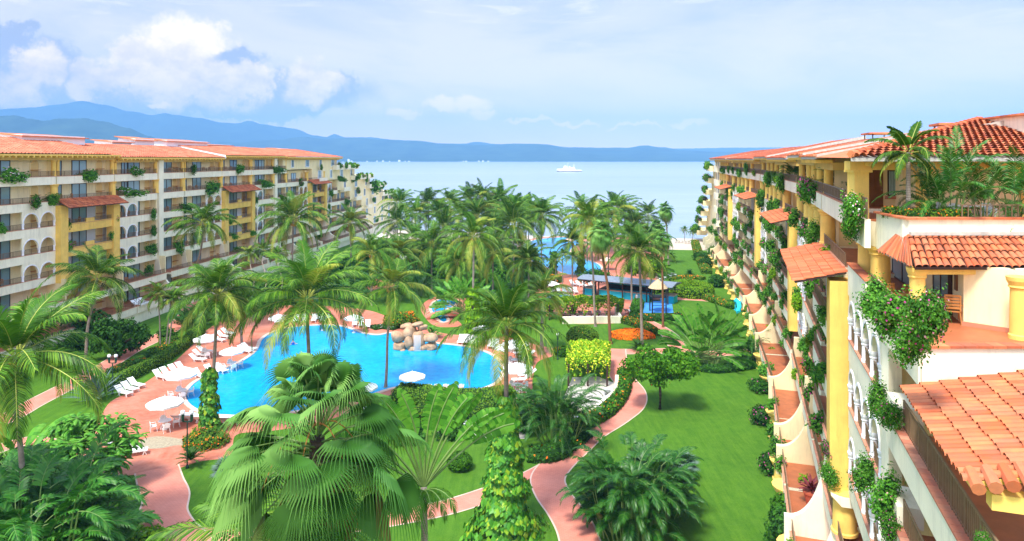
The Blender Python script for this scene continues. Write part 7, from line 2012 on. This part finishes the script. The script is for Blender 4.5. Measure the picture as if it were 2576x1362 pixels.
# --- people
def person(label, loc, pose, rz=0.0, top='red'):
    o = empty('person', loc, label, 'person', None, rz); 
    v = []; e = []; rr = []
    def j(p, r_, par=None):
        v.append(p); rr.append(r_)
        if par is not None: e.append((par, len(v)-1))
        return len(v)-1
    hz = {'stand': 0.92, 'sit': 0.5, 'swim': -0.15}[pose]
    pel = j((0, 0, hz), 0.14); ch = j((0, 0.02, hz+0.25), 0.13, pel); sh = j((0, 0.02, hz+0.46), 0.13, ch); nk = j((0, 0, hz+0.56), 0.055, sh); hd = j((0, -0.02, hz+0.68), 0.09, nk); tp = j((0, -0.01, hz+0.79), 0.075, hd)
    for s in (-1, 1):
        el = j((s*0.26, -0.02, hz+0.24), 0.042, j((s*0.19, 0, hz+0.46), 0.055, sh)); hn = j((s*(0.24 if pose != 'swim' else 0.5), -0.18, hz+(0.08 if pose != 'swim' else 0.3)), 0.03, el); j((s*0.22, -0.26, hz+0.06 if pose != 'swim' else hz+0.28), 0.022, hn)
        hp = j((s*0.10, 0, hz-0.06), 0.095, pel)
        if pose == 'sit': kn = j((s*0.13, -0.42, hz), 0.06, hp); ft = j((s*0.13, -0.45, 0.08), 0.04, kn); j((s*0.13, -0.6, 0.04), 0.035, ft)
        else: kn = j((s*0.11, -0.02, hz-0.46), 0.06, hp); ft = j((s*0.11, 0.0, hz-0.86), 0.04, kn); j((s*0.11, -0.14, hz-0.88), 0.035, ft)
    me = bpy.data.meshes.new('body'); me.from_pydata(v, e, []); me.materials.append(M['skin']); bo = put('body', me, o)
    bo.modifiers.new('skin', 'SKIN')
    for i, sv in enumerate(me.skin_vertices[0].data): sv.radius = (rr[i], rr[i]); sv.use_root = (i == 0)
    sb = bo.modifiers.new('sub', 'SUBSURF'); sb.levels = 1; sb.render_levels = 1
    mb = MB(); mb.lathe(0, 0, [(0.155, hz-0.05), (0.165, hz+0.2), (0.18, hz+0.42), (0.10, hz+0.5)], 12); mb.build('clothing', [M[top]], o, True)
    mb = MB(); ball(mb, (0, 0.015, hz+0.76), (0.095, 0.105, 0.085), 0, 10, 8); mb.build('hair', [M['hair']], o, True)
person('person in red sitting under the lone parasol on the near pool edge', at(1034, 992)+V((0, 0, 0.03)), 'sit', pi, 'red')
person('person swimming near the far left edge of the main pool', at(737, 868)+V((0, 0, 0)), 'swim', 0.5, 'blue')
person('person in a white shirt standing behind the turquoise bar counter', at(1602, 765)+V((0, 0, 0)), 'stand', 0.2, 'plastic')

# ------------------------------------------------------------------ planters hanging over the balconies
def unit(seed, mats, n, size, flowers, fs, tall=1.0, rough=0.28):
    r = R(seed); bl = [(r.uniform(-0.35, 0.35), r.uniform(-0.2, 0.2), r.uniform(-0.45, 0.45)*tall, r.uniform(0.45, 0.7), r.uniform(0.4, 0.6), r.uniform(0.4, 0.65)*tall) for _ in range(4)]
    mb = cloud(seed, bl, n, size, mats, flowers, fs, 0.6, rough=rough, shell=0.5); return mb.mesh('planter_foliage', mats)
C_ = M['core']
UG = [unit(101+i, [M['planter'], C_, M['planter']], 800, 0.17, 0, 0.1, 1.0+0.25*i) for i in range(3)]
UP_ = [unit(111+i, [M['planter'], C_, M['pink']], 900, 0.16, 0.16, 0.13, 1.0+0.3*i) for i in range(2)]
UW = [unit(121, [M['planter'], C_, M['whiteflower'], M['rose']], 1000, 0.15, 0.14, 0.12)]
UL = [unit(131, [M['lime'], C_, M['lime']], 700, 0.17, 0, 0.1)]
UN = {'g': UG, 'p': UP_, 'w': UW, 'l': UL}
BIGB = {'p': unit(141, [M['planter'], C_, M['pink'], M['rose']], 4200, 0.085, 0.07, 0.09, 1.1, 0.4), 'g': unit(142, [M['planter'], C_, M['rose']], 3600, 0.09, 0.02, 0.08, 1.15, 0.4), 'w': unit(143, [M['planter'], C_, M['whiteflower'], M['rose']], 3600, 0.09, 0.10, 0.10, 1.1, 0.35), 'm': unit(144, [M['planter'], C_, M['pink']], 3200, 0.10, 0.35, 0.11, 1.1, 0.35)}
def hit(frs, px, py, t):
    for fr, smin, smax in frs:
        k = (px-CX)/F; ox = fr.o + fr.n*t
        den = fr.d.x-k*fr.d.y
        s = (k*ox.y-ox.x)/den
        if smin <= s <= smax:
            D = ox.y+fr.d.y*s; return V((ox.x+fr.d.x*s, D, H-(py-CY)*D/F)), D
    return None, None
RF = [(FR[0], -21, FR[0].len), (FR[1], 0, FR[1].len), (FR[2], 0, FR[2].len), (FR[3], 0, 70)]
def floor_word(z): return FLOOR[max(0, min(6, int((z-Z0+1.2)//PITCH)))]
def crop(x0, y0, k): return lambda cx, cy: ((x0+k*cx)*0.97281, (y0+k*cy)*0.97281)
seen = {}
def planter(frs, wing, px, py, rpx, kind, t=0.3, w=1.0, big=False, label=None):
    p, D = hit(frs, px, py, t)
    if p is None: return
    s = rpx*D/F*(1.2 if big else 1.45)
    lst = [BIGB[kind]] if big else UN[kind]
    me = lst[int(px+py) % len(lst)]
    cn = {'g': 'green', 'p': 'pink-flowered green', 'w': 'white-flowered green', 'l': 'lime-green', 'm': 'magenta-flowered'}[kind]
    seen.setdefault((wing, floor_word(p.z), cn), []).append((D, label))
    o = put('balcony_plant', me, None, p, (0, 0, px), (s*w, s*0.8, s)); tag(o, label or 'x', 'balcony plant', 'plants hanging over the balconies')
    if not label: todo.append((o, wing, floor_word(p.z), cn, D))
todo = []
c1 = crop(1800, 340, 0.3085); c3 = crop(1900, 640, 0.3378); c5 = crop(1900, 940, 0.3377)
for (x, y, r_, k) in [(365, 340, 27, 'g'), (605, 380, 50, 'g'), (710, 430, 50, 'g'), (285, 500, 42, 'g'), (390, 495, 42, 'g'), (545, 565, 52, 'g'), (420, 298, 24, 'g'), (480, 345, 22, 'l'), (825, 700, 62, 'g'), (625, 770, 48, 'g'), (712, 805, 24, 'l'), (730, 890, 36, 'w'), (625, 965, 44, 'g'), (750, 960, 34, 'g'), (700, 1020, 30, 'g'),
                      (720, 1150, 42, 'p'), (750, 1245, 40, 'p'), (640, 1175, 42, 'l'), (350, 1050, 42, 'g'), (450, 985, 36, 'g'), (430, 820, 40, 'g'), (350, 785, 32, 'g'), (355, 625, 28, 'l'), (410, 672, 28, 'p'), (485, 715, 26, 'p'), (485, 840, 30, 'g'), (485, 900, 26, 'g'), (215, 580, 22, 'g'), (255, 590, 20, 'g'), (190, 655, 22, 'g'), (212, 697, 20, 'g'),
                      (258, 728, 20, 'g'), (150, 745, 20, 'g'), (120, 820, 22, 'g'), (160, 852, 22, 'g'), (185, 775, 22, 'p'), (235, 822, 20, 'g'), (265, 852, 18, 'g'), (185, 892, 22, 'g'), (130, 985, 32, 'g'), (265, 970, 26, 'g'), (205, 1092, 26, 'g'), (300, 1130, 28, 'g'), (475, 1190, 36, 'p'), (880, 1115, 34, 'l'), (500, 620, 14, 'g'), (345, 930, 32, 'g'), (490, 1050, 24, 'g'), (560, 505, 20, 'g'), (610, 1340, 40, 'g'), (390, 1345, 30, 'l'), (460, 770, 20, 'g'), (265, 780, 18, 'g')]:
    X, Y = c1(x, y); planter(RF, 'right', X, Y, r_*0.30, k, 0.4 if x > 175 else 2.0)
for (x, y, r_, k) in [(505, 130, 34, 'g'), (580, 330, 55, 'g'), (490, 415, 60, 'l'), (690, 590, 62, 'g'), (390, 380, 38, 'g'), (300, 365, 28, 'g'), (265, 332, 30, 'l'), (385, 520, 34, 'p'), (415, 650, 40, 'g'), (395, 730, 46, 'p'), (260, 630, 34, 'l'), (200, 540, 38, 'g'), (65, 350, 30, 'g'), (590, 690, 50, 'l'), (515, 740, 40, 'g'), (525, 1040, 46, 'g'), (700, 1010, 52, 'l'), (580, 1120, 62, 'p'), (310, 470, 24, 'g'), (350, 160, 34, 'p'), (375, 250, 34, 'p')]:
    X, Y = c3(x, y); planter(RF, 'right', X, Y, r_*0.33, k)
for (px, py, r_, k, w, t, lb) in [(2150, 532, 44, 'w', 1.0, 0.35, 'big white and pink bougainvillea below the corner pier of the top floor'), (2028, 478, 30, 'm', 1.0, 0.3, 'magenta bougainvillea on the top row beside the side palm'), (2140, 560, 34, 'g', 1.0, 0.4, 'green lower tail of the bougainvillea below the corner pier'), (2048, 582, 24, 'g', 1.0, 0.35, 'bright green bush above the second tile awning'),
                                  (2085, 620, 0, 'g', 1, 0.3, ''), (2205, 748, 42, 'g', 1.0, 0.35, 'dense green climber at the left of the terrace corner'), (2262, 800, 62, 'p', 1.1, 0.45, 'large bougainvillea with scattered pink flowers over the terrace wall, left half'), (2335, 800, 64, 'p', 1.15, 0.5, 'large bougainvillea over the terrace wall, right half'), (2300, 868, 58, 'p', 1.0, 0.6, 'hanging lower part of the terrace bougainvillea'),
                                  (2220, 930, 0, 'g', 1, 0.3, ''), (2212, 1000, 36, 'g', 1.0, 0.3, 'green bush over the upper arcade railing near the pale pier'), (2242, 1050, 38, 'p', 1.0, 0.3, 'pink-dotted bush at the pale pier under the upper arcade'), (2180, 1190, 36, 'g', 1.0, 0.3, 'green bush over the lower arcade railing'), (2228, 1250, 56, 'g', 1.0, 0.3, 'largest green bush hanging before the lower near balconies'), (2238, 1325, 38, 'p', 1.0, 0.3, 'pink-edged bush at the bottom edge before the lower balconies'),
                                  (2078, 1130, 20, 'm', 1.0, 0.9, 'magenta bougainvillea left of the big yellow pillar, upper'), (2082, 1190, 26, 'g', 1.0, 0.9, 'green trailing bush left of the big yellow pillar, lower'), (2470, 1362, 26, 'p', 1.0, 0.3, 'purple-tipped plant at the very bottom of the near railing')]:
    if r_: planter(RF, 'right', px, py, r_, k, t, w, True, lb)
l1 = crop(0, 340, 0.3084); l2 = crop(500, 360, 0.2937)
LF = [(FLW, 0, 200)]
for (x, y, r_, k, w) in [(120, 378, 55, 'w', 2.0), (735, 358, 42, 'g', 1.7), (1145, 338, 36, 'w', 1.5), (300, 590, 48, 'p', 1.5), (440, 578, 40, 'g', 1.8), (1080, 515, 36, 'w', 2.9), (1620, 315, 26, 'g', 2.6), (2015, 312, 26, 'g', 1.9), (1785, 470, 38, 'g', 2.4), (2210, 440, 26, 'g', 2.4), (560, 778, 40, 'g', 1), (955, 725, 34, 'p', 1), (570, 970, 42, 'p', 1), (940, 890, 38, 'g', 1), (1285, 690, 30, 'g', 1), (1285, 835, 34, 'g', 1),
                         (930, 1080, 38, 'g', 1), (560, 1160, 38, 'g', 1.2), (1270, 985, 30, 'g', 1.4), (1255, 1175, 42, 'g', 1.2), (1560, 632, 36, 'g', 1.6), (1500, 965, 38, 'g', 1.0), (2140, 577, 24, 'g', 1.2), (2130, 710, 22, 'g', 1), (1915, 745, 30, 'g', 1), (2095, 848, 18, 'g', 3), (1940, 880, 22, 'g', 2.2), (2012, 1000, 34, 'g', 1.5), (15, 815, 36, 'g', 1), (1500, 790, 20, 'g', 1.4)]:
    X, Y = l1(x, y); planter(LF, 'left', X, Y, r_*0.30, k, 0.35, w)
for (x, y, r_, k, w) in [(730, 262, 30, 'g', 2.4), (625, 390, 24, 'g', 3.2), (945, 385, 30, 'p', 1.1), (1215, 475, 22, 'g', 1), (1050, 490, 18, 'g', 1), (1050, 602, 22, 'g', 1), (1195, 585, 20, 'g', 1.1), (1195, 697, 20, 'g', 1), (1355, 555, 22, 'g', 1), (1130, 250, 20, 'g', 1.6), (1300, 352, 20, 'g', 2), (1420, 345, 20, 'g', 2), (1525, 340, 22, 'g', 1.4), (1585, 410, 36, 'g', 1.5), (1662, 420, 16, 'g', 1.8), (1450, 455, 24, 'p', 1.2), (1590, 527, 18, 'g', 1.5), (1620, 715, 15, 'g', 1), (1765, 500, 22, 'p', 1.6),
                         (780, 520, 20, 'g', 1), (750, 905, 24, 'g', 1.6), (1100, 830, 26, 'g', 1.3), (835, 880, 22, 'g', 1.3), (1380, 242, 12, 'p', 2), (1700, 515, 14, 'g', 2), (410, 985, 26, 'g', 2)]:
    X, Y = l2(x, y); planter(LF, 'left', X, Y, r_*0.286, k, 0.35 if x < 1100 else 0.9, w)
from collections import defaultdict
r = R(555)
for k in range(1, 7):
    a0 = S(END[k][1])-3.0; a1 = S(END[k-1][1] if k > 1 else END[1][1]+3)
    for j in range(4):
        s = a0+(a1-a0)*(j+0.5)/4; w_ = FLW.w(s, 1.2, LV(k)+0.65); kd = r.choice('gglp'); sz = r.uniform(0.6, 1.1)
        o = put('balcony_plant', UN[kd][0], None, w_, (0, 0, r.random()*6), (sz*1.5, sz, sz)); tag(o, 'x', 'balcony plant', 'plants hanging over the balconies')
        todo.append((o, 'left', floor_word(w_.z-0.6), {'g': 'green', 'p': 'pink-flowered green', 'l': 'lime-green'}[kd], w_.y))
r = R(777)
for (b_, tt, z) in ENDT:
    for j in range(3):
        w_ = f3.w(b_-3.5+j*3.4, tt-0.05, z+0.75); kd = r.choice('gglp'); sz = r.uniform(0.8, 1.3)
        o = put('balcony_plant', UN[kd][0], None, w_, (0, 0, r.random()*6), (sz*1.5, sz, sz)); tag(o, 'x', 'balcony plant', 'plants hanging over the balconies')
        todo.append((o, 'right', floor_word(w_.z-0.6), {'g': 'green', 'p': 'pink-flowered green', 'l': 'lime-green'}[kd], w_.y))
r = R(321)
for (fr, s0, s1, t, k, letter, style) in RB:
    if r.random() < (0.42 if k > 0 else 0.1): continue
    s = s0+(s1-s0)*r.uniform(0.15, 0.9); kd = r.choice('gggglpp'); w_ = fr.w(s, t+0.12, LV(k)+0.15); me = UN[kd][r.randrange(len(UN[kd]))]; sz = r.uniform(0.5, 0.95)
    o = put('balcony_plant', me, None, w_, (0, 0, r.random()*6), (sz*1.2, sz*0.9, sz)); tag(o, 'x', 'balcony plant', 'plants hanging over the balconies')
    todo.append((o, 'right', floor_word(w_.z), {'g': 'green', 'p': 'pink-flowered green', 'l': 'lime-green'}[kd], w_.y))
G = defaultdict(list)
for q in todo: G[q[1:4]].append(q)
SH = {'garden terrace level': 'garden level', 'lowest balcony row': 'lowest balcony row', 'second balcony row': 'second row', 'third balcony row': 'third row', 'fourth balcony row': 'fourth row', 'fifth balcony row': 'fifth row', 'top floor': 'top floor'}
for (wing, flr, cn), lst in G.items():
    lst.sort(key=lambda q: q[4])
    for i, q in enumerate(lst):
        q[0]['label'] = '%s balcony bush, %s wing, %s, %s from the near end' % (cn, wing, SH[flr], ORD[i] if i < 20 else 'number %d' % (i+1))
# ivy palms on the side of the top floor
areca('feather palm spilling over the top floor railing of the right wing', (100, 500), 0.01) if False else None
p, D = hit(RF, 2005, 470, -0.6)
o = tag(put('palm_clump', AR[0], None, V((p.x, p.y, LV(6)+0.1)), (0, 0, 1), (0.75, 0.75, 0.8)), 'feather palm leaning over the top floor railing of the right wing', 'palm clump')
p, D = hit(RF, 2118, 460, -1.2)
o = tag(put('palm_clump', AR[1], None, V((p.x, p.y, LV(6))), (0, 0, 2), (0.5, 0.5, 0.6)), 'small feather palm between the top floor columns of the right wing', 'palm clump')
# ------------------------------------------------------------------ penthouse terrace planting and furniture
def roof_palm(label, x, y, h, s, me, rz=0.0, lean=0.0, tr=0.09):
    root = empty('terrace_palm', (x, y, 20.0), label, 'palm tree', 'palms on the penthouse terrace')
    trunk_mb([(0, 0, -0.05), (lean*0.4, 0, h*0.5), (lean, 0, h)], tr, tr*0.7, 1.4, 8, 8).build('trunk', [M['trunk']], root, True)
    put('crown', me, root, (lean, 0, h), (0, 0, rz), (s, s, s)); return root
manila = coco_crown(91, 16, Ln=2.3, leafL=0.62, nl=40, w=0.09, old=0, young=5)
roof_palm('slim palm with a grey trunk and glossy crown on the penthouse terrace', 14.75, 25.4, 2.75, 0.66, manila, 0.5, 0.0, 0.10)
ar3 = areca_mesh(93, 20, 2.2, 0.25, 0.42, 36, 0.045, 1.0, 0.4)
for i, (x, y, s, k) in enumerate([(16.35, 25.4, 0.98, 1), (15.9, 25.8, 0.7, 2), (17.5, 25.4, 0.75, 3), (18.6, 25.3, 0.9, 4)]):
    o = put('terrace_palm', ar3, None, (x, y, 20.1), (0, 0, k*1.3), (s, s, s*1.25)); tag(o, ['tall feathery palm in the middle of the penthouse planter', 'shorter feathery palm left in the penthouse planter', 'feathery palm by the white terrace chairs', 'feathery palm at the right edge of the penthouse terrace'][i], 'palm', 'palms on the penthouse terrace')
tag(put('cycad', CY1, None, (15.25, 25.0, 20.25), (0, 0, 1), (0.6, 0.6, 0.6)), 'cycad with arching leaves at the foot of the slim terrace palm', 'cycad')
ln = [V((14.45, 26.2, 0)), V((14.4, 25.0, 0)), V((14.75, 24.55, 0)), V((15.6, 24.55, 0)), V((16.35, 24.55, 0))]
o = put('hedge', hedge_mesh(spline(ln, 5), 0.5, 0.42, 0.055, 420, [M['hedge'], C_, M['orange']], 5, 0.16, zb=20.25)); tag(o, 'strip of orange-flowered plants along the penthouse parapet', 'flower strip')
for i, (x, y, rz) in enumerate([(16.75, 25.6, 0.3), (17.9, 25.7, -0.5), (16.9, 26.9, 2.6)]): LIGHTCHAIR(V((x, y, 20.0)), rz, ['pale mesh chair at the left of the penthouse table', 'pale mesh chair at the right of the penthouse table', 'pale mesh chair behind the penthouse table'][i], 'pale mesh chairs on the penthouse terrace')
TABLE(V((17.3, 25.9, 20.0)), 0, 'round table between the pale chairs of the penthouse terrace')
for i, (x, y, rz) in enumerate([(13.75, 24.6, 0.2), (14.35, 24.4, 0.1), (14.1, 23.3, 2.9), (14.75, 22.9, 2.7)]): TEAK(V((x, y, ZT)), rz, ['left slatted teak chair on the corner terrace', 'second slatted teak chair beside the terrace column', 'teak chair with its back to the bougainvillea', 'teak chair nearest the glazed door'][i], 'teak chairs on the corner terrace')
mb = MB(); mb.box(-0.7, 0.7, -0.45, 0.45, 0.68, 0.73); o = empty('teak_table', (14.25, 23.9, ZT), 'teak table among the slatted chairs of the corner terrace', 'table'); mb.build('tabletop', [M['wood']], o)
for sx in (-0.6, 0.6):
    for sy in (-0.38, 0.38): mb = MB(); mb.box(sx-0.03, sx+0.03, sy-0.03, sy+0.03, 0, 0.68); mb.build('leg', [M['wood']], o)
# potted dracaena and metal chair on the low terrace
def pot(label, loc, s=1.0, mat='pot', plant='redleaf', seed=1, name='potted_plant'):
    o = empty(name, loc, label, 'potted plant'); mb = MB(); mb.lathe(0, 0, [(0.24*s, 0), (0.33*s, 0.35*s), (0.36*s, 0.5*s), (0.40*s, 0.52*s), (0.40*s, 0.6*s), (0.35*s, 0.6*s)], 16); mb.build('pot', [M[mat]], o, True)
    r = R(seed); mb = MB()
    for i in range(40):
        az = i*2.4; e = radians(r.uniform(10, 85)); blade(mb, (0, 0, 0.55*s+0.25*s*(i/40)), az, e, 0.05, 0.62*s, 0.12*s, r, 0, 0, droop=0.6, n=4, tear=0.0, rr=0.008)
    mb.build('leaves', [M[plant]], o); return o
p, D = hit(RF, 2042, 1240, 0.9); pot('red clay pot with dark red spiky leaves on the lowest near terrace', at(2042, 1268, LV(0)+0.02), 1.25)
pot('white ribbed pot with green plant on the terrace by the upper purple bush', at(2027, 905, LV(0)+0.02), 1.1, 'white', 'bush', 3)
STEEL(at(2078, 1300, LV(0)+0.02), radians(250), 'dark metal armchair on the lowest near terrace')
# ------------------------------------------------------------------ furniture on the left wing balconies
r = R(44); cnt = {}
order = sorted({b[6] for b in BAL if b[6]})
for (hb, fr, s0, s1, t, k, letter, style) in BAL:
    if not letter or (s1-s0) < 5: continue
    if r.random() < 0.28: continue
    bi = order.index(letter); c = s0+(s1-s0)*r.choice([0.22, 0.3, 0.66]); z = LV(k)+0.01
    if k == 0 and r.random() < 0.5: continue
    nmb = '%s bay from the near end, %s of the left wing' % (ORD[bi], SH[FLOOR[k]])
    a, b = fr.w(c-0.75, t-0.65, z), fr.w(c+0.75, t-0.65, z)
    TEAK(a, fr.rot()+pi/2+0.3, 'nearer teak chair, '+nmb, 'teak chairs on the left wing balconies', 0.95)
    if letter < 'G': TEAK(b, fr.rot()-pi/2-0.3, 'farther teak chair, '+nmb, 'teak chairs on the left wing balconies', 0.95)
for i, (x, y) in enumerate([(342, 760), (352, 757), (362, 754)]):
    p, D = hit(LF, x, y, 2.6); LOUNGE(V((p.x, p.y, LV(0)+0.02)), radians(-10), 'white lounger on the left wing garden terrace, %s from the left' % ORD[i], 'white loungers on the left wing terrace')
